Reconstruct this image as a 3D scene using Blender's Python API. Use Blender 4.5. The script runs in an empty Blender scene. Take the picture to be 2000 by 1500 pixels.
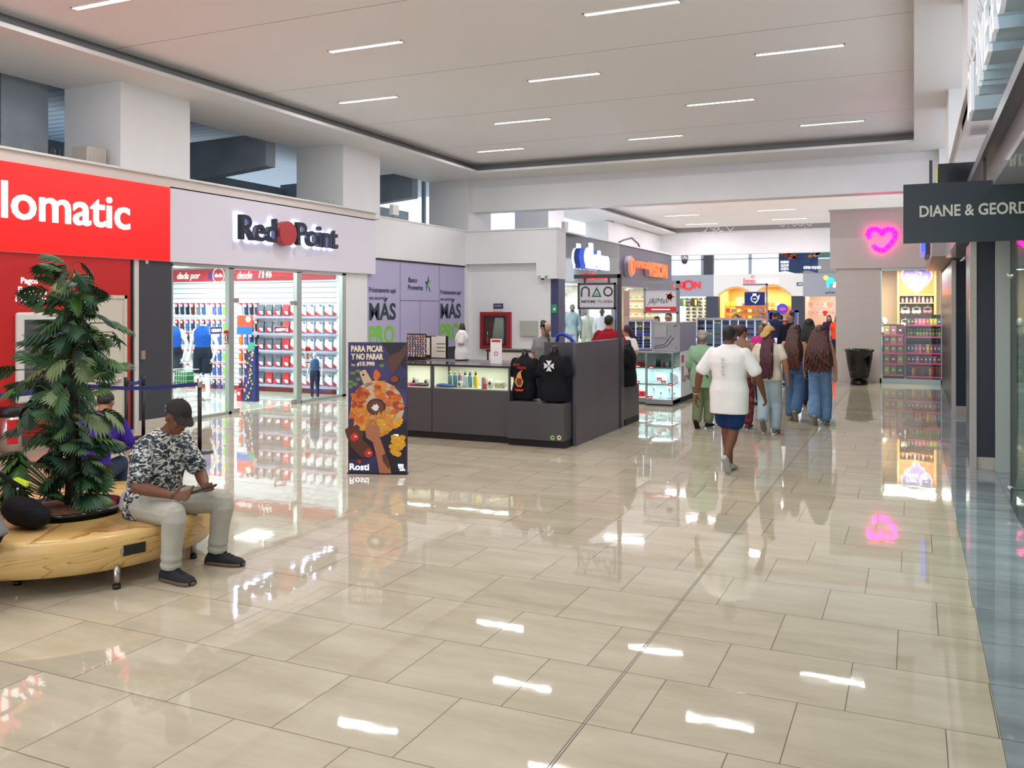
import bpy, bmesh, math, random
from mathutils import Vector, Matrix
R = math.radians
PI = math.pi
C = bpy.context.scene.collection
S = bpy.context.scene
random.seed(7)

# ---------------------------------------------------------------- camera, world, exposure
cam_d = bpy.data.cameras.new('camera')
cam = bpy.data.objects.new('camera', cam_d)
C.objects.link(cam)
cam.location = (0, 0, 1.9)
cam.rotation_euler = (R(90), 0, math.atan(785 / 1727))
cam_d.sensor_fit = 'HORIZONTAL'
cam_d.sensor_width = 36
cam_d.lens = 36 * 1727 / 2000
cam_d.shift_y = -150 / 2000
cam_d.clip_end = 300
S.camera = cam
S.view_settings.view_transform = 'Standard'
S.view_settings.look = 'None'
S.view_settings.gamma = 1
S.view_settings.use_curve_mapping = False
S.view_settings.exposure = 0.38
w = bpy.data.worlds.new('sky')
S.world = w
w.use_nodes = True
bg = w.node_tree.nodes['Background']
bg.inputs[0].default_value = (0.80, 0.89, 1.0, 1)
bg.inputs[1].default_value = 1.7

LAMPS = []
def area(name, loc, size, size_y, power, col=(1, 1, 1), rot=(0, 0, 0)):
    d = bpy.data.lights.new(name, 'AREA')
    d.shape = 'RECTANGLE'; d.size = size; d.size_y = size_y
    d.energy = power; d.color = col
    o = bpy.data.objects.new(name, d); C.objects.link(o)
    o.location = loc; o.rotation_euler = rot
    return o
# hall lamps: one area light in every ceiling strip (see ceiling_light below)
STRIPS = []
for k, yy in enumerate([-0.7, 2.15, 4.95, 7.72, 10.55, 13.27, 16.06, 18.8]):
    xs = [-8.85, -5.12, -1.5] if k % 2 == 1 else [-7.08, -3.18]
    STRIPS += [(x, yy) for x in xs]
STRIPS2 = [(-8.5, 27.4), (-4.75, 27.3), (-6.7, 31.2), (-1.8, 31.0), (-8.5, 35.2), (-4.75, 34.7), (-8.55, 39.15), (-4.75, 38.5)]
HALL_W = 34
for x, y in STRIPS:
    area('strip_lamp', (x, y, 5.57), 1.2, .08, HALL_W, (.97, .975, 1))
for x, y in STRIPS2:
    area('strip_lamp', (x, y, 5.57), 1.3, .1, HALL_W * 2.2, (.95, .89, 1))

# ---------------------------------------------------------------- materials
def lin(c):
    return tuple(((v / 255) / 12.92 if v / 255 <= .04045 else ((v / 255 + .055) / 1.055) ** 2.4) for v in c)
MATS = {}
def M(name, col=(200, 200, 200), rough=.5, metal=0, emit=0, noise=None, bump=None, alpha=1, spec=None, coat=0, ecol=None):
    if name in MATS: return MATS[name]
    m = bpy.data.materials.new(name); m.use_nodes = True
    nt = m.node_tree; b = nt.nodes['Principled BSDF']
    c = lin(col)
    b.inputs['Base Color'].default_value = (*c, 1)
    b.inputs['Roughness'].default_value = rough
    b.inputs['Metallic'].default_value = metal
    if coat: b.inputs['Coat Weight'].default_value = coat
    if spec is not None: b.inputs['Specular IOR Level'].default_value = spec
    if emit:
        b.inputs['Emission Color'].default_value = (*(lin(ecol) if ecol else c), 1)
        b.inputs['Emission Strength'].default_value = emit
    if noise or bump:
        tc = nt.nodes.new('ShaderNodeTexCoord')
    if noise:
        sc, amt = noise[:2]
        n = nt.nodes.new('ShaderNodeTexNoise'); n.inputs['Scale'].default_value = sc; n.inputs['Detail'].default_value = 5
        mp = nt.nodes.new('ShaderNodeMapping')
        if len(noise) > 2: mp.inputs['Scale'].default_value = noise[2]
        nt.links.new(tc.outputs['Object'], mp.inputs[0]); nt.links.new(mp.outputs[0], n.inputs[0])
        r = nt.nodes.new('ShaderNodeValToRGB')
        r.color_ramp.elements[0].position = .3; r.color_ramp.elements[1].position = .7
        r.color_ramp.elements[0].color = (*[max(0, v * (1 - amt)) for v in c], 1)
        r.color_ramp.elements[1].color = (*[min(1, v * (1 + amt)) for v in c], 1)
        nt.links.new(n.outputs[0], r.inputs[0]); nt.links.new(r.outputs[0], b.inputs['Base Color'])
    if bump:
        sc, st = bump
        n2 = nt.nodes.new('ShaderNodeTexNoise'); n2.inputs['Scale'].default_value = sc; n2.inputs['Detail'].default_value = 3
        bp = nt.nodes.new('ShaderNodeBump'); bp.inputs['Strength'].default_value = st; bp.inputs['Distance'].default_value = .02
        nt.links.new(tc.outputs['Object'], n2.inputs[0])
        nt.links.new(n2.outputs[0], bp.inputs['Height']); nt.links.new(bp.outputs[0], b.inputs['Normal'])
    m.diffuse_color = (*c, 1)
    MATS[name] = m
    return m
def glass_mat(name, tint=(235, 245, 242), refl=1.0):
    m = bpy.data.materials.new(name); m.use_nodes = True; nt = m.node_tree
    nt.nodes.remove(nt.nodes['Principled BSDF'])
    out = nt.nodes['Material Output']
    t = nt.nodes.new('ShaderNodeBsdfTransparent'); t.inputs[0].default_value = (*lin(tint), 1)
    g = nt.nodes.new('ShaderNodeBsdfGlossy'); g.inputs['Roughness'].default_value = .02
    f = nt.nodes.new('ShaderNodeLayerWeight'); f.inputs[0].default_value = .5
    p4 = nt.nodes.new('ShaderNodeMath'); p4.operation = 'POWER'; p4.inputs[1].default_value = 4.0
    k = nt.nodes.new('ShaderNodeMath'); k.operation = 'MULTIPLY_ADD'; k.inputs[1].default_value = .6 * refl; k.inputs[2].default_value = .035 * refl; k.use_clamp = True
    mx = nt.nodes.new('ShaderNodeMixShader')
    nt.links.new(f.outputs[1], p4.inputs[0]); nt.links.new(p4.outputs[0], k.inputs[0]); nt.links.new(k.outputs[0], mx.inputs[0])
    nt.links.new(t.outputs[0], mx.inputs[1]); nt.links.new(g.outputs[0], mx.inputs[2])
    nt.links.new(mx.outputs[0], out.inputs[0])
    MATS[name] = m
    return m
GLASS = glass_mat('glass')
GLASS_T = glass_mat('tinted_glass', (70, 95, 96), 1.6)
GLASS_G = glass_mat('greenish_glass', (190, 215, 208), 1.5)
MILK = M('milky_plastic', (235, 235, 230), .4)
def math_node(nt, op, a, b=None):
    n = nt.nodes.new('ShaderNodeMath'); n.operation = op
    for i, v in enumerate((a, b)):
        if v is None: continue
        if isinstance(v, (int, float)): n.inputs[i].default_value = v
        else: nt.links.new(v, n.inputs[i])
    return n.outputs[0]
def tile_mat(name, c1, c2, joint, px, py, x0, y0, stag, jw=.004, rough=.025, bump=.035, stretch=(.9, 3.5, 1)):
    m = bpy.data.materials.new(name); m.use_nodes = True; nt = m.node_tree; b = nt.nodes['Principled BSDF']
    g = nt.nodes.new('ShaderNodeNewGeometry'); sp = nt.nodes.new('ShaderNodeSeparateXYZ')
    nt.links.new(g.outputs['Position'], sp.inputs[0])
    X, Y = sp.outputs[0], sp.outputs[1]
    v = math_node(nt, 'DIVIDE', math_node(nt, 'SUBTRACT', Y, y0), py)
    row = math_node(nt, 'FLOOR', v)
    fy = math_node(nt, 'FRACT', v)
    u = math_node(nt, 'DIVIDE', math_node(nt, 'SUBTRACT', math_node(nt, 'SUBTRACT', X, x0), math_node(nt, 'MULTIPLY', row, stag)), px)
    col = math_node(nt, 'FLOOR', u); fx = math_node(nt, 'FRACT', u)
    def edge(f, per):
        a = math_node(nt, 'MINIMUM', f, math_node(nt, 'SUBTRACT', 1, f))
        return math_node(nt, 'LESS_THAN', a, jw / 2 / per)
    j = math_node(nt, 'MAXIMUM', edge(fx, px), edge(fy, py))
    cmb = nt.nodes.new('ShaderNodeCombineXYZ'); nt.links.new(col, cmb.inputs[0]); nt.links.new(row, cmb.inputs[1])
    wn = nt.nodes.new('ShaderNodeTexWhiteNoise'); nt.links.new(cmb.outputs[0], wn.inputs[0])
    off = nt.nodes.new('ShaderNodeVectorMath'); off.operation = 'SCALE'; off.inputs[3].default_value = 37.0
    nt.links.new(wn.outputs['Color'], off.inputs[0])
    ad = nt.nodes.new('ShaderNodeVectorMath'); ad.operation = 'ADD'
    nt.links.new(g.outputs['Position'], ad.inputs[0]); nt.links.new(off.outputs[0], ad.inputs[1])
    mp = nt.nodes.new('ShaderNodeMapping'); mp.inputs['Scale'].default_value = stretch
    nt.links.new(ad.outputs[0], mp.inputs[0])
    no = nt.nodes.new('ShaderNodeTexNoise'); no.inputs['Scale'].default_value = 1.3; no.inputs['Detail'].default_value = 6; no.inputs['Roughness'].default_value = .6
    nt.links.new(mp.outputs[0], no.inputs[0])
    r = nt.nodes.new('ShaderNodeValToRGB'); r.color_ramp.elements[0].position = .3; r.color_ramp.elements[1].position = .7
    r.color_ramp.elements[0].color = (*lin(c1), 1); r.color_ramp.elements[1].color = (*lin(c2), 1)
    nt.links.new(no.outputs[0], r.inputs[0])
    mx = nt.nodes.new('ShaderNodeMix'); mx.data_type = 'RGBA'
    nt.links.new(j, mx.inputs[0]); nt.links.new(r.outputs[0], mx.inputs[6]); mx.inputs[7].default_value = (*lin(joint), 1)
    nt.links.new(mx.outputs[2], b.inputs['Base Color'])
    b.inputs['Roughness'].default_value = rough
    b.inputs['IOR'].default_value = 1.55
    # every polished tile is warped a little on its own
    n2 = nt.nodes.new('ShaderNodeTexNoise'); n2.inputs['Scale'].default_value = 3.4; n2.inputs['Detail'].default_value = 2
    nt.links.new(ad.outputs[0], n2.inputs[0])
    bp = nt.nodes.new('ShaderNodeBump'); bp.inputs['Strength'].default_value = bump; bp.inputs['Distance'].default_value = .02
    nt.links.new(n2.outputs[0], bp.inputs['Height']); nt.links.new(bp.outputs[0], b.inputs['Normal'])
    MATS[name] = m
    return m
def line_mat(name, col, line, axis, period, phase, width, rough=.6, emit=0, noise=0):
    """plain surface with straight thin lines across one world axis"""
    m = bpy.data.materials.new(name); m.use_nodes = True; nt = m.node_tree; b = nt.nodes['Principled BSDF']
    g = nt.nodes.new('ShaderNodeNewGeometry'); sp = nt.nodes.new('ShaderNodeSeparateXYZ')
    nt.links.new(g.outputs['Position'], sp.inputs[0])
    f = math_node(nt, 'FRACT', math_node(nt, 'DIVIDE', math_node(nt, 'SUBTRACT', sp.outputs[axis], phase), period))
    j = math_node(nt, 'LESS_THAN', f, width / period)
    mx = nt.nodes.new('ShaderNodeMix'); mx.data_type = 'RGBA'
    nt.links.new(j, mx.inputs[0]); mx.inputs[6].default_value = (*lin(col), 1); mx.inputs[7].default_value = (*lin(line), 1)
    nt.links.new(mx.outputs[2], b.inputs['Base Color'])
    b.inputs['Roughness'].default_value = rough
    MATS[name] = m
    return m
FLOOR = tile_mat('beige_tiles', (179, 167, 143), (200, 189, 167), (112, 100, 84), .64, .6236, -1.15, 3.81 , .2133, jw=.005)
FLOOR_B = tile_mat('blue_grey_tiles', (120, 128, 132), (158, 166, 170), (60, 60, 62), .5, .6236, .35, 3.81, 0, rough=.02)
WHITE = M('white_paint', (230, 229, 229), .55, noise=(1.2, .025))
CEIL = line_mat('ceiling_board', (240, 238, 238), (120, 115, 112), 1, 2.98, .23, .012, .6)
SOFF = M('soffit_paint', (226, 224, 222), .6)
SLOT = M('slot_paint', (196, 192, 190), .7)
LILAC = M('lilac_white_panel', (222, 216, 226), .28)
GREYW = M('grey_concrete', (176, 186, 194), .8, noise=(2, .12))
NAVY = M('dark_slate_panel', (56, 58, 68), .45)
BLUEP = M('slate_blue_panel', (62, 66, 104), .45)
RED = M('red_wall_paint', (190, 26, 24), .4)
REDSIGN = M('red_lightbox', (250, 22, 14), .3, emit=.33, ecol=(255, 20, 10))
LETW = M('white_lit_letter', (255, 255, 255), .4, emit=1.0)
ALU = M('aluminium', (176, 184, 180), .35, .7)
STEEL = M('brushed_steel', (190, 186, 180), .28, 1)
BLACK = M('black_plastic', (22, 22, 24), .4)
BLACKG = M('black_gloss', (14, 15, 17), .12)
LAMP = M('lamp_diffuser', (255, 252, 246), .5, emit=7)
WPL = M('white_plastic', (238, 238, 236), .35)
DKTXT = M('dark_teal_print', (34, 58, 66), .5)
GRTXT = M('green_print', (120, 198, 60), .5)
ROOFM = line_mat('corrugated_metal', (120, 140, 154), (84, 100, 112), 1, .32, 0, .1, .5)

# ---------------------------------------------------------------- builders
WM = {}
class MB:
    def __init__(s): s.bm = bmesh.new(); s.mats = []; s.k = 0; s.uvl = None
    def m(s, mat):
        if mat not in s.mats: s.mats.append(mat)
        s.k = s.mats.index(mat); return s
    def face(s, pts, smooth=False):
        vs = [s.bm.verts.new(p) for p in pts]
        f = s.bm.faces.new(vs); f.material_index = s.k; f.smooth = smooth; return f
    def rings(s, rings, cap0=True, cap1=True, smooth=True, close=True):
        V = [[s.bm.verts.new(p) for p in r] for r in rings]
        n = len(V[0])
        for a, b in zip(V, V[1:]):
            for i in range(n if close else n - 1):
                f = s.bm.faces.new((a[i], a[(i + 1) % n], b[(i + 1) % n], b[i])); f.material_index = s.k; f.smooth = smooth
        if cap0:
            f = s.bm.faces.new(list(reversed(V[0]))); f.material_index = s.k
        if cap1:
            f = s.bm.faces.new(V[-1]); f.material_index = s.k
        return s
    def box(s, x0, x1, y0, y1, z0, z1):
        if x0 > x1: x0, x1 = x1, x0
        if y0 > y1: y0, y1 = y1, y0
        return s.rings([[(x0, y0, z0), (x1, y0, z0), (x1, y1, z0), (x0, y1, z0)], [(x0, y0, z1), (x1, y0, z1), (x1, y1, z1), (x0, y1, z1)]], smooth=False)
    def obox(s, c, u, v, n, su, sv, sn):
        """box centred at c with half sizes along unit axes u,v,n"""
        c, u, v, n = map(Vector, (c, u, v, n))
        r = [[c + u * a * su + v * b * sv + n * k * sn for a, b in ((-1, -1), (1, -1), (1, 1), (-1, 1))] for k in (-1, 1)]
        return s.rings(r, smooth=False)
    def poly(s, pts, o, u, v, d=.004):
        """flat outline (2D pts) extruded by d along u x v"""
        o, u, v = Vector(o), Vector(u), Vector(v); n = u.cross(v)
        if sum(a[0] * b[1] - b[0] * a[1] for a, b in zip(pts, pts[1:] + pts[:1])) < 0: pts = pts[::-1]
        P0 = [o + u * a + v * b for a, b in pts]
        return s.rings([P0, [p + n * d for p in P0]], smooth=False)
    def disc(s, o, u, v, cx, cy, rx, ry=None, d=.004, n=20):
        ry = rx if ry is None else ry
        return s.poly([(cx + rx * math.cos(2 * PI * i / n), cy + ry * math.sin(2 * PI * i / n)) for i in range(n)], o, u, v, d)
    def ring2(s, o, u, v, cx, cy, r0, r1, d=.004, n=24, a0=0, a1=2 * PI):
        full = abs(a1 - a0 - 2 * PI) < 1e-6
        for i in range(n):
            t0, t1 = a0 + (a1 - a0) * i / n, a0 + (a1 - a0) * (i + 1) / n
            s.poly([(cx + r0 * math.cos(t0), cy + r0 * math.sin(t0)), (cx + r1 * math.cos(t0), cy + r1 * math.sin(t0)), (cx + r1 * math.cos(t1), cy + r1 * math.sin(t1)), (cx + r0 * math.cos(t1), cy + r0 * math.sin(t1))], o, u, v, d)
        return s
    def stroke(s, pts, wd, o, u, v, d=.004):
        for a, b in zip(pts, pts[1:]):
            a = Vector(a); b = Vector(b); t = (b - a)
            if t.length < 1e-6: continue
            t.normalize(); nn = Vector((-t.y, t.x)) * wd / 2; e = t * wd * .3
            s.poly([tuple(a - e - nn), tuple(b + e - nn), tuple(b + e + nn), tuple(a - e + nn)], o, u, v, d)
        return s
    def tube(s, path, r, n=8, cap=True, smooth=True):
        P = [Vector(p) for p in path]
        rr = r if isinstance(r, (list, tuple)) else [r] * len(P)
        rings = []; prev = None
        for i, p in enumerate(P):
            t = (P[min(i + 1, len(P) - 1)] - P[max(i - 1, 0)]).normalized()
            ref = prev if prev is not None else (Vector((0, 0, 1)) if abs(t.z) < .9 else Vector((1, 0, 0)))
            a = t.cross(ref)
            if a.length < 1e-4: a = t.cross(Vector((1, 0, 0)))
            a.normalize(); b = a.cross(t).normalized(); prev = b
            rings.append([p + (a * math.cos(2 * PI * k / n) + b * math.sin(2 * PI * k / n)) * rr[i] for k in range(n)])
        return s.rings(rings, cap, cap, smooth)
    def lathe(s, prof, c=(0, 0, 0), n=24, cap=True):
        c = Vector(c)
        return s.rings([[c + Vector((r * math.cos(2 * PI * k / n), r * math.sin(2 * PI * k / n), z)) for k in range(n)] for r, z in prof], cap, cap, True)
    def ell(s, c, r, n=14, m=9, rot=None):
        c = Vector(c); r = (r, r, r) if isinstance(r, (int, float)) else r
        rings = []
        for i in range(m):
            t = -PI / 2 + PI * (i + .5) / m
            rings.append([Vector((r[0] * math.cos(t) * math.cos(2 * PI * k / n), r[1] * math.cos(t) * math.sin(2 * PI * k / n), r[2] * math.sin(t))) for k in range(n)])
        if rot is not None: rings = [[rot @ p for p in q] for q in rings]
        return s.rings([[c + p for p in q] for q in rings])
    def text(s, t, o, u, v, h=None, wd=None, d=.004, bold=0, shear=0, align='LEFT', sx=1):
        """writing in the plane (u, v) from the lower-left corner o; h = height of the block, wd = its width"""
        cu = bpy.data.curves.new('t', 'FONT'); cu.body = t; cu.size = 1; cu.extrude = .5; cu.offset = bold; cu.shear = shear; cu.align_x = align
        cu.resolution_u = 3
        ob = bpy.data.objects.new('t', cu)
        me = bpy.data.meshes.new_from_object(ob)
        bpy.data.objects.remove(ob); bpy.data.curves.remove(cu)
        if not me.vertices: return s
        xs = [q.co.x for q in me.vertices]; ys = [q.co.y for q in me.vertices]
        x0, x1, y0, y1 = min(xs), max(xs), min(ys), max(ys)
        ky = (h / (y1 - y0)) if h else None
        kx = (wd / (x1 - x0)) if wd else ky * sx
        if ky is None: ky = kx
        o, u, v = Vector(o), Vector(u), Vector(v); n = u.cross(v)
        vs = [s.bm.verts.new(o + u * (q.co.x - x0) * kx + v * (q.co.y - y0) * ky + n * (q.co.z + .5) * d) for q in me.vertices]
        for p in me.polygons:
            try:
                f = s.bm.faces.new([vs[i] for i in p.vertices]); f.material_index = s.k
            except ValueError: pass
        bpy.data.meshes.remove(me)
        return s
    def build(s, name, parent=None, mat=None, bevel=0, tag_=None, local=False, seg=2, wn=False, origin=None):
        bmesh.ops.recalc_face_normals(s.bm, faces=s.bm.faces)
        me = bpy.data.meshes.new(name); s.bm.to_mesh(me); s.bm.free()
        for q in (s.mats or [mat]): me.materials.append(q)
        o = bpy.data.objects.new(name, me); C.objects.link(o)
        if parent is not None:
            o.parent = parent
            if not local: me.transform(WM[parent.as_pointer()].inverted())
            WM[o.as_pointer()] = WM[parent.as_pointer()]
        elif not local:
            co = [v.co for v in me.vertices]
            if origin is None:
                origin = Vector(((min(c.x for c in co) + max(c.x for c in co)) / 2, (min(c.y for c in co) + max(c.y for c in co)) / 2, min(c.z for c in co)))
            me.transform(Matrix.Translation(-Vector(origin))); o.location = origin
            WM[o.as_pointer()] = Matrix.Translation(origin)
        else:
            WM[o.as_pointer()] = Matrix.Identity(4)
        if bevel:
            b = o.modifiers.new('b', 'BEVEL'); b.width = bevel; b.segments = seg; b.limit_method = 'ANGLE'; b.angle_limit = R(40)
        if tag_: tag(o, *tag_)
        return o
def tag(o, label, cat=None, group=None, kind=None):
    if label: o['label'] = label
    if cat: o['category'] = cat
    if group: o['group'] = group
    if kind: o['kind'] = kind
    return o
def thing(name, label, cat, loc=(0, 0, 0), rz=0, group=None):
    o = bpy.data.objects.new(name, None); C.objects.link(o); o.empty_display_size = .1
    o.location = loc; o.rotation_euler = (0, 0, rz)
    WM[o.as_pointer()] = Matrix.Translation(loc) @ Matrix.Rotation(rz, 4, 'Z')
    return tag(o, label, cat, group)
def struct(name, mb, mat=None, parent=None, bevel=0):
    o = mb.build(name, parent, mat, bevel, origin=(0, 0, 0) if parent is None else None)
    if parent is None: o['kind'] = 'structure'
    return o
def dup(o, loc=None, rz=None, label=None, group=None, parent=None, scale=None):
    c = o.copy(); C.objects.link(c)
    if parent is not None: c.parent = parent
    if loc is not None: c.location = loc
    if rz is not None: c.rotation_euler = (0, 0, rz)
    if scale is not None: c.scale = (scale,) * 3 if isinstance(scale, (int, float)) else scale
    if label: c['label'] = label
    if group: c['group'] = group
    for ch in list(o.children): dup(ch, parent=c)
    return c
UX, UY, UZ = Vector((1, 0, 0)), Vector((0, 1, 0)), Vector((0, 0, 1))
# ---------------------------------------------------------------- the setting
LX = -11.0      # left shop fronts
struct('floor', MB().box(-18, .35, -6, 60, -.1, 0), FLOOR)
struct('trim_1', MB().box(.35, 1.35, -6, 24, -.1, 0), FLOOR_B)
struct('trim_2', MB().box(-1.379, -1.375, -6, 56, 0, .0015).box(-1.366, -1.362, -6, 56, 0, .0015), M('joint_strip', (110, 104, 98), .5))
struct('floor_right', MB().box(1.35, 4.5, -6, 24, -.1, 0).box(.35, 4.5, 24, 60, -.1, 0), FLOOR)
# ceiling: floating slab, ring soffit and dark slot between
struct('ceiling', MB().box(-10.45, 0, -6, 20.75, 5.6, 5.66), CEIL)
struct('ceiling_far', MB().box(-10.45, 0, 24.5, 41.0, 5.6, 5.66), CEIL)
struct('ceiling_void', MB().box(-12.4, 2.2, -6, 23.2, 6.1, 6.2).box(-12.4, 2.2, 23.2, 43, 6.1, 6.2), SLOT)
sf = MB()
for (y0, y1) in ((-6, 21.65), (24.0, 42.0)):
    sf.box(-12.24, -10.2, y0, y1, 5.35, 5.41).box(-.0, 2.0, y0, y1, 5.35, 5.41)
sf.box(-10.2, 0, 20.32, 21.65, 5.35, 5.41).box(-10.2, 0, 41.2, 42, 5.35, 5.41).box(-10.2, 0, 24, 24.8, 5.35, 5.41)
struct('soffit', sf, SOFF)
sl = MB()
for (y0, y1) in ((-6, 20.9), (24.3, 41.3)):
    sl.box(-10.62, -10.6, y0, y1, 5.41, 6.1).box(.25, .27, y0, y1, 5.41, 6.1)
sl.box(-10.6, .25, 20.9, 20.92, 5.41, 6.1).box(-10.6, .25, 41.3, 41.32, 5.41, 6.1).box(-10.6, .25, 24.3, 24.32, 5.41, 6.1)
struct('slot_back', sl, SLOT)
struct('beam_cross', MB().box(-12.2, 2.0, 21.65, 22.15, 4.5, 5.35), WHITE)
struct('beam_far', MB().box(-12.2, 2.0, 41.3, 41.8, 4.35, 5.35), WHITE)
# columns on the parapets
for k, y in enumerate((-7.5, -1.75, 4.03, 9.81, 15.59, 21.37, 27.15, 34.2)):
    struct('column', MB().box(-12.24, LX - .02, y, y + 1.42, 3.9, 5.35), WHITE)
    if k < 6: struct('column', MB().box(.5, 1.7, y + (.28 if k == 3 else 0), y + 1.48, 3.9, 5.35), WHITE)
# left: Red Point / sign bulkheads with the parapet cap
struct('wall_left', MB().box(LX - .25, LX, -6, 16.8, 3.84, 4.0).box(LX - .25, LX - .04, -6, 10.9, 2.64, 3.84), M('warm_white_panel', (216, 204, 196), .5))
struct('fascia_left', MB().box(LX - .25, LX + .0, 10.77, 16.8, 2.64, 3.86), LILAC)
struct('trim_3', MB().box(LX - 1.3, LX + .06, -6, 16.8, 4.0, 4.03).box(LX - 1.3, LX - .04, 16.8, 21.35, 3.95, 3.98).box(LX - .04, -8.4, 21.27, 21.6, 3.93, 3.97).box(-9.6, -8.4, 21.6, 33.4, 3.88, 3.92), SOFF)
struct('wall_left_upper', MB().box(LX - .3, LX - .06, 16.8, 21.35, 3.02, 3.95).box(LX - .06 - .24, LX - .06, 21.35, 21.5, 0, 3.95).box(LX - .3, LX - .1, 15.75, 16.62, 0, 2.64), WHITE)
struct('wall_back_left', MB().box(LX - .06, -8.66, 21.5, 21.7, 0, 3.93).box(LX - .06, -8.66, 21.3, 21.5, 3.06, 3.93).box(-8.99, -8.66, 21.3, 21.5, 2.72, 3.06).box(-8.66, -8.42, 21.3, 21.98, 2.64, 3.93), WHITE)
struct('wall_pilaster', MB().box(-8.66, -8.44, 21.5, 21.98, 0, 2.64), BLUEP)
struct('wall_atm', MB().box(LX - .25, LX - .05, -6, 10.02, 0, 2.66), RED)
struct('baseboard_left', MB().box(LX - .05, LX - .03, -6, 9.2, 0, .13), M('dark_skirting', (70, 66, 66), .5))
struct('wall_slate', MB().box(LX - .25, LX - .05, 10.2, 10.86, .12, 2.64), M('dark_slate_wall', (58, 59, 66), .5))
struct('baseboard_slate', MB().box(LX - .25, LX - .03, 10.16, 10.9, 0, .12), M('stone_skirting', (196, 188, 176), .4))
struct('trim_4', MB().box(LX - .25, LX - .04, 10.1, 10.18, 0, 2.64), M('white_strip', (205, 200, 196), .45))
struct('trim_5', MB().box(LX - .25, LX - .07, 10.02, 10.1, 0, 2.64), BLACK)
# exterior seen through the clerestory
roof = MB()
roof.box(-26, -12.3, -6, 30, 6.2, 6.25)
struct('roof_outside', roof, ROOFM)
rb = MB()
rb.box(-20.3, -20, -6, 21, 4.7, 6.2)
rb.box(-17.2, -16.9, 3, 16.6, 4.35, 5.5).box(-17.2, -16.9, 16.6, 28, 4.6, 5.4)
for y in (14.9, 20.9):
    rb.rings([[(-17, y, 4.5), (-17, y + .3, 4.5), (-17, y + .3, 5.5), (-17, y, 5.5)], [(-12.5, y, 4.9), (-12.5, y + .3, 4.9), (-12.5, y + .3, 5.6), (-12.5, y, 5.6)]], smooth=False)
rb.box(-17.3, -12.6, 9.0, 9.8, 3.6, 6.5).box(-12.9, -12.6, -6, 8.98, 3.6, 6.1)
struct('beams_outside', rb, GREYW)
struct('ledge_outside', MB().box(-17.4, -16.8, 9.8, 28, 4.08, 4.3).box(-14.6, -14.5, 21, 21.1, 3.9, 5.9).box(-13.2, -13.1, 22.6, 22.7, 3.5, 6), M('pale_steel', (150, 165, 178), .5))
struct('shelf_left', MB().box(-17, LX - .25, -6, 21.5, 3.6, 3.84), GREYW)
# right side
struct('wall_right', MB().box(.5, .8, -6, 16.9, 2.75, 4.0), M('back_painted_glass', (196, 192, 200), .12, coat=.5))
struct('trim_6', MB().box(.46, 1.7, -6, 22, 4.0, 4.04), SOFF)
struct('trim_7', MB().box(.42, .5, 1.5, 8.6, 2.93, 3.0), M('dark_rail', (62, 62, 66), .35, .5))
struct('soffit_right', MB().box(.8, 1.9, -6, 24, 2.72, 2.76), M('grey_soffit', (120, 118, 122), .5))
struct('wall_right_lower', MB().box(.67, 2.2, 11.75, 11.95, .14, 2.72).box(.65, .85, 11.95, 13.6, .14, 2.72), M('dark_blue_slate', (46, 50, 60), .3))
struct('baseboard_right', MB().box(.66, 2.2, 11.73, 11.96, 0, .14).box(.64, .86, 17.63, 17.95, 0, .14), M('stone_skirting', (196, 188, 176), .4))
struct('trim_8', MB().box(.6, .67, 11.7, 11.78, 0, 2.72).box(.6, .67, 17.3, 17.36, 0, 2.72), M('light_edge_trim', (190, 186, 178), .4))
struct('wall_right_far', MB().box(.66, 1.2, 17.63, 17.9, .14, 2.72).box(.62, .8, 17.9, 24, 0, 2.72), M('deep_blue_slate', (30, 42, 54), .3))
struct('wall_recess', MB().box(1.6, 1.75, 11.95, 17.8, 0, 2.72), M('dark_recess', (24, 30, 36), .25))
struct('fascia_right_far', MB().box(.28, .8, 16.9, 24, 2.78, 4.05), M('rosy_grey_panel', (168, 158, 156), .4))
# lingerie shop block facing the hall
BEI = line_mat('cream_stone', (232, 221, 213), (222, 210, 202), 2, .305, 0, .006, .45)
struct('wall_lingerie', MB().box(-1.95, .8, 23.9, 24.1, 2.88, 4.33).box(-1.82, -.76, 24.0, 24.2, 0, 2.88).box(.62, .84, 24.0, 24.3, 0, 2.88).box(-1.82, -1.7, 24.2, 30, 0, 2.88).box(-1.95, -1.75, 24.1, 30, 2.88, 4.33).box(-1.82, 2.5, 29.9, 30.1, 0, 4.2), BEI)
struct('trim_9', MB().box(-1.98, 1, 23.86, 30, 4.33, 4.38), SOFF)
# stores along the second hall, left
struct('fascia_black', MB().box(-8.66, -8.46, 21.98, 26.83, 2.6, 3.87), M('black_gloss_panel', (40, 36, 44), .06, coat=1, bump=(1.1, .25)))
struct('fascia_grey', MB().box(-8.66, -8.46, 26.83, 33.27, 2.58, 3.87).box(-10.6, -8.46, 33.27, 33.4, 0, 3.87), M('grey_violet_panel', (92, 88, 100), .4))
struct('wall_between', MB().box(-8.66, -8.5, 26.6, 26.95, 0, 2.6), BLUEP)
struct('wall_far_left', MB().box(-11.2, -11, 33.4, 41.8, 0, 5.3).box(-11.2, -8.7, 22, 33.4, 3.5, 3.7), WHITE)
struct('ceiling_end', MB().box(-18, 3, 42, 58.5, 6.6, 6.7), SOFF)
struct('wall_far', MB().box(-18, 3, 58.2, 58.5, 5.5, 6.7).box(-18, -15.5, 58.2, 58.5, 0, 5.5), WHITE)
struct('wall_hall_right', MB().box(-1.5, -1.3, 30, 58, 0, 2.75).box(-1.5, -1.3, 42, 58, 2.75, 6.6), WHITE)
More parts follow.
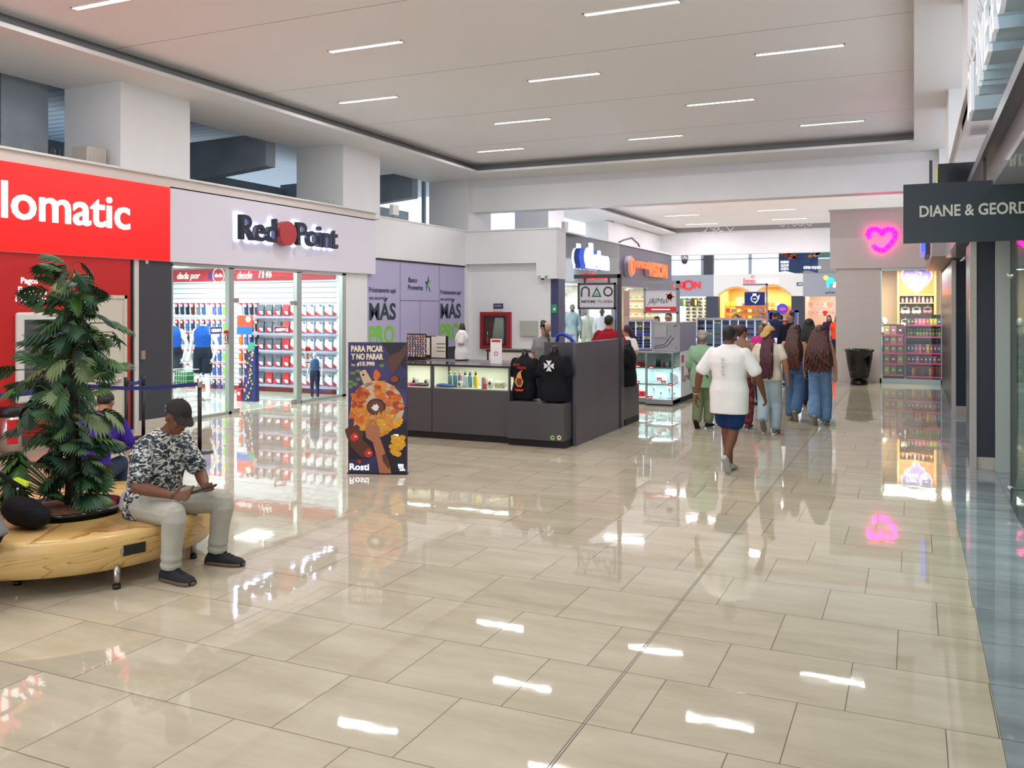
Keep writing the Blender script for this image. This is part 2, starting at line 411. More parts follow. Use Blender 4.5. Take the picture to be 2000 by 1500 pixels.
# ---------------------------------------------------------------- pixel on a known plane -> point of the place (for measuring only)
_t = math.atan(785 / 1727); _c, _s = math.cos(_t), math.sin(_t)
def at(px, py, Y):
    a = (px - 1000) / 1727; d = Y / (a * _s + _c)
    return Vector((d * (a * _c - _s), Y, 1.9 + d * (600 - py) / 1727))
def atX(px, py, X):
    a = (px - 1000) / 1727; d = X / (a * _c - _s)
    return Vector((X, d * (a * _s + _c), 1.9 + d * (600 - py) / 1727))
def gr(px, py, z=0):
    d = (1.9 - z) * 1727 / (py - 600); a = (px - 1000) / 1727
    return Vector((d * (a * _c - _s), d * (a * _s + _c), z))

# ---------------------------------------------------------------- figures
SKIN = {k: M('skin_' + k, v, .5, spec=.35) for k, v in dict(tan=(140, 92, 66), brown=(112, 70, 50), light=(190, 140, 112), mid=(160, 110, 82)).items()}
def fabric(name, col=(90, 90, 90), noise=None, rough=.85): return M(name, col, rough, noise=noise or (14, .06), spec=.2, bump=(7, .55))
def organic(name, add, mat, parent, voxel=.012, it=3, origin=None, local=False, tag_=None):
    b = MB(); add(b)
    o = b.build(name, parent, mat, local=local, origin=origin, tag_=tag_)
    r = o.modifiers.new('r', 'REMESH'); r.mode = 'VOXEL'; r.voxel_size = voxel; r.use_smooth_shade = True
    s = o.modifiers.new('s', 'SMOOTH'); s.iterations = it; s.factor = .5
    return o
def V(*a): return Vector(a)
def cap(b, p0, p1, r0, r1, n=12, mid=None):
    """tapered limb segment with rounded ends"""
    p0, p1 = Vector(p0), Vector(p1); t = p1 - p0; L = max(t.length, 1e-5); t /= L
    path = [p0 - t * r0 * .7, p0 - t * r0 * .4, p0]; rad = [r0 * .45, r0 * .85, r0]
    if mid: path.append(p0.lerp(p1, .35)); rad.append(mid)
    path += [p1, p1 + t * r1 * .4, p1 + t * r1 * .7]; rad += [r1, r1 * .85, r1 * .45]
    b.tube(path, rad, n)
def loft(b, secs, n=20):
    """secs = (centre, lateral unit vector, depth unit vector, half width, half depth)"""
    rings = []
    for c, la, de, rl, rd in secs:
        ring = []
        for k in range(n):
            a = 2 * PI * k / n; ca, sa = math.cos(a), math.sin(a)
            e = .85
            ring.append(Vector(c) + la * rl * math.copysign(abs(ca) ** e, ca) + de * rd * math.copysign(abs(sa) ** e, sa))
        rings.append(ring)
    b.rings(rings)
def joints(H=1.7, **over):
    s = H / 1.7
    J = dict(hip=V(0, 0, .93), waist=V(0, .0, 1.07), chest=V(0, 0, 1.27), sh=V(0, -.01, 1.41), neck=V(0, 0, 1.47), head=V(0, .015, 1.585),
             sL=V(-.168, -.01, 1.378), sR=V(.168, -.01, 1.378), eL=V(-.235, -.03, 1.12), eR=V(.235, -.03, 1.12), wL=V(-.25, .05, .88), wR=V(.25, .05, .88),
             hL=V(-.09, 0, .9), hR=V(.09, 0, .9), kL=V(-.1, .02, .5), kR=V(.1, .02, .5), aL=V(-.1, -.02, .09), aR=V(.1, -.02, .09),
             tL=V(-.12, .15, .03), tR=V(.12, .15, .03), face=V(0, 1, 0))
    for k in J:
        if k != 'face': J[k] = J[k] * s
    for k, v in over.items(): J[k] = Vector(v)
    J['s'] = s
    return J
def torso_secs(J, off=0, fat=1.0, top=True, bottom=0.0, belly=0):
    s = J['s']
    lb = (J['hR'] - J['hL']).normalized(); lt = (J['sR'] - J['sL']).normalized()
    up = (J['sh'] - J['hip']).normalized()
    def fr(l, t):
        d = l.cross(-t); d = (t.cross(l)).normalized(); return l, -d if d.dot(J.get('fwd', V(0, 1, 0))) < 0 else d
    t0 = (J['waist'] - J['hip']).normalized(); t1 = (J['chest'] - J['waist']).normalized(); t2 = (J['sh'] - J['chest']).normalized()
    lm = (lb + lt).normalized()
    out = []
    l, d = fr(lb, t0)
    if bottom: out.append((J['hip'] - t0 * (.08 * s + bottom), l, d, (.165 * fat * s + off), (.118 * fat * s + off)))
    out.append((J['hip'] - t0 * .08 * s, l, d, (.168 * fat * s + off), (.12 * fat * s + off)))
    out.append((J['hip'] + t0 * .02 * s, l, d, (.172 * fat * s + off), (.122 * fat * s + off)))
    l, d = fr(lm, t0)
    out.append((J['waist'] + d * belly * .6, l, d, (.145 * fat * s + off), (.105 * fat * s + off + belly * .6)))
    l, d = fr(lm, t1)
    out.append((J['waist'].lerp(J['chest'], .5) + d * belly * .4, l, d, (.152 * fat * s + off), (.11 * fat * s + off + belly * .4)))
    l, d = fr(lt, t1)
    out.append((J['chest'], l, d, (.172 * fat * s + off), (.118 * fat * s + off)))
    l, d = fr(lt, t2)
    hw = (J['sR'] - J['sL']).length / 2
    out.append((J['sh'] - t2 * .06 * s, l, d, (hw + .01 * s + off), (.098 * fat * s + off)))
    out.append((J['sh'] - t2 * .015 * s, l, d, (hw - .01 * s + off * .6), (.08 * fat * s + off * .7)))
    if top:
        out.append((J['sh'] + t2 * .02 * s, l, d, (hw * .68 + off * .5), (.066 * s + off * .7)))
        out.append((J['sh'] + t2 * .045 * s, l, d, (hw * .42 + off * .4), (.058 * s + off * .6)))
        out.append((J['neck'].lerp(J['sh'], .0) + t2 * .008 * s, l, d, (.056 * s + off * .4), (.054 * s + off * .4)))
    return out
def hand(b, w, d, pn, th, k=1.0, curl=.5, s=1.0):
    """wrist w, pointing direction d, palm normal pn, side of the thumb th"""
    d, pn, th = Vector(d).normalized(), Vector(pn).normalized(), Vector(th).normalized()
    pc = w + d * .05 * s
    loft(b, [(w - d * .01, th, pn, .024 * s, .018 * s), (w + d * .025 * s, th, pn, .033 * s, .017 * s), (w + d * .085 * s, th, pn, .04 * s, .014 * s), (w + d * .097 * s, th, pn, .03 * s, .010 * s)], 12)
    for i, (o, L) in enumerate(((.030, .072), (.010, .08), (-.010, .075), (-.029, .058))):
        p = w + d * .088 * s + th * o * s
        a = curl * (1 + .12 * i)
        d1 = (d * math.cos(a) + pn * math.sin(a)).normalized(); d2 = (d * math.cos(2.1 * a) + pn * math.sin(2.1 * a)).normalized()
        q = p + d1 * L * .5 * s
        cap(b, p, q, .0095 * s, .0085 * s, 8); cap(b, q, q + d2 * L * .5 * s, .0085 * s, .007 * s, 8)
    p = w + d * .03 * s + th * .03 * s
    q = p + (th * .7 + d * .6 + pn * .35).normalized() * .04 * s
    cap(b, p, q, .0125 * s, .0105 * s, 8); cap(b, q, q + (d * .9 + pn * .4 + th * .1).normalized() * .032 * s, .0105 * s, .008 * s, 8)
def head_shapes(b, J, nose=True):
    s = J['s']; h = J['head']; f = J['face'].normalized(); up = J.get('headup', V(0, 0, 1)); side = f.cross(up).normalized(); up = side.cross(f).normalized()
    rot = Matrix((side, f, up)).transposed()
    b.ell(h + up * .022 * s, (.074 * s, .094 * s, .092 * s), rot=rot)
    b.ell(h - up * .035 * s + f * .022 * s, (.058 * s, .068 * s, .075 * s), rot=rot)
    b.ell(h - up * .085 * s + f * .05 * s, (.03 * s, .03 * s, .024 * s), rot=rot)
    if nose:
        cap(b, h + up * .012 * s + f * .088 * s, h - up * .026 * s + f * .104 * s, .009 * s, .014 * s, 8)
        b.ell(h + up * .026 * s + f * .082 * s, (.05 * s, .016 * s, .011 * s), rot=rot)
        for q in (-1, 1): b.ell(h - up * .02 * s + f * .066 * s + side * q * .036 * s, (.02 * s, .02 * s, .024 * s), rot=rot)
        b.ell(h - up * .057 * s + f * .086 * s, (.024 * s, .011 * s, .01 * s), rot=rot)
    for q in (-1, 1): b.ell(h - up * .004 * s + side * q * .077 * s - f * .005 * s, (.01 * s, .018 * s, .03 * s), n=8, m=6, rot=rot)
    cap(b, J['neck'].lerp(J['sh'], .5), h - up * .06 * s - f * .012 * s, .056 * s, .052 * s)
    return side, f, up
def body_shapes(b, J, fat=1.0, head=True, belly=0, hands=True, feet=True):
    s = J['s']
    loft(b, torso_secs(J, 0, fat, belly=belly))
    for q in 'LR':
        sg = -1 if q == 'L' else 1
        cap(b, J['s' + q], J['e' + q], .045 * s * max(1, fat) ** .5, .038 * s * fat, mid=.05 * s * fat); cap(b, J['e' + q], J['w' + q], .039 * s * fat, .025 * s, mid=.038 * s * fat)
        cap(b, J['h' + q], J['k' + q], .085 * s * fat, .055 * s * fat, mid=.08 * s * fat); cap(b, J['k' + q], J['a' + q], .053 * s * fat, .036 * s, mid=.056 * s * fat)
        cap(b, J['a' + q] - V(0, 0, .02 * s), J['t' + q], .034 * s, .024 * s)
        if hands:
            d = (J['w' + q] - J['e' + q]).normalized()
            hd = J.get('hd' + q, d); pn = J.get('pn' + q, V(-sg, 0, 0)); th = J.get('th' + q, V(0, 1, 0))
            hand(b, J['w' + q], hd, pn, th, curl=J.get('curl', .4), s=s)
        else: cap(b, J['w' + q], J['w' + q] + (J['w' + q] - J['e' + q]).normalized() * .12 * s, .03 * s, .018 * s)
    if head: head_shapes(b, J)
    else: b.tube([J['sh'], J['neck'] + V(0, 0, .03 * s)], .045 * s, 14)
def sleeve(b, J, q, frac, off, s, fat=1.0, fore=0):
    S0, E0, W0 = J['s' + q], J['e' + q], J['w' + q]
    e = S0.lerp(E0, min(frac, 1))
    b.ell(S0, .048 * s * max(1, fat) ** .5 + off * .85)
    cap(b, S0 + (e - S0) * .08, e, .05 * s * (.5 + fat * .5) + off * .8, .05 * s * (.4 + fat * .6) + off * 1.15)
    if fore: cap(b, E0, E0.lerp(W0, fore), .045 * s * fat + off, .034 * s * fat + off)
def shoe(b, J, q, s, L=.27, h=.07):
    a, t = J['a' + q], J['t' + q]
    fw = (t - a); fw.z = J.get('toez', 0) if abs(fw.z) < .09 else fw.z
    fw.normalize(); up = V(0, 0, 1) if abs(fw.z) < .5 else (J['k' + q] - a).normalized()
    up = (up - fw * up.dot(fw)).normalized(); sd = fw.cross(up)
    base = a - up * (.085 * s)
    for x, wd, hh in ((-.075, .03, .06), (-.04, .037, .085), (.0, .038, .092), (.06, .042, .075), (.12, .048, .055), (.17, .044, .045), (.2, .03, .035)):
        pass
    secs = [(base + fw * x * s + up * hh / 2 * s, sd, up, wd * s, hh / 2 * s) for x, wd, hh in ((-.08, .026, .05), (-.06, .035, .08), (.0, .04, .098), (.05, .043, .085), (.11, .049, .062), (.165, .045, .05), (.195, .028, .034))]
    loft(b, secs, 14)
    return base, fw, up, sd
def human(label, loc, rz, H, J=None, skin='tan', fat=1.0, top=None, sleeve_=.6, fore=0, top_off=.018, bottom=.04, pants=None, pant='long', flare=0, shoes=None, hair=None, hair_fn=None, belly=0, vox=.014, hands=True, cat='person', name='person', mat=None, head=True, group=None, extra=None, tailfn=None):
    J = J or joints(H); s = J['s']
    mt = mat or SKIN[skin]
    o = organic(name, lambda b: body_shapes(b, J, fat, head, belly, hands), mt, None, vox, 2, local=True)
    o.location = loc; o.rotation_euler = (0, 0, rz)
    tag(o, label, cat, group)
    if top:
        def f(b):
            loft(b, torso_secs(J, top_off, fat, bottom=bottom, belly=belly))
            if sleeve_:
                for q in 'LR': sleeve(b, J, q, sleeve_, top_off * .9, s, fat, fore)
        organic('shirt', f, top, o, vox, 7, local=True)
    if pants:
        def g(b):
            p = torso_secs(J, .008, fat, top=False)[:3]
            loft(b, [(p[0][0], *p[0][1:])] + p[1:])
            for q in 'LR':
                h_, k, a = J['h' + q], J['k' + q], J['a' + q]
                if pant == 'long':
                    cap(b, h_, k, .097 * s * fat, .066 * s * fat + flare * .6, mid=.093 * s * fat)
                    cap(b, k, a + (k - a).normalized() * .03 * s, .066 * s * fat + flare * .6, .052 * s + flare, mid=.064 * s * fat + flare * .7)
                elif pant == 'short':
                    e = h_.lerp(k, .82); cap(b, h_, e, .105 * s * fat, .098 * s * fat)
        organic('trousers' if pant == 'long' else 'shorts', g, pants, o, vox, 3, local=True)
    if shoes:
        for q in 'LR':
            organic('shoe', lambda b: shoe(b, J, q, s), shoes, o, min(vox, .01), 1, local=True)
    if hair and hair_fn:
        hair_fn(o, J, hair, vox)
    if extra: extra(o, J)
    return o, J
def hair_short(o, J, mat, vox):
    s = J['s']; h = J['head']; f = J['face'].normalized(); up = J.get('headup', V(0, 0, 1)); side = f.cross(up).normalized(); up = side.cross(f).normalized()
    rot = Matrix((side, f, up)).transposed()
    def g(b):
        b.ell(h + up * .037 * s - f * .012 * s, (.079 * s, .094 * s, .085 * s), rot=rot)
        b.ell(h - f * .05 * s - up * .0 * s, (.066 * s, .05 * s, .055 * s), rot=rot)
    organic('hair', g, mat, o, vox * .7, 2, local=True)
def hair_long(L=.62, w0=.1, w1=.15, wav=.012, bangs=True, puff=1.0, back=0):
    def fn(o, J, mat, vox):
        s = J['s']; h = J['head']; f = J['face'].normalized(); up = V(0, 0, 1); side = f.cross(up).normalized()
        rot = Matrix((side, f, up)).transposed()
        def g(b):
            b.ell(h + up * .03 * s - f * .012 * s, (.088 * s * puff, .1 * s * puff, .098 * s * puff), rot=rot)
            n = 9; secs = []
            for i in range(n):
                t = i / (n - 1)
                wd = (w0 + (w1 - w0) * math.sin(t * PI * .62)) * s * (1 if t < .93 else .6)
                secs.append((h - f * (.05 + (.075 + back) * min(1, t * 2.2)) * s - up * (L * t - .03) * s, side, f, wd, (.06 - .02 * t) * s))
            loft(b, secs, 18)
            rnd = random.Random(int(L * 1000 + w1 * 999))
            for k in range(24):          # locks that break the outline
                x = (k / 23 * 2 - 1)
                p0 = h - up * .02 * s - f * .09 * s + side * x * w0 * .9 * s
                pts = []
                for i in range(8):
                    t = i / 7
                    ww = w0 * .9 + (w1 - w0) * t
                    pts.append(h - f * (.115 + (.06 + back) * min(1, t * 2) + .012 * math.sin(k * 2.3)) * s - up * (L * (.1 + t * (.9 + rnd.uniform(-.03, .06)))) * s + side * (x * ww + wav * math.sin(t * 14 + k * 1.7)) * s)
                b.tube(pts, [.015 * s] * 6 + [.011 * s, .005 * s], 6)
        organic('hair', g, mat, o, vox * .75, 1, local=True)
    return fn
# ---------------------------------------------------------------- ceiling lamps
def ceiling_light(x, y, L, label, group):
    t = thing('ceiling_light', label, 'light', (x, y, 5.585), group=group)
    MB().m(WPL).box(x - L / 2 - .02, x + L / 2 + .02, y - .05, y - .04, 5.585, 5.6).box(x - L / 2 - .02, x + L / 2 + .02, y + .04, y + .05, 5.585, 5.6).box(x - L / 2 - .02, x - L / 2, y - .05, y + .05, 5.585, 5.6).box(x + L / 2, x + L / 2 + .02, y - .05, y + .05, 5.585, 5.6).build('frame', t)
    MB().m(LAMP).box(x - L / 2, x + L / 2, y - .038, y + .038, 5.588, 5.598).build('diffuser', t)
for x, y in STRIPS:
    if y < 7: 
        if not (y > 4 and x < 0): continue
    row = {7.72: 'first', 10.55: 'second', 13.27: 'third', 16.06: 'fourth', 18.8: 'fifth and last'}.get(y, 'nearest')
    pos = {-8.85: 'left light', -5.12: 'middle light', -1.5: 'right light', -7.08: 'left light', -3.18: 'right light'}[x]
    ceiling_light(x, y, 1.2, 'white strip light in the near ceiling, %s row away, %s' % (row, pos), 'strip lights of the near ceiling')
for i, (x, y) in enumerate(STRIPS2):
    ceiling_light(x, y, 1.4, 'white strip light in the far ceiling beyond the beam, %s row, %s one' % (('first', 'second', 'third', 'last')[i // 2], ('left', 'right')[i % 2]), 'strip lights of the far ceiling')

# ---------------------------------------------------------------- left shop fronts: signs
def face_sign(name, label, box, mat, letters, cat='sign', group=None):
    t = thing(name, label, cat, (box[1], (box[2] + box[3]) / 2, box[4]), group=group)
    MB().m(mat).box(*box).build('lightbox', t)
    b = letters()
    if b: b.build('lettering', t)
    return t
FR = (UY, UZ)      # writing on a wall that faces +X
face_sign('lightbox_sign', 'long bright red lit sign with white lomatic lettering over the red wall', (LX - .04, LX + .02, 2.5, 10.76, 2.65, 3.84), REDSIGN,
          lambda: MB().m(LETW).text('lomatic', (LX + .022, 7.84, 3.08), UY, UZ, h=.5, wd=2.1, d=.02, bold=.014))
# Red Point letters: dark blocks standing off the panel with a white glow behind
t = thing('channel_letter_sign', 'dark 3D Red Point lettering with a red disc, backlit on a white fascia', 'sign', (LX + .02, 13.7, 3.1))
NAVYL = M('navy_letter', (22, 28, 44), .3); HALO = M('halo_led', (200, 214, 255), .4, emit=5)
for txt, y0, wd in (('Red', 12.28, .98), ('Point', 13.86, 1.32)):
    MB().m(HALO).text(txt, (LX + .01, y0 - .015, 3.08), UY, UZ, h=.5, wd=wd + .03, d=.02, bold=.03).build('backlight', t)
    MB().m(NAVYL).text(txt, (LX + .06, y0, 3.1), UY, UZ, h=.45, wd=wd, d=.09, bold=.018).build('letters', t)
MB().m(M('brick_red', (176, 48, 50), .45)).disc((LX + .05, 13.53, 3.3), UY, UZ, 0, 0, .25, .23, d=.14, n=36).build('disc', t)
# red wall lettering and screen
t = thing('wall_lettering', 'white Pagos Retiros Depósitos words on the red wall', 'lettering', (LX - .04, 8.3, 2.0))
b = MB().m(LETW)
for i, wtx in enumerate(('Pagos', 'Retiros', 'Depósitos')):
    b.text(wtx, (LX - .05, 8.2 - (.02, .06, .1)[i], 2.2 - i * .125), UY, UZ, h=.105, d=.006, bold=.006)
b.build('letters', t)
t = thing('wall_kiosk_screen', 'white rounded framed service screen set in the red wall behind the plant', 'screen', (LX, 8.5, .6))
b = MB().m(M('off_white_frame', (214, 210, 204), .4)).box(LX - .06, LX + .02, 8.08, 9.12, .59, 1.83)
b.build('housing', t, bevel=.05, seg=4)
MB().m(M('grey_mirror', (120, 120, 122), .12, .6)).box(LX + .015, LX + .025, 8.18, 9.02, .7, 1.73).build('screen', t)
t = thing('steel_door', 'plain cream service door at the right end of the red wall', 'door', (LX - .03, 9.6, 0))
CREAM = M('cream_door', (204, 196, 180), .45)
MB().m(CREAM).box(LX - .06, LX - .01, 9.2, 9.86, .01, 2.03).build('leaf', t)
MB().m(CREAM).box(LX - .06, LX + .01, 9.14, 9.2, 0, 2.08).box(LX - .06, LX + .01, 9.86, 9.91, 0, 2.08).box(LX - .06, LX + .01, 9.14, 9.91, 2.03, 2.08).build('frame', t)
MB().m(STEEL).tube([(LX - .01, 9.78, .93), (LX + .05, 9.78, .93), (LX + .05, 9.68, .93)], .009).build('handle', t)
MB().m(STEEL).ell((LX, 9.78, .8), (.02, .03, .03)).build('lock', t)
t = MB().m(WPL).lathe([(.02, 0), (.055, .015), (.06, .05), (.06, .07)], (LX - .1, 10.35, 2.572), 20).m(BLACKG).ell((LX - .1, 10.35, 2.577), .035).build('security_camera', tag_=('small white dome camera under the lilac fascia beside the red sign', 'camera'))
MB().m(MILK).box(LX - .05, LX - .035, 10.72, 10.83, .22, .31).m(BLACK).box(LX - .036, LX - .033, 10.74, 10.765, .24, .29).box(LX - .036, LX - .033, 10.785, 10.81, .24, .29).build('power_outlet', tag_=('cream double power outlet low on the dark slate wall', 'outlet'))
MB().m(M('beige_switch', (150, 130, 118), .5)).box(LX - .05, LX - .02, 10.22, 10.29, 1.08, 1.22).build('wall_switch', tag_=('small metal box on the left edge of the dark slate wall', 'switch'))
# steel bin by the red wall
bp_ = gr(24, 884); bx, by = bp_.x - .05, bp_.y
t = thing('litter_bin', 'cylindrical steel bin with black rim and red notice by the red wall', 'bin', (bx, by, 0))
MB().m(STEEL).lathe([(.14, 0), (.14, .5)], (bx, by, 0), 28).build('drum', t)
MB().m(BLACK).lathe([(.145, .48), (.15, .52), (.148, .58), (.12, .6)], (bx, by, 0), 28).build('liner_rim', t)
b = MB().m(M('red_notice', (206, 24, 34), .4))
a0 = math.atan2(-by, -bx)
b.rings([[(bx + .1425 * math.cos(a0 + q * .16 + .25), by + .1425 * math.sin(a0 + q * .16 + .25), z) for q in range(-3, 4)] for z in (.12, .44)], False, False, close=False)
b.build('notice', t)
# retractable belt barrier
def post(px, py, h, label, head=STEEL):
    p = gr(px, py)
    t = thing('barrier_post', label, 'barrier post', p, group='queue barrier posts')
    MB().m(BLACK).lathe([(.17, 0), (.17, .015), (.12, .03), (.03, .04)], p, 28).build('base', t)
    MB().m(BLACK).tube([p + V(0, 0, .03), p + V(0, 0, h - .1)], .026, 14).build('pole', t)
    MB().m(head).tube([p + V(0, 0, h - .12), p + V(0, 0, h)], .034, 14).build('belt_head', t)
    return p
p0 = post(390, 884, .97, 'black barrier post with steel head in front of the mannequin window')
p1 = post(247, 868, .93, 'black barrier post just behind the plant, left of the pair', BLACK)
p2 = post(280, 856, .90, 'black barrier post behind the pair, in front of the slate wall', BLACK)
BELT = M('blue_belt', (24, 44, 110), .6)
def belt(a, b_, label):
    a, b_ = Vector(a), Vector(b_)
    n = 16; pts = [a.lerp(b_, i / n) - V(0, 0, .05 * math.sin(PI * i / n)) for i in range(n + 1)]
    m = MB().m(BELT)
    dr = (b_ - a).normalized(); nn = V(-dr.y, dr.x, 0).normalized() * .002
    m.rings([[p - nn - V(0, 0, .025), p + nn - V(0, 0, .025), p + nn + V(0, 0, .025), p - nn + V(0, 0, .025)] for p in pts], smooth=False)
    return m.build('barrier_belt', tag_=(label, 'belt'))
e1 = p0 + V(0, 0, .90); pl = V(-9.35, 6.2, .95); pm = gr(150, 878) + V(0, 0, .86)
belt(e1, pm, 'blue retractable belt running from the steel headed post behind the plant')
belt(pm, pl, 'blue belt going out of the picture at the left edge')
belt(p1 + V(0, 0, .88), p2 + V(0, 0, .86), 'short dark blue belt between the two posts near the slate wall')
MB().m(BLACK).tube([pm - V(0, 0, .86), pm + V(0, 0, .06)], .026, 14).lathe([(.17, 0), (.17, .015), (.03, .04)], pm - V(0, 0, .86), 24).build('barrier_post', tag_=('black barrier post hidden behind the foliage where the blue belts meet', 'barrier post', 'queue barrier posts'))

# ---------------------------------------------------------------- Red Point shop
SHW = line_mat('slatwall', (236, 236, 248), (120, 122, 150), 2, .115, .03, .014, .4)
SY = 15.9
struct('wall_shop_side', MB().box(-17, LX - .2, SY, SY + .1, 0, 2.85), SHW)
struct('wall_shop_back', MB().box(-17.1, -17, 10.6, SY, 0, 2.85).box(-17, LX - .25, 10.6, 10.7, 0, 2.85), WHITE)
struct('ceiling_shop', MB().box(-17, LX - .1, 10.6, SY, 2.82, 2.86), WHITE)
struct('baseboard_shop', MB().box(-17, LX - .2, SY - .02, SY, 0, .1), M('dark_red_skirting', (160, 40, 44), .5))
struct('floor_shop_gloss', MB().box(-17, LX - .13, 10.7, SY, 0, .006), tile_mat('shop_tiles', (206, 204, 186), (222, 220, 206), (140, 136, 120), .6, .6, 0, 0, 0, rough=.05))
for k, (x, y) in enumerate(((-12.3, 12.2), (-12.3, 14.3), (-14.6, 12.6), (-14.6, 14.6))):
    t = thing('shop_ceiling_panel', 'square white lit ceiling panel inside the Red Point shop, %s' % ('front left', 'front right', 'back left', 'back right')[k], 'light', (x, y, 2.79), group='ceiling panels of the glass fronted shop')
    MB().m(WPL).box(x - .3, x + .3, y - .3, y + .3, 2.8, 2.82).build('frame', t)
    MB().m(LAMP).box(x - .28, x + .28, y - .28, y + .28, 2.79, 2.8).build('diffuser', t)
    area('panel_lamp', (x, y, 2.78), .6, .6, 60, (.95, .97, 1))
# red banner
b = MB().m(M('banner_red', (204, 62, 74), .5)).box(-16.6, LX - .45, SY - .03, SY - .005, 2.5, 2.78)
t = thing('shop_banner', 'red banner with white dada por dada desde 1946 script above the slat wall', 'banner', (-14, SY, 2.5))
b.build('panel', t)
b = MB().m(LETW)
b.text('dada por', at(346, 549, SY - .031) , UX, UZ, h=.2, wd=.72, d=.004, shear=.3, bold=.01)
b.text('desde', at(463, 545, SY - .031), UX, UZ, h=.17, wd=.44, d=.004, shear=.3, bold=.01)
b.text('1946', at(505, 543, SY - .031), UX, UZ, h=.17, wd=.38, d=.004, shear=.3, bold=.01)
q = at(419, 538, SY - .031)
b.ring2(q, UX, UZ, .12, 0, .165, .18, .004); b.text('dada', q + V(0, 0, -.04), UX, UZ, h=.09, wd=.24, d=.004, bold=.02)
b.m(M('bag_purple', (86, 70, 150), .5)).poly([(-.2, -.09), (-.06, -.09), (-.04, .08), (-.18, .08)], q, UX, UZ)
b.build('lettering', t)
# shelves and packets
SHELF = M('shelf_lilac', (168, 166, 196), .4)
PR, PW, PB, PG = M('packet_red', (206, 34, 48), .3), M('packet_white', (244, 244, 250), .25), M('packet_blue', (70, 110, 170), .35), M('packet_grey', (92, 96, 112), .4)
PLIME = M('packet_lime', (130, 226, 40), .4)
rowy = (614, 646.5, 679, 712, 745)
ROWN = ('top shelf', 'second shelf', 'third shelf', 'fourth shelf', 'bottom shelf')
def packet(white=True, body=PG):
    t = thing('clothing_packet', '', 'packet', (0, 0, 0))
    t.location = (0, 0, 0)
    b = MB().m(PW if white else body).rings([[(-.085, -.035, .0), (.085, -.035, 0), (.085, .0, 0), (-.085, .0, 0)], [(-.085, -.045, .12), (.085, -.045, .12), (.085, 0, .12), (-.085, 0, .12)], [(-.08, -.02, .25), (.08, -.02, .25), (.08, 0, .25), (-.08, 0, .25)]], smooth=False)
    b.build('pouch', t, local=True)
    b = MB().m(PR if white else PR)
    n = 8
    if white:
        pts = [(-.08, .1)] + [(-.08 + .16 * i / n, .1 - .09 * math.sin(i / n * PI / 2)) for i in range(1, n + 1)] + [(.08, .0), (-.08, .0)]
    else:
        pts = [(-.08, .14), (-.03, .06), (.02, .02), (.02, .0), (-.08, 0)]
    b.poly(pts, (0, -.0475, .005), UX, UZ, -.004)
    b.build('red_band', t, local=True)
    b = MB().m(PB if white else PW).poly([(-.01, .24), (.07, .24), (.07, .19), (.03, .205)] if white else [(-.04, .1), (.06, .1), (.07, .02), (.0, .03)], (0, -.0475, .0), UX, UZ, -.004)
    b.m(PR).disc((0, -.049, 0), UX, UZ, .03, .06 if not white else .14, .008, d=-.003, n=8)
    b.build('print', t, local=True)
    return t
pw = packet(); pg = packet(False); pr = packet(False, PR)
first = {'w': pw, 'g': pg, 'r': pr}; used = set()
cols = [(511, 'g'), (527, 'g'), (544, 'g'), (560, 'r'), (576, 'w'), (593, 'w'), (608, 'w'), (625, 'w'), (643, 'w'), (660, 'w')]
COLN = ('first', 'second', 'third', 'fourth', 'fifth', 'sixth', 'seventh', 'eighth', 'ninth', 'last')
for r, py in enumerate(rowy):
    a = at(505, py + 3, SY); z = a.z
    tS = MB().m(SHELF).box(at(500, 600, SY).x, at(668, 600, SY).x, SY - .16, SY - .0, z - .05, z - .0).build('display_shelf', tag_=('lilac grey shelf ledge on the slat wall, %s of five' % ROWN[r].replace(' shelf', ''), 'shelf', 'slat wall shelves'))
    for ci, (cx, k) in enumerate(cols):
        kk = 'r' if (r == 4 and ci in (1, 3)) else ('g' if r == 4 and ci < 4 else k)
        lab = {'w': 'white and red undershirt packet', 'g': 'grey see-through garment packet', 'r': 'red garment packet'}[kk] + ' on the %s, %s from the left' % (ROWN[r], COLN[ci])
        lc = at(cx, 600, SY - .04); lc.z = z + .01
        if kk in used: o = dup(first[kk], lc, 0, lab)
        else: o = first[kk]; used.add(kk); o.location = lc; o['label'] = lab
        o['group'] = 'garment packets on the slat wall'
        o.scale = (1.06, 1, 1)
# hanging socks and shorts on the left part of the slat wall
def sock(c, pale):
    t = thing('hanging_garment', '', 'garment', (0, 0, 0))
    b = MB().m(c).rings([[(-.04, -.03, -.04), (.04, -.03, -.04), (.04, 0, -.04), (-.04, 0, -.04)], [(-.042, -.035, -.15), (.042, -.035, -.15), (.042, 0, -.15), (-.042, 0, -.15)], [(-.03, -.03, -.27), (.05, -.03, -.27), (.05, 0, -.27), (-.03, 0, -.27)]], smooth=False)
    b.build('cloth', t, local=True)
    MB().m(PR).box(-.035, .035, -.04, -.0, -.05, .0).m(PW).box(-.02, .02, -.043, -.0, -.09, -.03).build('header_card', t, local=True)
    return t
scol = {'black': M('g_black', (28, 28, 36), .8), 'navy': M('g_navy', (34, 46, 90), .8), 'blue': M('g_blue', (64, 96, 170), .8), 'purple': M('g_purple', (92, 78, 160), .8), 'lime green': M('g_lime', (140, 230, 50), .8), 'grey': M('g_grey', (120, 122, 134), .8), 'maroon': M('g_maroon', (96, 34, 40), .8), 'white': M('g_white', (222, 226, 230), .8), 'orange': M('g_orange', (236, 104, 40), .8)}
protos = {}
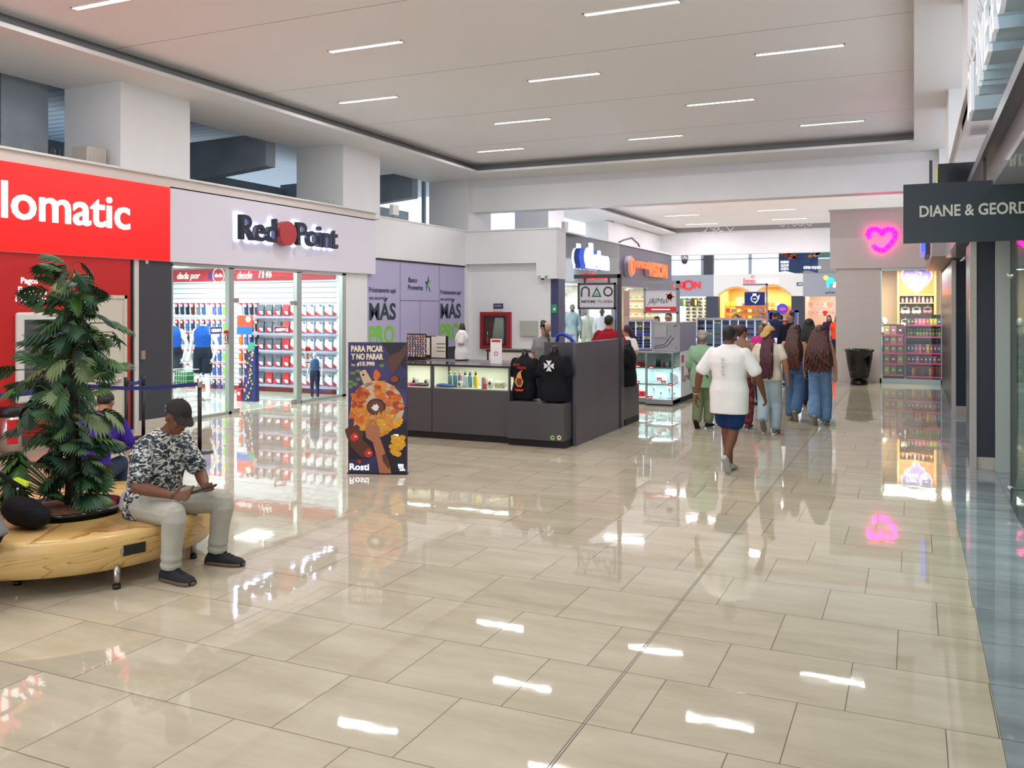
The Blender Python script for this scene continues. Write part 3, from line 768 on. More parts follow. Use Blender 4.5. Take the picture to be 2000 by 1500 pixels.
layout = [(594, 'black navy black maroon grey blue white purple blue lime_green grey . white navy black navy'), (626, 'maroon maroon blue navy grey black purple grey blue lime_green . . . . black black'),
          (652, 'black grey black maroon blue . grey purple blue lime_green . . orange blue navy black'), (684, 'grey black white grey black . blue blue blue lime_green . . orange maroon blue navy'),
          (712, 'white grey white . . navy blue blue purple lime_green . . grey maroon black navy'), (742, '. . . . . . blue navy blue grey . . maroon blue black black')]
for r, (py, names) in enumerate(layout):
    for c_, nm in enumerate(names.split()):
        if nm == '.': continue
        nm = nm.replace('_', ' ')
        loc = at(347 + c_ * 10.4, py - 2, SY - .0)
        loc.y = SY - .01
        lab = '%s garment hanging on the slat wall, %s row, %s hook' % (nm, ('top', 'second', 'third', 'fourth', 'fifth', 'lowest')[r], ('first second third fourth fifth sixth seventh eighth ninth tenth eleventh twelfth thirteenth fourteenth fifteenth sixteenth'.split())[c_])
        if nm not in protos:
            protos[nm] = sock(scol[nm], 0); o = protos[nm]; o.location = loc; o['label'] = lab
        else: o = dup(protos[nm], loc, 0, lab)
        o['group'] = 'garments hanging on the slat wall'
# glazing
def pane(name, label, y0, y1, z0=.05, z1=2.58, fr=.045, x=LX - .1, door=False, cat='window', gl=None):
    t = thing(name, label, cat, (x, (y0 + y1) / 2, 0))
    MB().m(gl or GLASS).box(x - .005, x + .005, y0, y1, z0, z1).build('pane', t)
    return t
X0 = LX - .1
struct('window_1', MB().m(ALU).box(X0 - .05, X0 + .04, 10.86, 10.9, 0, 2.62).box(X0 - .05, X0 + .04, 10.86, 15.75, 2.58, 2.64).box(X0 - .05, X0 + .04, 10.86, 12.27, 0, .05).box(X0 - .05, X0 + .04, 14.22, 15.75, 0, .05).box(X0 - .05, X0 + .04, 12.2, 12.33, 0, 2.6).box(X0 - .05, X0 + .04, 14.1, 14.25, 0, 2.6).box(X0 - .05, X0 + .04, 15.62, 15.75, 0, 2.62))
pane('window_pane', 'left shop window pane in front of the blue vest mannequins', 10.9, 12.2)
pane('window_pane', 'right shop window pane in front of the child mannequin', 14.25, 15.62)
t = pane('glass_door', 'frameless glass door of the Red Point shop with the open sign', 12.34, 14.09, .03, 2.5, cat='door')
MB().m(STEEL).box(X0 - .02, X0 + .02, 12.34, 12.5, 0, .08).box(X0 - .02, X0 + .02, 13.95, 14.2, .0, .08).box(X0 - .02, X0 + .02, 12.34, 12.48, 1.98, 2.06).box(X0 - .02, X0 + .02, 13.92, 14.2, 1.94, 2.02).box(X0 - .02, X0 + .02, 13.15, 13.2, 2.45, 2.6).build('patch_fitting', t)
def hang_sign(txt, col, px0, px1, py0, py1, py_top, label):
    a, b_ = atX(px0, py1, X0 + .02), atX(px1, py0, X0 + .02)
    t = thing('hanging_notice', label, 'sign', a)
    MB().m(WPL).box(X0 + .01, X0 + .018, a.y, b_.y, a.z, a.z + .13).m(col).box(X0 + .016, X0 + .021, a.y + .01, b_.y - .01, a.z + .01, a.z + .12).build('board', t)
    MB().m(LETW).text(txt, (X0 + .022, a.y + .03, a.z + .035), UY, UZ, h=.06, wd=b_.y - a.y - .06, d=.002, bold=.03).build('lettering', t)
    m = ((a.y + b_.y) / 2); zt = a.z + .45
    MB().m(WPL).tube([(X0 + .015, a.y + .03, a.z + .13), (X0 + .015, m, zt), (X0 + .015, b_.y - .03, a.z + .13)], .003, 5).build('cord', t)
hang_sign('CERRADO', M('sign_blue', (24, 60, 140), .4), 410, 434, 643, 653, 612, 'blue CERRADO board hanging on the left shop window')
hang_sign('ABIERTO', M('sign_darkred', (150, 40, 50), .4), 535.5, 559.5, 641, 651, 612, 'red ABIERTO board hanging on the glass door')
def sticker(px0, px1, py0, py1, label, circ=True):
    a, b_ = atX(px0, py1, X0 + .012), atX(px1, py0, X0 + .012)
    t = thing('window_sticker', label, 'sticker', a)
    w_, h_ = b_.y - a.y, b_.z - a.z
    MB().m(WPL).box(X0 + .006, X0 + .012, a.y, b_.y, a.z, b_.z).m(M('sticker_red', (190, 30, 36), .4)).box(X0 + .011, X0 + .015, a.y, b_.y, b_.z - h_ * .22, b_.z).build('card', t)
    b = MB().m(M('sticker_red')).ring2((X0 + .013, a.y + w_ / 2, a.z + h_ * .48), UY, UZ, 0, 0, w_ * .26, w_ * .36, .002).m(BLACK).box(X0 + .012, X0 + .014, a.y + w_ * .42, a.y + w_ * .58, a.z + h_ * .36, a.z + h_ * .6).box(X0 + .012, X0 + .014, a.y + w_ * .1, a.y + w_ * .9, a.z + h_ * .08, a.z + h_ * .13).build('symbol', t)
sticker(437, 452, 645, 674, 'white no smoking sticker with red header on the left pane edge')
sticker(596, 606, 678, 712, 'narrow white notice sticker on the right shop window')
# mannequins
MW = M('mannequin_white', (236, 234, 236), .3)
BLU = fabric('royal_blue_jersey', (32, 84, 176)); DKS = fabric('dark_shorts', (34, 38, 54))
def vest_mannequin(px, py, label, sgn=1):
    p = gr(px, py)
    H = 1.72
    J = joints(H, eL=(-.27, -.06, 1.12), wL=(-.24, .03, .86), eR=(.27, -.06, 1.12), wR=(.25, .05, .86))
    o, J = human(label, p + V(0, 0, .03), R(200), H, J, mat=MW, head=False, top=BLU, sleeve_=0, top_off=.008, bottom=.0, pants=DKS, pant='short', cat='mannequin', name='mannequin', group='shop mannequins', vox=.014)
    MB().m(GLASS_G).lathe([(.16, -.03), (.16, -.018)], (0, 0, 0), 24).m(STEEL).tube([(0, -.0, -.02), (0, 0, .05)], .012).build('base_plate', o, local=True)
    return o
vest_mannequin(396, 782, 'white headless mannequin in blue vest and dark shorts behind the left pane')
vest_mannequin(338, 782, 'white headless mannequin in blue vest half hidden by the slate wall')
p = gr(615, 781)
Hc = .98
o, J = human('small child mannequin in blue vest and navy trousers behind the right pane', p, R(200), Hc, joints(Hc), mat=MW, top=fabric('slate_blue_knit', (62, 92, 140)), sleeve_=0, top_off=.006, bottom=0, pants=fabric('navy_cord', (28, 40, 76)), shoes=fabric('pale_blue_shoe', (90, 150, 200)), cat='mannequin', name='mannequin', vox=.012, group='shop mannequins')
# sock display tower and white basket rack
t = thing('cardboard_tower', 'leaning cardboard sock display with colourful fruit and dot print', 'display stand', gr(483, 785))
p = gr(483, 784)
b = MB().m(M('tower_navy', (40, 44, 120), .5)).rings([[p + V(-.1, -.06, 0), p + V(.22, -.02, 0), p + V(.22, .1, 0), p + V(-.1, .1, 0)], [p + V(.02, 0, 1.12), p + V(.2, 0, 1.12), p + V(.2, .1, 1.12), p + V(.02, .1, 1.12)]], smooth=False)
b.m(M('tower_teal', (70, 170, 150), .5)).disc(p + V(.11, -.012, 1.1), UX, UZ, 0, 0, .09, d=-.02)
rn = random.Random(3)
for i in range(34):
    z = .06 + i * .03; x = rn.uniform(-.03, .17)
    b.m((M('dot_orange', (240, 150, 30), .5), PW, PLIME, M('dot_pink', (230, 60, 110), .5), M('dot_yellow', (250, 200, 50), .5))[i % 5]).disc(p + V(x, -.065 + .055 * z / 1.1, z), UX, UZ, 0, 0, .022, d=-.004, n=8)
b.build('printed_panel', t)
MB().m(PR).box(p.x - .22, p.x - .1, p.y - .06, p.y + .1, 0, .25).m(PW).disc((p.x - .16, p.y - .065, .16), UX, UZ, 0, 0, .035).build('base_box', t)
pc = at(478, 640, 15.2)
MB().m(M('poster_orange', (236, 78, 50), .4)).box(at(463, 600, 15.2).x, at(493, 600, 15.2).x, 15.2, 15.22, 1.42, 1.72).m(M('poster_blue', (36, 110, 200), .4)).box(at(463, 600, 15.2).x, at(493, 600, 15.2).x, 15.19, 15.2, 1.3, 1.47).m(PW).disc((pc.x + .1, 15.195, 1.64), UX, UZ, 0, 0, .07).build('topper_card', t)
p = gr(357, 818)
t = thing('wire_basket_rack', 'white wire basket rack behind the left window beside the mannequins', 'rack', p)
b = MB().m(WPL)
for k in range(9):
    z = .12 + k * .09
    b.tube([p + V(-.2, -.15, z), p + V(.22, -.15, z), p + V(.22, .15, z), p + V(-.2, .15, z), p + V(-.2, -.15, z)], .006, 5)
for k in range(9):
    x = -.2 + k * .0525
    b.tube([p + V(x, -.15, .02), p + V(x, -.15, .85)], .005, 5)
b.build('wire_frame', t)
MB().m(M('rack_green', (50, 150, 80), .5)).box(p.x - .1, p.x + .15, p.y - .1, p.y + .1, .6, .8).build('folded_stock', t)

# ---------------------------------------------------------------- bank hoarding
BKP = M('bank_lilac_panel', (178, 172, 206), .35)
struct('wall_hoarding', MB().m(BKP).box(LX - .2, LX - .12, 16.62, 21.42, .86, 3.0).m(M('hoarding_base', (40, 44, 54), .4)).box(LX - .2, LX - .115, 16.7, 21.42, 0, .86).m(M('thin_seam', (90, 86, 110), .5)).box(LX - .125, LX - .117, 18.03, 18.045, .86, 3.0).box(LX - .125, LX - .117, 19.93, 19.945, .86, 3.0).box(LX - .125, LX - .117, 18.04, 19.94, 2.05, 2.065).box(LX - .125, LX - .117, 18.95, 18.96, .86, 2.05).m(BLACK).box(LX - .2, LX - .1, 16.8, 21.42, 2.98, 3.02))
HXX = LX - .118
t = thing('bank_lettering', 'Banco Promerica name with blue and green star on the lilac hoarding', 'lettering', (HXX, 18.9, 2.3))
MB().m(M('navy_print', (40, 48, 96), .5)).text('Banco', (HXX, 18.4, 2.5), UY, UZ, h=.125, wd=.43, d=.004, shear=.15, bold=.02).text('Promerica', (HXX, 18.38, 2.32), UY, UZ, h=.125, wd=.72, d=.004, shear=.15, bold=.02).build('letters', t)
q = V(HXX, 19.35, 2.5)
MB().m(M('navy_print')).poly([(-.16, .03), (-.03, .04), (.03, .2), (.05, .06), (0.0, -.0), (-.1, -.2), (-.07, -.02)], q, UY, UZ).poly([(.02, -.06), (.07, -.1), (.14, -.23), (.05, -.15)], q, UY, UZ).m(GRTXT).poly([(-.02, -.1), (.06, .07), (.17, .08), (.08, .0), (.0, -.12), (-.08, -.22)], q, UY, UZ, .006).build('star', t)
for k, (y0, lab) in enumerate(((16.72, 'left'), (20.0, 'right'))):
    t = thing('wall_lettering', 'Próximamente aquí MÁS PRO printed on the %s panel of the lilac hoarding' % lab, 'lettering', (HXX, y0 + .5, 1.0), group='hoarding slogans')
    MB().m(M('navy_print')).text('Próximamente aquí', (HXX, y0, 2.2), UY, UZ, h=.15, wd=1.12, d=.004, bold=.012).text('una sucursal', (HXX, y0, 2.07), UY, UZ, h=.09, wd=.62, d=.004).build('small_print', t)
    MB().m(DKTXT).text('MAS', (HXX, y0, 1.6), UY, UZ, h=.4, wd=1.12, d=.004, bold=.028).poly([(.6, .42), (.68, .42), (.78, .52), (.66, .52)], (HXX, y0, 1.6), UY, UZ).build('dark_letters', t)
    MB().m(GRTXT).text('PRO', (HXX, y0, 1.04), UY, UZ, h=.44, wd=1.06, d=.004, bold=.03).build('green_letters', t)
# fire hose cabinet etc on the recessed wall
Y5 = 21.5
t = thing('fire_hose_cabinet', 'dark red glazed fire hose cabinet on the white wall', 'cabinet', (-10.2, Y5, .78))
FR_ = M('cabinet_red', (150, 22, 32), .4)
MB().m(FR_).box(-10.67, -10.57, Y5 - .12, Y5, .78, 1.77).box(-9.88, -9.78, Y5 - .12, Y5, .78, 1.77).box(-10.57, -9.88, Y5 - .12, Y5, .78, .88).box(-10.57, -9.88, Y5 - .12, Y5, 1.67, 1.77).m(M('cabinet_inside', (110, 46, 44), .6)).box(-10.57, -9.88, Y5 - .02, Y5 - .01, .88, 1.67).build('frame', t)
b = MB().m(M('canvas_hose', (196, 186, 172), .8))
for k in range(8): b.tube([(-10.33 + k * .045, Y5 - .06, .92), (-10.28 + k * .04, Y5 - .07, 1.25), (-10.22 + k * .03, Y5 - .06, 1.62)], .02, 6)
b.build('hose', t)
MB().m(PR).tube([(-10.47, Y5 - .06, .9), (-10.47, Y5 - .06, 1.1)], .05, 12).m(STEEL).tube([(-10.47, Y5 - .06, 1.1), (-10.47, Y5 - .06, 1.25)], .03, 12).build('extinguisher', t)
MB().m(GLASS).box(-10.57, -9.88, Y5 - .115, Y5 - .11, .88, 1.67).build('pane', t)
MB().m(M('panel_greygreen', (176, 180, 166), .45)).box(-9.5, -9.02, Y5 - .1, Y5 - .22 + .2, 1.14, 1.54).m(BLACK).box(-9.12, -9.09, Y5 - .09, Y5 - .08, 1.3, 1.34).build('electrical_box', bevel=.008, tag_=('pale grey electrical box beside the fire hose cabinet', 'electrical box'))
MB().m(M('plaque_blue', (58, 62, 96), .4)).box(-10.31, -10.03, Y5 - .03, Y5, 1.86, 2.0).m(WPL).text('SUCURSAL', (-10.27, Y5 - .031, 1.92), UX, UZ, h=.035, wd=.2, d=-.003).box(-10.31, -10.03, Y5 - .025, Y5, 1.8, 1.815).build('wall_plaque', tag_=('small slate blue plaque above the fire hose cabinet', 'sign'))
MB().m(M('exit_green', (30, 120, 70), .4, emit=.4)).box(-8.62, -8.48, Y5 - .03, Y5, 1.75, 1.97).m(WPL).poly([(.03, .1), (.08, .15), (.08, .12), (.11, .12), (.11, .08), (.08, .08), (.08, .05)], (-8.62, Y5 - .033, 1.75), UX, UZ, -.003).build('exit_sign', tag_=('small green arrow sign on the blue pilaster', 'sign'))
MB().m(WPL).lathe([(.03, 0), (.06, .03), (.06, .07)], (-8.78, 21.24, 2.64), 16).m(BLACKG).ell((-8.78, 21.24, 2.64), .04).build('security_camera', tag_=('white dome camera under the stepped white bulkhead', 'camera'))

# ---------------------------------------------------------------- standing poster
c0, c1 = gr(680, 925), gr(794, 927)
u = (c1 - c0).normalized(); PW_ = (c1 - c0).length; n = V(u.y, -u.x, 0)
t = thing('standing_poster', 'tall free standing purple food poster reading PARA PICAR Y NO PARAR, Rosti', 'poster', (c0 + c1) / 2)
PURP = M('poster_purple', (58, 50, 96), .45, noise=(3, .6))
mb = MB().m(PURP).obox((c0 + c1) / 2 + V(0, 0, .755) - n * .03, u, UZ, n, PW_ / 2, .745, .03)
mb.build('board', t)
MB().m(BLACK).obox((c0 + c1) / 2 + V(0, 0, .005) - n * .03, u, UZ, n, PW_ / 2 + .01, .005, .05).build('foot_plate', t)
K = PW_ / 575.0; KZ = 1.49 / 1290.0        # poster artwork measured in a 575 x 1290 grid, origin lower left
def pp(pts): return [((x - 92) * K, (1440 - y) * KZ) for x, y in pts]
def P(b, mat, pts, d=.002): b.m(mat).poly(pp(pts), o_, u, UZ, d)
o_ = c0 + n * .0005 + V(0, 0, .01)
def blob(b, mat, cx, cy, rx, ry, d=.002, rn=random.Random(5), n_=14, j=.18):
    P(b, mat, [(cx + rx * (1 + rn.uniform(-j, j)) * math.cos(2 * PI * i / n_), cy + ry * (1 + rn.uniform(-j, j)) * math.sin(2 * PI * i / n_)) for i in range(n_)], d)
WOOD = M('pt_wood', (206, 176, 146), .5); ORG = M('pt_orange', (206, 104, 34), .5, noise=(40, .35)); ORD = M('pt_rust', (168, 66, 30), .5, noise=(40, .3)); YEL = M('pt_yellow', (222, 164, 36), .5, noise=(50, .3)); CHP = M('pt_chip', (216, 138, 48), .5, noise=(30, .2))
BRN = M('pt_bowl', (62, 34, 30), .5); BEAN = M('pt_beans', (104, 60, 48), .5, noise=(60, .3)); PSK = M('pt_skin', (176, 112, 78), .5); PSD = M('pt_skin_dark', (88, 56, 44), .5); GRN = M('pt_leaf', (104, 130, 62), .5); DKP = M('pt_dark', (34, 26, 44), .5); PRED = M('pt_red', (200, 50, 40), .5); PWH = M('pt_white', (238, 230, 220), .5)
b = MB()
P(b, DKP, [(420, 152), (664, 152), (664, 420), (560, 330), (480, 240)])
P(b, DKP, [(92, 980), (330, 1000), (420, 1180), (300, 1300), (92, 1300)]); P(b, DKP, [(420, 1060), (664, 900), (664, 1438), (500, 1438)])
P(b, WOOD, [(200, 440), (262, 418), (345, 560), (260, 600)], .003); blob(b, DKP, 242, 470, 12, 12, .004)
blob(b, WOOD, 380, 790, 262, 262, .003, j=.01, n_=40)
blob(b, M('pt_board', (92, 52, 36), .5), 160, 1060, 95, 90, .003); P(b, M('pt_board'), [(100, 1100), (180, 1060), (330, 1200), (300, 1290), (220, 1280), (130, 1190)], .004)
b.build('artwork_board', t)
b = MB(); rn = random.Random(2)
for i in range(44):      # rust triangles upper left
    a = rn.uniform(2.2, 3.3); r_ = rn.uniform(130, 240); cx, cy = 370 + r_ * math.cos(a), 760 - r_ * .9 * math.sin(a) 
    s_ = rn.uniform(28, 42); q = rn.uniform(0, 6)
    P(b, (ORD, ORG)[i % 2], [(cx + s_ * math.cos(q + k * 2.09), cy + s_ * math.sin(q + k * 2.09)) for k in range(3)], .005 + .0002 * i)
for i in range(26):      # tortilla chips lower left
    a = rn.uniform(3.2, 4.2); r_ = rn.uniform(90, 250); cx, cy = 370 + r_ * math.cos(a), 790 - r_ * math.sin(a) * .9
    s_ = rn.uniform(45, 65); q = rn.uniform(0, 6)
    P(b, (CHP, ORG)[i % 3 == 0], [(max(95, cx + s_ * math.cos(q + k * 2.09)), cy + s_ * math.sin(q + k * 2.09)) for k in range(3)], .006 + .0002 * i)
b.build('artwork_chips', t)
b = MB()
for i in range(46):      # fried pieces upper right
    a = rn.uniform(-.4, 1.6); r_ = rn.uniform(105, 255); cx, cy = 375 + r_ * math.cos(a), 790 - r_ * math.sin(a)
    blob(b, (ORG, ORD, CHP)[i % 3], min(cx, 630), cy, rn.uniform(28, 42), rn.uniform(18, 26), .005 + .0002 * i, rn)
blob(b, ORG, 375, 475, 34, 50, .006)
for i in range(34):      # yellow plantain
    a = rn.uniform(4.1, 5.9); r_ = rn.uniform(130, 260); cx, cy = 380 + r_ * math.cos(a), 800 - r_ * math.sin(a)
    blob(b, (YEL, YEL, CHP)[i % 3], cx, cy, rn.uniform(28, 48), rn.uniform(20, 32), .006 + .0002 * i, rn)
for i in range(22): blob(b, YEL, min(625, 600 + rn.uniform(-70, 40)), 1170 + rn.uniform(-90, 80), 34, 26, .006 + .0002 * i, rn)
b.build('artwork_fritters', t)
b = MB()
blob(b, BRN, 370, 785, 92, 82, .013, j=.01, n_=30); blob(b, BEAN, 370, 785, 78, 68, .014, j=.02, n_=30); blob(b, PWH, 368, 790, 36, 28, .015, rn, j=.4)
for x, y in ((550, 510),): blob(b, BRN, x, y, 48, 38, .008, j=.01, n_=24); blob(b, M('pt_sauce', (140, 62, 36), .5), x, y, 38, 30, .009, j=.02)
for x, y in ((160, 1085), (295, 1245)): blob(b, PRED, x, y, 42, 40, .008, rn); blob(b, PWH, x + 8, y - 4, 12, 9, .009, rn, j=.4)
for x, y in ((390, 865), (430, 855), (345, 890)): P(b, CHP, [(x - 28, y + 20), (x + 20, y - 42), (x + 26, y + 34)], .016)
b.build('artwork_bowls', t)
b = MB()
P(b, PSK, [(262, 1000), (300, 940), (322, 905), (330, 960), (342, 985), (350, 905), (380, 950), (405, 1010), (408, 1090), (440, 1180), (500, 1330), (520, 1437), (405, 1437), (380, 1290), (340, 1130), (275, 1090)], .018)
P(b, PSD, [(430, 1260), (470, 1240), (505, 1330), (500, 1400), (470, 1360), (440, 1320)], .019)
P(b, PSD, [(470, 330), (520, 270), (600, 240), (664, 170), (664, 260), (600, 370), (560, 440), (520, 455), (505, 400)], .006)
for x, y, q in ((140, 455, .4), (190, 435, 1.2), (120, 540, .2), (195, 515, .9), (115, 585, 2), (160, 565, 1.5), (425, 378, 0)):
    blob(b, GRN, x, y, 26, 18, .004, rn)
b.m(GRN).stroke(pp([(120, 350), (165, 420), (165, 500), (125, 580)]), .004, o_, u, UZ, .004)
b.build('artwork_hand', t)
b = MB().m(M('pt_cream', (240, 226, 200), .5))
def ptxt(s_, x0, y0, x1, y1, bold=.02, mat=None):
    a = pp([(x0, y1), (x1, y0)]); b.text(s_, o_ + u * a[0][0] + V(0, 0, a[0][1]), u, UZ, h=a[1][1] - a[0][1], wd=a[1][0] - a[0][0], d=.006, bold=bold)
ptxt('PARA PICAR', 122, 182, 438, 245, .04); ptxt('Y NO PARAR', 122, 260, 438, 322, .04); ptxt('Por', 128, 362, 165, 386, .01); ptxt('¢15.990', 180, 340, 355, 392, .04)
b.m(LETW); ptxt('Rosti', 108, 1348, 298, 1412, .015); ptxt('SÚPER', 540, 1050, 592, 1070, .02); ptxt('PIQUEO', 540, 1076, 597, 1096, .02); ptxt('BUENO', 585, 1345, 638, 1368, .02); ptxt('QUE ES', 588, 1372, 640, 1388, .02); ptxt('COSTA', 600, 1392, 655, 1412, .02)
b.m(PRED); blob(b, PRED, 205, 1328, 18, 18, .006, rn)
b.build('lettering', t)
# ---------------------------------------------------------------- printing kiosk
CHAR = M('charcoal_laminate', (74, 74, 77), .35)
CHAR2 = M('charcoal_side', (84, 80, 90), .35)
PLINTH = M('black_plinth', (18, 18, 20), .5)
CRM = M('case_cream', (214, 208, 190), .5)
def cabinet(label, x0, x1, y0, y1, z1):
    t = thing('display_counter', label, 'counter', ((x0 + x1) / 2, (y0 + y1) / 2, 0), group='charcoal kiosk counters')
    MB().m(CHAR).box(x0 + .004, x1 - .004, y0, y1, .1, z1).build('body', t, bevel=.004)
    MB().m(PLINTH).box(x0, x1, y0 + .06, y1, 0, .1).build('plinth', t)
    return t
def glass_case(t, x0, x1, y0, y1, z0, z1, back=CRM):
    b = MB().m(CHAR).box(x0, x0 + .025, y0, y0 + .03, z0, z1).box(x1 - .025, x1, y0, y0 + .03, z0, z1).box(x0, x1, y1 - .02, y1, z0, z1).m(back).box(x0 + .02, x1 - .02, y1 - .03, y1 - .02, z0, z1).box(x0 + .02, x1 - .02, y0 + .01, y1 - .02, z0, z0 + .012)
    b.build('case_frame', t)
    MB().m(M('counter_top', (50, 52, 56), .12)).box(x0, x1, y0, y1, z1, z1 + .03).build('top', t)
    MB().m(GLASS).box(x0 + .025, x1 - .025, y0 + .01, y0 + .015, z0, z1).build('front_pane', t)
    area('case_lamp', ((x0 + x1) / 2, (y0 + y1) / 2, z1 - .01), (x1 - x0) * .8, .05, 3.5, (1, .97, .9))
t1 = cabinet('charcoal kiosk counter half hidden behind the food poster', -7.35, -6.34, 11.15, 11.7, .73)
glass_case(t1, -7.35, -6.34, 11.15, 11.7, .73, 1.05)
t2 = cabinet('charcoal kiosk counter with the glass case of coloured bottles', -6.34, -5.1, 11.15, 11.7, .73)
glass_case(t2, -6.34, -5.1, 11.15, 11.7, .73, 1.05)
cabinet('low charcoal kiosk box under the two black shirts', -5.1, -4.26, 11.05, 11.6, .6)
MB().m(CHAR).box(-5.1, -5.05, 11.47, 11.75, .6, 1.1).box(-4.75, -4.26, 11.55, 11.6, .6, 1.41).build('partition', tag_=('dark upright panels behind the black shirt displays', 'panel'))
t = thing('partition_wall', 'tall grey side wall of the printing kiosk facing the walkway', 'wall panel', (-4.22, 12.4, 0))
MB().m(CHAR2).box(-4.25, -4.2, 11.36, 12.25, .0, 1.41).build('panel', t); MB().m(CHAR2).box(-4.25, -4.2, 12.256, 13.56, .0, 1.41).build('panel', t)
cabinet('low charcoal end box of the kiosk beside the walkway', -4.6, -4.2, 13.57, 14.4, .62)
cabinet('rear charcoal counter of the kiosk with white drawers', -6.9, -4.8, 13.9, 14.4, .9)
t = MB().m(M('drawer_white', (226, 216, 202), .5)).box(-6.75, -5.5, 13.87, 13.9, .93, 1.13).m(PLINTH).box(-6.8, -5.4, 13.85, 14.4, 1.13, 1.16).box(-6.8, -5.4, 13.9, 14.4, .9, 1.13).m(STEEL).tube([(-6.2, 13.85, 1.0), (-6.2, 13.85, 1.08)], .008).tube([(-6.05, 13.85, 1.0), (-6.05, 13.85, 1.08)], .008).build('drawer_unit', tag_=('white fronted drawer unit at the back of the kiosk', 'drawers'))
cabinet('inner charcoal counter carrying the badge board and white bust', -7.0, -5.35, 11.72, 12.35, 1.08)
# stickers
for k, (x, c_) in enumerate(((1079, M('st_green', (150, 210, 90), .4)), (1092, M('st_yellow', (226, 216, 170), .4)))):
    p = at(x, 855, 11.05)
    MB().m(c_).disc(p - V(0, .001, 0), UX, UZ, 0, 0, .032, d=-.003).m(BLACK).poly([(-.02, .0), (.0, .012), (.02, .006), (.008, -.01)], p - V(0, .004, 0), UX, UZ, -.002).build('round_sticker', tag_=('small round %s sticker low on the charcoal kiosk box' % ('green' if k == 0 else 'pale yellow'), 'sticker'))
# bottles
def bottle(px, col, label, capc=BLACK, h=.2, r=.032, z=.745, y=11.4, wood=False):
    p = at(px, 700, y); p.z = z
    t = thing('water_bottle', label, 'bottle', p, group='bottles in the glass case')
    MB().m(col).lathe([(r * .9, 0), (r, .01), (r, h * .72), (r * .75, h * .8), (r * .45, h * .84)], p, 16).build('flask', t)
    MB().m(capc).lathe([(r * .48, h * .84), (r * .5, h)], p, 12).build('cap', t)
    if not wood: MB().m(capc).tube([p + V(-r * .4, 0, h), p + V(-r * .4, 0, h * 1.1), p + V(r * .4, 0, h * 1.1), p + V(r * .4, 0, h)], .004, 6).build('carry_loop', t)
WD = M('cork', (200, 160, 120), .6)
bottle(879, M('b_sage', (170, 190, 176), .3), 'pale sage bottle with cork cap, first in the glass case', WD, .215, wood=True)
bottle(889, M('b_sky', (120, 190, 216), .3), 'sky blue bottle with cork cap in the glass case', WD, .215, wood=True)
bottle(898.5, M('b_pink', (222, 140, 186), .3), 'pink bottle with cork cap in the glass case', WD, .215, wood=True)
bottle(908.5, M('b_white', (236, 236, 236), .3), 'white metal bottle with black loop cap', BLACK, .2)
bottle(918, M('b_blue', (112, 168, 214), .3), 'blue metal bottle with dark loop cap', BLACK, .2)
bottle(929, M('b_yellow', (238, 206, 20), .3), 'yellow metal bottle with black loop cap', BLACK, .205)
def mug(px, label, col=MILK, pr=None, y=11.32, h=.09, r=.035, z=.745):
    p = at(px, 700, y); p.z = z
    t = thing('mug', label, 'mug', p, group='mugs in the glass cases')
    MB().m(col).lathe([(r * .95, 0), (r, h), (r * .9, h), (r * .88, .01)], p, 18).build('cup', t)
    MB().m(col).tube([p + V(r, 0, h * .8), p + V(r + .022, 0, h * .7), p + V(r + .022, 0, h * .35), p + V(r, 0, h * .2)], .005, 6).build('handle', t)
    if pr: MB().m(pr).disc(p + V(0, -r - .001, h * .5), UX, UZ, 0, 0, .02, d=-.003).build('print', t)
mug(899, 'white printed mug in front of the pink bottle', pr=M('p_brown', (120, 80, 70), .5))
mug(945, 'pink tumbler right of the yellow bottle', M('tum_pink', (220, 150, 160), .35), h=.15)
mug(946.5, 'small pink mug in front of the pink tumbler', M('mug_pink', (220, 70, 110), .4), y=11.25, h=.07, r=.032)
mug(958, 'white mug with dark lettering in the glass case', pr=BLACK, h=.13, y=11.4)
mug(971, 'frosted glass with yellow print at the right of the case', M('frost', (216, 210, 190), .3), M('p_yel', (220, 180, 60), .5), h=.1, y=11.45)
mug(981, 'second frosted glass at the right end of the case', M('frost'), M('p_grn', (170, 180, 110), .5), h=.1, y=11.45)
mug(810, 'white mug with dark print in the left glass case', pr=BLACK, h=.12)
mug(833, 'white mug with figure print at the right of the left case', pr=M('p_brown'), h=.11, y=11.4)
def cloth_pile(px0, px1, col, label, y=11.3):
    a, b_ = at(px0, 700, y), at(px1, 700, y); m_ = (a + b_) / 2; m_.z = .75
    L = (b_.x - a.x) / 2
    organic('folded_cloth', lambda b: (b.ell(m_ + V(0, 0, .012), (L, .09, .016)), b.ell(m_ + V(-L * .3, 0, .022), (L * .55, .07, .02))), col, None, .008, 2, tag_=(label, 'cloth'))
cloth_pile(796, 816, M('c_pink', (226, 50, 120), .7), 'folded bright pink shirt in the left glass case')
cloth_pile(813, 838, M('c_plum', (96, 40, 60), .7), 'folded plum shirt in the left glass case')
cloth_pile(850, 892, M('c_blue', (40, 90, 170), .7), 'flat blue cloth at the left of the bottles')
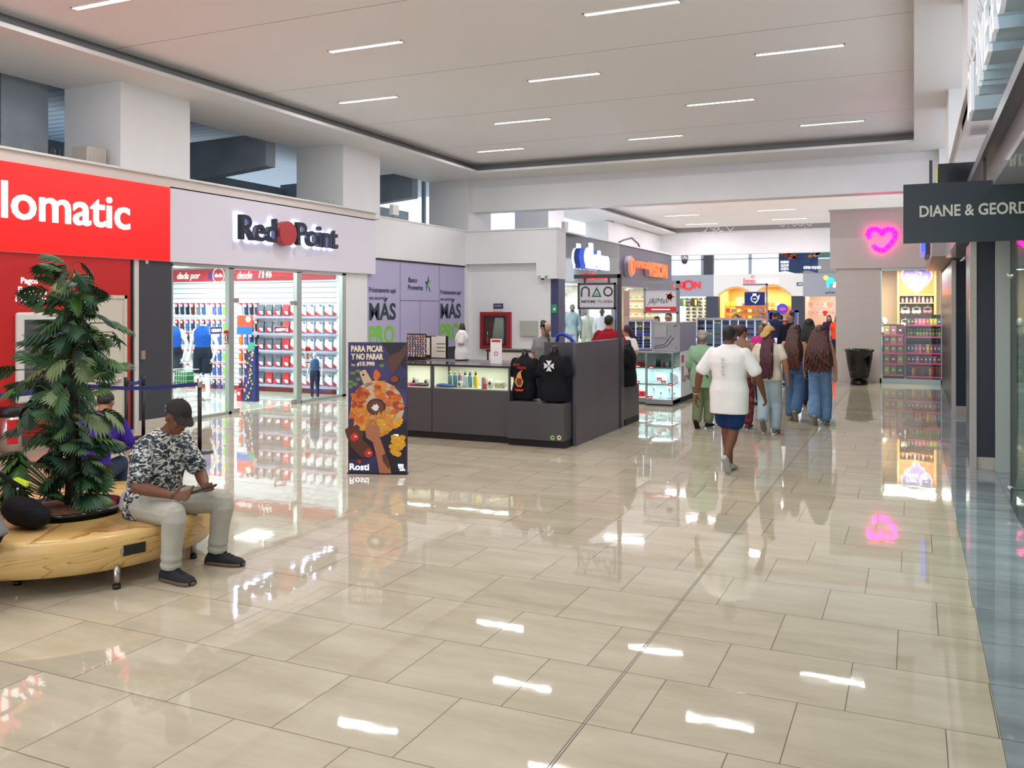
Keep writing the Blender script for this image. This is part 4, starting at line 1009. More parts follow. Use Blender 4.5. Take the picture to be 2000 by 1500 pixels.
# badge board, papers, clip lamp
p = at(812, 710, 11.9)
t = thing('badge_board', 'black standing board covered with round printed badges on the counter', 'display board', (p.x, 12.0, 1.08))
a, b_ = at(795, 708, 12.0), at(831, 652, 12.0)
MB().m(BLACK).box(a.x, b_.x, 12.0, 12.03, 1.09, b_.z).box(a.x - .02, b_.x + .02, 11.9, 12.12, 1.08, 1.095).build('board', t)
rn = random.Random(4)
BC = [M('bd%d' % i, c_, .3) for i, c_ in enumerate(((230, 226, 222), (220, 90, 60), (70, 110, 190), (226, 190, 70), (210, 120, 150), (60, 56, 70)))]
for i in range(9):
    for j in range(7):
        x = a.x + .025 + j * (b_.x - a.x - .05) / 6 + (i % 2) * .01; z = 1.14 + i * (b_.z - 1.16) / 8.4
        o = MB().m(BC[0]).disc((x, 11.998, z), UX, UZ, 0, 0, .0175, d=-.006, n=12).m(BC[rn.randrange(6)]).disc((x, 11.991, z), UX, UZ, 0, 0, .012, d=-.003, n=10).build('badge', t)
a, b_ = at(832, 706, 12.6), at(870, 676, 12.6)
MB().m(M('papers', (222, 218, 208), .6)).box(a.x, a.x + .07, 12.6, 12.61, 1.12, 1.4).box(a.x + .09, a.x + .18, 12.62, 12.63, 1.08, 1.42).box(a.x + .19, b_.x, 12.6, 12.61, 1.08, 1.43).m(BLACK).box(a.x + .2, b_.x - .01, 12.596, 12.6, 1.3, 1.31).box(a.x + .2, b_.x - .01, 12.596, 12.6, 1.24, 1.25).box(a.x + .2, b_.x - .01, 12.596, 12.6, 1.18, 1.19).box(a.x - .02, b_.x + .02, 12.63, 12.66, 0, 1.43).build('notice_rack', tag_=('rack of printed paper notices behind the kiosk counter', 'notices'))
a, b_ = at(958, 694, 11.5), at(980, 662, 11.5)
MB().m(WPL).box(a.x, b_.x, 11.5, 11.506, 1.085, b_.z).m(M('sticker_red')).box(a.x + .02, b_.x - .02, 11.496, 11.5, b_.z - .045, b_.z - .015).ring2(((a.x + b_.x) / 2, 11.499, 1.23), UX, UZ, 0, 0, .022, .032, d=-.003).build('counter_notice', tag_=('white no smoking notice standing on the bottle case', 'notice'))
# shirt busts
BKS = fabric('black_cotton', (22, 23, 27)); WHS = fabric('white_cotton', (226, 222, 218))
def bust(px, py_base, Y, z0, label, shirt, H=1.6, rz=180, neckm=BLACKG, sc=1.0, grp='printed shirt busts'):
    p = at(px, py_base, Y); p.z = z0
    o = thing('shirt_bust', label, 'shirt display', p, R(rz), grp)
    J = joints(H * sc); d = J['hip'].z - .1 * J['s']
    for k in J:
        if isinstance(J[k], Vector) and k != 'face': J[k] = J[k] - V(0, 0, d - .05)
    J['eL'] = J['sL'] + V(-.055, .0, -.27) * J['s']; J['eR'] = J['sR'] + V(.055, .0, -.27) * J['s']
    def f(b):
        loft(b, torso_secs(J, .022, 1.06, bottom=.05))
        for q in 'LR': sleeve(b, J, q, .72, .022, J['s'])
    organic('shirt', f, shirt, o, .011, 2, local=True)
    MB().m(neckm).lathe([(.055, J['sh'].z - .03), (.05, J['neck'].z + .02), (.04, J['neck'].z + .09), (.02, J['neck'].z + .1)], (0, J['sh'].y, 0), 16).build('neck_cap', o, local=True)
    MB().m(BLACK).lathe([(.11, 0), (.11, .015), (.02, .03), (.02, .1)], (0, 0, 0), 18).build('base', o, local=True)
    return o, J
bA, JA = bust(1025, 785, 11.36, .6, 'black shirt bust with red IRON MAIDEN lettering, left of the pair', BKS, 1.5)
bB, JB = bust(1083, 785, 11.24, .6, 'black shirt bust with white cross print, right of the pair', BKS, 1.66)
bC, JC = bust(902, 712, 12.1, 1.08, 'white shirt bust turned sideways on the kiosk counter', WHS, 1.12, 110, BLACK)
bD, JD = bust(1226, 757, 13.8, .62, 'black shirt bust at the far end of the kiosk beside the walkway', BKS, 1.6, 95)
def flat_print(o, add, name='print'):
    b = MB(); add(b); return b.build(name, o, local=True)
def prA(b):
    s = JA['s']; o_ = V(0, .185, JA['chest'].z); 
    b.m(M('print_red', (200, 44, 38), .6)).text('IRON', o_ + V(.09, 0, .05), -UX, UZ, h=.032, wd=.09, d=.006, bold=.0).text('MAIDEN', o_ + V(.03, 0, .008), -UX, UZ, h=.032, wd=.13, d=.006, bold=.0)
    b.m(M('print_flame', (226, 150, 84), .6)).poly([(-.03, -.06), (.0, -.03), (.05, -.0), (.02, -.04), (.03, -.1), (.06, -.17), (.03, -.24), (-.03, -.24), (-.07, -.17), (-.04, -.1)], o_, -UX, UZ, .006)
    b.m(M('print_brown', (112, 52, 30), .6)).poly([(-.03, -.12), (.03, -.12), (.04, -.17), (.02, -.22), (-.02, -.22), (-.045, -.17)], o_ + V(0, .006, 0), -UX, UZ, .004)
    b.m(M('print_red')).poly([(-.07, -.27), (.07, -.27), (.05, -.3), (-.05, -.3)], o_, -UX, UZ, .006)
flat_print(bA, prA)
def prB(b):
    o_ = V(0, .2, JB['chest'].z + .03)
    b.m(M('print_white', (226, 226, 226), .6))
    for k in range(4):
        c_, s_ = math.cos(k * PI / 2), math.sin(k * PI / 2)
        b.poly([(x * c_ - y * s_, x * s_ + y * c_) for x, y in ((.006, .006), (.04, .075), (.0, .066), (-.04, .075), (-.006, .006))], o_, -UX, UZ, .006)
    b.m(BKS).box(-.03, .03, o_.y + .006, o_.y + .009, o_.z - .004, o_.z + .004)
flat_print(bB, prB)
def tripod_head():
    p = at(1062, 655, 12.4)
    MB().m(BLACK).tube([p + V(-.02, 0, .18), p + V(.0, 0, .14)], [.02, .03]).tube([p + V(0, 0, .14), p + V(.09, 0, -.08), p + V(.1, 0, -.5), p + V(.1, 0, -.98 - .47 + .05)], .017).lathe([(.15, 0), (.15, .02), (.02, .03)], (p.x + .1, p.y, 0), 20).build('clip_lamp', tag_=('black lamp on a bent arm in front of the bearded man', 'lamp'))
tripod_head()
# things on top of the kiosk wall edge
MB().m(M('tool_blue', (24, 60, 170), .3)).tube([(-5.08, 12.8, 1.2), (-5.04, 12.8, 1.46), (-4.95, 12.8, 1.49), (-4.82, 12.8, 1.42), (-4.7, 12.8, 1.25)], .03, 10).m(BLACK).box(-5.12, -4.6, 12.6, 13.0, .9, 1.22).build('heat_press', tag_=('blue and black heat press behind the kiosk wall', 'machine'))
MB().m(CHAR).box(-5.15, -4.5, 12.55, 13.05, 0, .9).build('work_table', tag_=('charcoal work table inside the kiosk holding the blue press', 'table'))
# NAO sign on its post
FRM = M('frame_dark', (52, 54, 58), .4); PNL = M('sign_panel', (206, 204, 210), .4)
t = thing('post_sign', 'NAO IMPRIME TU IDEA sign hung on a dark post at the kiosk corner', 'sign', (-4.22, 13.3, 1.41))
NY = 13.35
a, b_ = at(1129, 604, NY), at(1203, 552, NY)
MB().m(FRM).box(-4.24, -4.185, NY - .03, NY + .03, 0, 2.42).box(a.x - .06, -4.18, NY - .03, NY + .03, 2.36, 2.42).build('post', t)
MB().m(FRM).box(a.x, a.x + .03, NY - .02, NY + .02, a.z, b_.z).box(b_.x - .03, b_.x, NY - .02, NY + .02, a.z, b_.z).box(a.x, b_.x, NY - .02, NY + .02, a.z, a.z + .03).box(a.x, b_.x, NY - .02, NY + .02, b_.z - .03, b_.z).box(a.x + .1, a.x + .13, NY - .01, NY + .01, b_.z, 2.36).box(b_.x - .13, b_.x - .1, NY - .01, NY + .01, b_.z, 2.36).build('frame', t)
MB().m(PNL).box(a.x + .02, b_.x - .02, NY - .008, NY + .008, a.z + .02, b_.z - .02).build('panel', t)
b = MB().m(M('ink_dark', (38, 40, 48), .5))
yy = NY - .01; zz = a.z + .23; xm = (a.x + b_.x) / 2
b.ring2((xm - .19, yy, zz + .06), UX, UZ, 0, 0, .05, .075, d=-.003, a0=0, a1=PI).box(xm - .265, xm - .24, yy - .003, yy, zz - .03, zz + .06).box(xm - .14, xm - .115, yy - .003, yy, zz - .03, zz + .06)
b.ring2((xm + .19, yy, zz + .05), UX, UZ, 0, 0, .055, .08, d=-.003)
b.text('IMPRIME TU IDEA', (xm - .26, yy, a.z + .1), UX, UZ, h=.045, wd=.53, d=-.003, bold=.012)
b.m(M('ink_green', (26, 110, 66), .5)).poly([(-.085, -.035), (.085, -.035), (0, .13)], (xm, yy, zz), UX, UZ, -.003).m(PNL).poly([(-.045, -.012), (.045, -.012), (0, .075)], (xm, yy - .003, zz), UX, UZ, -.002).m(M('ink_dark')).poly([(-.012, .0), (.012, .0), (.012, .02), (-.012, .02)], (xm, yy - .005, zz), UX, UZ, -.002)
b.build('lettering', t)

# ---------------------------------------------------------------- JJMax kiosk
GREYK = M('kiosk_grey', (150, 150, 154), .4); KSIL = M('kiosk_silver', (178, 178, 182), .35, .5); LEDW = M('led_strip', (220, 236, 255), .4, emit=1.6)
CASEB = M('case_back_ice', (196, 220, 222), .4)
def lit_case(label, x0, x1, y0, y1, zs, back):
    t = thing('display_case', label, 'display case', ((x0 + x1) / 2, (y0 + y1) / 2, 0), group='lit glass display cases')
    b = MB().m(KSIL)
    for x in (x0, x1 - .02): b.box(x, x + .02, y0, y0 + .02, .1, zs[-1])
    b.box(x0, x1, y0, y1, .03, .12).m(M('case_plinth', (52, 56, 64), .4)).box(x0, x1, y0 + .02, y1, 0, .1).m(back).box(x0, x1, y1 - .02, y1, .1, zs[-1]).m(KSIL).box(x0, x1, y0, y1, zs[-1], zs[-1] + .02)
    b.build('cabinet', t)
    for z in zs[:-1]:
        MB().m(GREYK).box(x0 + .02, x1 - .02, y0 + .02, y1 - .02, z - .02, z).build('shelf', t)
        MB().m(LEDW).box(x0 + .03, x1 - .03, y1 - .04, y1 - .02, z - .032, z - .02).build('led_tube', t)
        area('case_lamp', ((x0 + x1) / 2, (y0 + y1) / 2, z - .03), (x1 - x0) * .8, .1, 3, (.9, .97, 1))
    MB().m(GLASS).box(x0 + .02, x1 - .02, y0 + .005, y0 + .01, .12, zs[-1]).build('front_pane', t)
    return t
def z_at(py, Y, px=1280): return at(px, py, Y).z
lit_case('lit glass case with red handbags, left case of the rose sign kiosk', -5.28, -4.76, 16.9, 17.4, [z_at(718, 16.9), z_at(750, 16.9), z_at(690, 16.9)][1::-1] + [z_at(690, 16.9)], CASEB)
lit_case('lit glass case with jewellery stands, right case of the rose sign kiosk', -4.75, -4.21, 16.7, 17.3, [z_at(750, 16.7), z_at(718, 16.7), z_at(690, 16.7)], CASEB)
RB = M('red_bag', (214, 36, 34), .35)
def bag(px, py, Y, label, w_=.16, h_=.12):
    p = at(px, py, Y)
    t = thing('handbag', label, 'handbag', p, group='red handbags in the lit case')
    MB().m(RB).rings([[p + V(-w_ / 2, -.04, 0), p + V(w_ / 2, -.04, 0), p + V(w_ / 2, .04, 0), p + V(-w_ / 2, .04, 0)], [p + V(-w_ / 2.4, -.03, h_), p + V(w_ / 2.4, -.03, h_), p + V(w_ / 2.4, .03, h_), p + V(-w_ / 2.4, .03, h_)]], smooth=False).build('body', t, bevel=.015)
    MB().m(RB).tube([p + V(-.04, 0, h_ * .9), p + V(-.03, 0, h_ + .03), p + V(.03, 0, h_ + .03), p + V(.04, 0, h_ * .9)], .006, 6).build('handle', t)
bag(1230, 713.5, 17.1, 'red handbag on the upper shelf at the left end'); bag(1245, 714, 17.12, 'flat red purse on the upper shelf, middle', .17, .07); bag(1256, 714, 17.15, 'flat red purse on the upper shelf, right end', .12, .07)
bag(1239, 778, 17.1, 'large red patent bag on the bottom of the case', .24, .16); bag(1252, 778, 17.15, 'dark red bag at the bottom right of the case', .2, .15)
for k, (x, y, Y_) in enumerate(((1246, 716, 16.89), (1245, 747, 16.89), (1272, 718, 16.69), (1288, 741, 16.69), (1296, 747, 16.69), (1310, 752, 16.69), (1270, 777, 16.69))):
    p = at(x, y, Y_)
    MB().m(PR).box(p.x - .045, p.x + .045, Y_ - .012, Y_ - .004, p.z - .02, p.z + .035).m(LETW).box(p.x - .03, p.x + .03, Y_ - .014, Y_ - .012, p.z + .0, p.z + .008).build('price_card', tag_=('small red price card on the case glass, %s' % ('upper one of the left case', 'lower one of the left case', 'top corner of the right case', 'highest of the middle three', 'middle one of the middle three', 'lowest of the middle three', 'bottom corner of the right case')[k], 'price card', 'red price cards'))
JWH = M('jewel_white', (240, 244, 250), .3)
for k, (x, y, h_) in enumerate(((1278, 777, .2), (1291, 777, .12), (1307, 777, .2), (1316, 777, .1))):
    p = at(x, y, 17.0)
    MB().m(JWH).lathe([(.05, 0), (.045, .01), (.01, .03), (.012, h_ * .6), (.04, h_), (.01, h_ + .02)], p, 14).build('jewellery_stand', tag_=('white jewellery stand on the bottom of the right lit case, %s from left' % ('first', 'second', 'third', 'fourth')[k], 'stand', 'jewellery stands'))
p = at(1290, 749, 17.0)
MB().m(JWH).rings([[p + V(-.12, -.1, 0), p + V(.12, -.1, 0), p + V(.12, .1, 0), p + V(-.12, .1, 0)], [p + V(-.09, -.0, .2), p + V(.08, -.0, .2), p + V(.08, .1, .2), p + V(-.09, .1, .2)]], smooth=False).build('jewellery_tray', tag_=('bright white jewellery tray on the middle shelf', 'tray'))
for k in range(4):
    p = at(1311 + k * 4, 748, 16.95)
    MB().m(JWH).box(p.x - .015, p.x + .015, p.y - .03, p.y + .0, p.z, p.z + .2 - k * .02).build('necklace_card', tag_=('tall narrow necklace card at the right of the middle shelf, %s of four' % ('first', 'second', 'third', 'last')[k], 'card', 'necklace cards'))
for k, (x, c_, h_) in enumerate(((1283, BLACK, .14), (1288, BLACK, .14), (1297, PR, .1), (1303, MILK, .09), (1309, M('perfume_teal', (60, 110, 110), .3), .12), (1320, M('yellow_item', (230, 210, 40), .4), .03))):
    p = at(x, 716, 16.95)
    MB().m(c_).lathe([(.022, 0), (.022, h_ * .7), (.01, h_ * .75), (.012, h_)], p, 10).build('perfume_bottle', tag_=('small accessory on the top shelf of the right lit case, %s from left' % ('first', 'second', 'third', 'fourth', 'fifth', 'sixth')[k], 'accessory', 'top shelf accessories'))
# grey block with relief, side panel
t = thing('kiosk_cabinet', 'grey upper block of the rose sign kiosk with raised rectangles', 'kiosk panel', (-4.45, 17.9, 1.0))
z0, z1 = 1.02, 1.6
MB().m(GREYK).box(-4.76, -4.2, 17.2, 18.62, z0, z1).m(M('violet_grey', (150, 144, 160), .4)).box(-4.2, -4.19, 17.2, 18.62, z0, z1).build('body', t)
b = MB().m(M('relief_grey', (164, 164, 164), .4))
b.box(-4.7, -4.46, 17.185, 17.2, z1 - .3, z1 - .06).stroke([(-.44 + .0, .06), (-.2, .1), (-.05, .28)], .012, (-4.26, 17.2, z0), UX, UZ, -.01).stroke([(-.44, .1), (-.24, .14), (-.1, .32)], .012, (-4.26, 17.2, z0), UX, UZ, -.01).box(-4.72, -4.24, 17.19, 17.2, z0 + .02, z0 + .035)
for x, z in ((-4.7, z0 + .07), (-4.26, z0 + .07), (-4.26, z1 - .07), (-4.3, z1 - .07)): b.disc((x, 17.2, z), UX, UZ, 0, 0, .012, d=-.012, n=10)
b.build('relief', t)
t = thing('promotional_board', 'white side panel with red letters and rose of the kiosk', 'kiosk panel', (-4.2, 17.9, 0))
MB().m(WPL).box(-4.2, -4.185, 17.25, 18.62, .12, z0).m(PLINTH).box(-4.75, -4.22, 17.31, 18.6, 0, .12).m(GREYK).box(-4.75, -4.2, 17.31, 18.6, .12, z0).build('panel', t)
MB().m(PR).box(-4.184, -4.18, 17.3, 17.5, .8, .95).m(M('ink_red', (180, 40, 40), .5)).text('MOOS', (-4.184, 17.35, .72), -UZ, UY, h=.12, wd=.3, d=.003, bold=.03).disc((-4.184, 18.3, .55), UY, UZ, 0, 0, .07).m(M('ink_dark')).text('JJ Max', (-4.184, 17.5, .4), UY, UZ, h=.13, wd=.6, d=.003, shear=.3).build('lettering', t)
# sign with the rose
JY = 17.2
a, b_ = at(1258, 612, JY), at(1325, 563, JY)
t = thing('post_sign', 'J&J Max sign with red rose and red lower band on a grey post', 'sign', (-4.25, JY, 1.6))
SILF = M('frame_grey', (140, 142, 146), .4)
MB().m(SILF).box(-4.26, -4.2, JY - .02, JY + .04, 1.6, 2.42).box(a.x - .02, -4.2, JY - .02, JY + .04, 2.36, 2.42).box(a.x, a.x + .03, JY - .03, JY, a.z, b_.z).box(b_.x - .03, b_.x, JY - .03, JY, a.z, b_.z).box(a.x, b_.x, JY - .03, JY, a.z, a.z + .03).box(a.x, b_.x, JY - .03, JY, b_.z - .03, b_.z).box(a.x + .1, a.x + .12, JY - .01, JY, b_.z, 2.36).box(b_.x - .12, b_.x - .1, JY - .01, JY, b_.z, 2.36).build('frame', t)
MB().m(PNL).box(a.x + .02, b_.x - .02, JY - .015, JY - .005, a.z + .02, b_.z - .02).m(PR).box(a.x + .03, b_.x - .03, JY - .018, JY - .015, a.z + .03, a.z + .13).build('panel', t)
b = MB().m(M('ink_dark')).text('J&JMax', (a.x + .07, JY - .016, a.z + .17), UX, UZ, h=.13, wd=.44, d=-.003, shear=.35)
b.m(M('ink_red'))
q = V(b_.x - .17, JY - .016, a.z + .33)
for k in range(7): b.disc(q, UX, UZ, .035 * math.cos(k * .9), .035 * math.sin(k * .9), .03, d=-.002 - .0004 * k, n=10)
b.m(M('rose_dark', (130, 20, 30), .5)).ring2(q, UX, UZ, 0, 0, .012, .018, d=-.007)
b.m(M('ink_green'))
for k in range(5): b.poly([(.05, 0), (.08, .012), (.105, 0), (.08, -.012)], q, UX * math.cos(k * 1.26) + UZ * math.sin(k * 1.26), -UX * math.sin(k * 1.26) + UZ * math.cos(k * 1.26), -.002)
b.m(LETW).box(a.x + .16, b_.x - .16, JY - .021, JY - .018, a.z + .07, a.z + .085)
b.build('lettering', t)
# sunglasses racks
GL = [M('sg%d' % i, c_, .15) for i, c_ in enumerate(((24, 24, 30), (30, 40, 80), (60, 64, 74), (190, 190, 60), (30, 60, 190), (180, 40, 60), (40, 140, 90), (110, 90, 70)))]
gp = {}
def glasses(loc, ci, label, grp):
    if ci not in gp:
        t = thing('sunglasses', label, 'sunglasses', (0, 0, 0), group=grp)
        MB().m(GL[ci]).disc((0, 0, 0), UX, UZ, -.035, 0, .032, .022, d=-.006, n=10).disc((0, 0, 0), UX, UZ, .035, 0, .032, .022, d=-.006, n=10).box(-.012, .012, -.008, 0, .006, .012).tube([(-.068, 0, .01), (-.068, .05, .005)], .003, 4).tube([(.068, 0, .01), (.068, .05, .005)], .003, 4).build('frame', t, local=True)
        gp[ci] = t; t.location = loc
        return t
    return dup(gp[ci], loc, 0, label, grp)
def rack(label, x0, x1, Y, z0, z1, ncol, nrow, colors, grp, legz=0):
    t = thing('sunglasses_rack', label, 'display rack', ((x0 + x1) / 2, Y, legz))
    b = MB().m(KSIL).box(x0, x1, Y - .02, Y + .05, z1, z1 + .05).box(x0, x0 + .025, Y - .02, Y + .05, legz, z1).box(x1 - .025, x1, Y - .02, Y + .05, legz, z1).box(x0, x1, Y - .02, Y + .05, z0 - .04, z0)
    b.build('frame', t)
    MB().m(M('rack_back', (112, 128, 160), .5)).box(x0 + .02, x1 - .02, Y + .05, Y + .07, legz, z1).build('back_panel', t)
    w_ = (x1 - x0) / ncol
    for c_ in range(ncol + 1):
        x = x0 + c_ * w_
        if 0 < c_ < ncol: MB().m(LEDW).box(x - .004, x + .004, Y + .035, Y + .045, z0, z1).build('led_strip', t)
    rn = random.Random(int(x0 * 100))
    for c_ in range(ncol):
        for r in range(nrow):
            ci = colors[(c_ * 3 + r * (2 if c_ % 2 else 1) + rn.randrange(2)) % len(colors)]
            glasses((x0 + (c_ + .5) * w_, Y - .005, z0 + (r + .5) * (z1 - z0) / nrow), ci, 'sunglasses in column %d, row %d of the %s' % (c_ + 1, r + 1, grp), grp)
    return t
rack('lit sunglasses rack between the kiosk and the grey block', -5.42, -4.78, 17.75, 1.06, 1.6, 4, 9, [0, 2, 1, 3, 4, 0, 7], 'sunglasses rack of the rose sign kiosk', .0)
rack('white framed sunglasses rack behind the woman in green', -4.3, -2.9, 19.2, .55, 1.62, 8, 9, [0, 1, 2, 0, 7, 6, 5, 3], 'free standing sunglasses rack', .0)
# ---------------------------------------------------------------- fashion store behind the kiosk
IW = M('shop_interior', (236, 228, 222), .5)
IY = 26.6
struct('wall_fashion_side', MB().box(-12, -8.66, IY, IY + .1, 0, 2.66).box(-12.1, -12, 21.7, IY, 0, 2.66), IW)
struct('ceiling_fashion', MB().box(-12, -8.5, 21.98, 33.3, 2.62, 2.66), WHITE)
struct('window_2', MB().m(ALU).box(-8.54, -8.5, 21.98, 26.6, 2.56, 2.62).box(-8.54, -8.5, 24.0, 24.05, 0, 2.6).box(-8.54, -8.5, 26.95, 33.27, 2.52, 2.58).box(-8.54, -8.5, 29.9, 29.96, 0, 2.55).m(GLASS).box(-8.525, -8.52, 21.98, 26.6, .02, 2.56).box(-8.525, -8.52, 26.95, 33.27, .02, 2.56))
for k, (x, y, pw_, c_) in enumerate(((-9.6, 23.2, 60, (1, .97, .93)), (-9.6, 25.4, 60, (1, .97, .93)), (-9.8, 29.0, 55, (1, .93, .8)), (-9.8, 31.6, 55, (1, .93, .8)))):
    t = thing('shop_ceiling_panel', 'lit ceiling panel inside the %s store, %s' % (('fashion', 'fashion', 'optician', 'optician')[k], ('front', 'back', 'front', 'back')[k]), 'light', (x, y, 2.6), group='ceiling panels of the stores on the left')
    MB().m(WPL).box(x - .3, x + .3, y - .3, y + .3, 2.6, 2.615).build('frame', t); MB().m(LAMP).box(x - .27, x + .27, y - .27, y + .27, 2.59, 2.6).build('diffuser', t)
    area('panel_lamp', (x, y, 2.58), .6, .6, pw_, c_)
# glowing sign letters
BLW = M('sign_bluewhite', (214, 226, 255), .4, emit=5); SIDEB = M('sign_blue_side', (70, 100, 210), .4, emit=.6); REDL = M('sign_red_led', (255, 20, 24), .4, emit=2.2); ORL = M('sign_orange_led', (255, 74, 30), .4, emit=2.2)
t = thing('channel_letter_sign', 'glowing blue white ilusion lettering on the glossy black fascia', 'sign', (-8.4, 24, 3.0))
b = MB().m(BLW).text('ilusion', (-8.3, 23.2, 2.98), UY, UZ, h=.58, wd=1.95, d=.05, bold=.06).ring2((-8.3, 23.35, 3.3), UY, UZ, 0, 0, .12, .26, .05, a0=PI * .4, a1=PI * 1.6).box(-8.3, -8.25, 23.45, 23.7, 3.2, 3.7)
b.build('front_letters', t)
MB().m(SIDEB).text('ilusion', (-8.46, 23.2, 2.98), UY, UZ, h=.58, wd=1.95, d=.15, bold=.06).ring2((-8.46, 23.35, 3.3), UY, UZ, 0, 0, .12, .26, .15, a0=PI * .4, a1=PI * 1.6).build('letter_sides', t)
MB().m(REDL).text('Jeans', (-8.4, 23.75, 2.68), UY, UZ, h=.2, wd=1.5, d=.08, bold=.05).build('red_letters', t)
t = thing('channel_letter_sign', 'orange red OPTICAS VISION lettering with round logo on the violet grey fascia', 'sign', (-8.4, 29.6, 3.0))
MB().m(ORL).text('VISION', (-8.3, 29.55, 2.96), UY, UZ, h=.5, wd=2.5, d=.03, bold=.03).text('OPTICAS', (-8.3, 28.05, 3.2), UY, UZ, h=.22, wd=1.6, d=.03, bold=.03).ring2((-8.3, 27.65, 3.22), UY, UZ, 0, 0, .17, .27, .03).disc((-8.3, 27.65, 3.22), UY, UZ, 0, 0, .12, .03).build('front_letters', t)
MB().m(M('letter_return', (170, 164, 176), .4)).text('VISION', (-8.46, 29.55, 2.96), UY, UZ, h=.5, wd=2.5, d=.155, bold=.03).disc((-8.46, 27.6, 3.22), UY, UZ, 0, 0, .34, d=.15, n=28).build('letter_sides', t)
# clothes, shelves and mannequins inside the fashion store
PINK = M('pink_top', (226, 150, 160), .7); DEN = M('denim_pale', (140, 160, 176), .8); IVO = M('ivory_cloth', (226, 220, 210), .8); DKD = M('dark_cloth', (48, 46, 56), .8)
def hung(px, py, Y, col, label, w_=.3, h_=.5):
    p = at(px, py, Y)
    t = thing('blouse', label, 'clothes', p, group='tops hanging in the fashion store')
    organic('cloth', lambda b: loft(b, [(p + V(0, 0, -h_), UX, UY, w_ * .5, .04), (p + V(0, 0, -h_ * .5), UX, UY, w_ * .45, .045), (p + V(0, 0, -.06), UX, UY, w_ * .5, .04), (p, UX, UY, w_ * .2, .03)]), col, t, .015, 1)
    MB().m(STEEL).tube([p, p + V(0, 0, .1), p + V(.03, 0, .13)], .005, 5).build('hanger', t)
hung(1100, 578, 26.2, PINK, 'pink top hanging at the left of the store', .3, .6); hung(1108, 580, 26.0, PINK, 'second pink top beside the first'); hung(1099, 556, 26.3, IVO, 'grey star shaped decoration shirt high on the wall', .3, .25)
MB().m(STEEL).tube([at(1094, 571, 26.2), at(1108, 571, 26.2)], .012).tube([at(1094, 571, 26.2), at(1094, 571, 26.59)], .012).build('clothes_rail', tag_=('short steel clothes rail above the pink tops', 'rail'))
for k, (py, x0, x1) in enumerate(((622, 1128, 1190), (646, 1130, 1150), (640, 1093, 1105), (663, 1128, 1150))):
    a, b_ = at(x0, py, 26.2), at(x1, py, 26.2)
    MB().m(WPL).box(a.x, b_.x, 26.2, 26.59, a.z - .03, a.z).build('wall_shelf', tag_=('white wall shelf in the fashion store, %s' % ('long upper one', 'middle one under the boots', 'short left one', 'lowest one')[k], 'shelf', 'shelves of the fashion store'))
for k, (x, py, hh) in enumerate(((1133, 622, .5), (1140, 622, .45), (1136, 646, .2), (1144, 646, .2), (1136, 663, .12), (1098, 640, .15))):
    p = at(x, py, 26.35)
    MB().m(DKD).tube([p + V(.0, 0, 0.03), p + V(.0, .0, hh)], .05, 10).tube([p + V(0, 0, .035), p + V(.1, -.05, .03)], .035, 8).build('boot', tag_=('dark boot on the store shelf, %s' % ('tall one at left', 'tall one at right', 'short one on the middle shelf', 'short one right of it', 'low one on the bottom shelf', 'small one on the left shelf')[k], 'boot', 'boots on the store shelves'))
def smq(px, H, Y, top, pants, label, rz=190, mat=None):
    p = at(px, 700, Y); p.z = .25
    o, J = human(label, p, R(rz), H, joints(H), mat=mat or MW, top=top, sleeve_=.9, fore=.8, pants=pants, cat='mannequin', name='mannequin', vox=.02, group='mannequins of the fashion store', hands=False, fat=.9)
    MB().m(WPL).box(-.28, .28, -.2, .2, -.25, .0).build('podium', o, local=True)
GLM = M('mannequin_dark', (70, 74, 80), .2)
smq(1118, 1.75, 24.6, DEN, DEN, 'dark headed mannequin in pale denim jacket and jeans', mat=GLM)
smq(1146, 1.62, 25.2, IVO, IVO, 'mannequin in a loose white top with gold necklace', mat=GLM)
smq(1176, 1.62, 25.0, M('violet_white', (206, 206, 226), .8), DEN, 'mannequin in a pale printed top beside the white one', mat=GLM)
# optician interior
struct('wall_optician', MB().m(M('optic_wall', (232, 216, 190), .5)).box(-12, -8.6, 33.0, 33.1, 0, 2.66).box(-12.1, -12, 26.7, 33.0, 0, 2.66))
a, b_ = at(1218, 640, 28.5), at(1229, 568, 28.5)
MB().m(M('poster_rose', (200, 60, 80), .4)).box(a.x, b_.x, 28.5, 28.53, .9, b_.z).m(M('poster_pale', (220, 150, 160), .4)).box(a.x + .03, b_.x - .03, 28.49, 28.5, 1.3, 1.6).m(STEEL).box(a.x, b_.x, 28.48, 28.55, 0, .9).build('poster_stand', tag_=('tall rose red poster stand inside the optician', 'poster'))
for r in range(5):
    z = .9 + r * .33
    MB().m(M('shelf_warm', (250, 214, 160), .4, emit=.25)).box(-10.9, -9.0, 32.7, 33.0, z - .03, z).build('optic_shelf', tag_=('warm lit optician shelf, number %s from the bottom' % ('one', 'two', 'three', 'four', 'five')[r], 'shelf', 'optician shelves'))
    for c_ in range(7):
        glasses((-10.7 + c_ * .26, 32.75, z + .05), (0, 2, 7)[(c_ + r) % 3], 'spectacle frame on the warm optician shelves', 'spectacle frames of the optician')
MB().m(M('divider_wood', (214, 176, 120), .5)).box(-9.7, -9.6, 31.0, 31.4, 0, 2.6).box(-10.9, -10.8, 31.0, 31.4, 0, 2.6).build('shelf_divider', tag_=('light wood upright dividers in the optician', 'divider'))
t = thing('reception_counter', 'grey topped reception counter inside the optician', 'counter', (-9.5, 29.8, 0))
MB().m(GREYK).box(-10.4, -8.9, 29.6, 30.0, 0, 1.1).build('body', t); MB().m(KSIL).box(-10.45, -8.85, 29.55, 30.05, 1.1, 1.14).build('top', t)

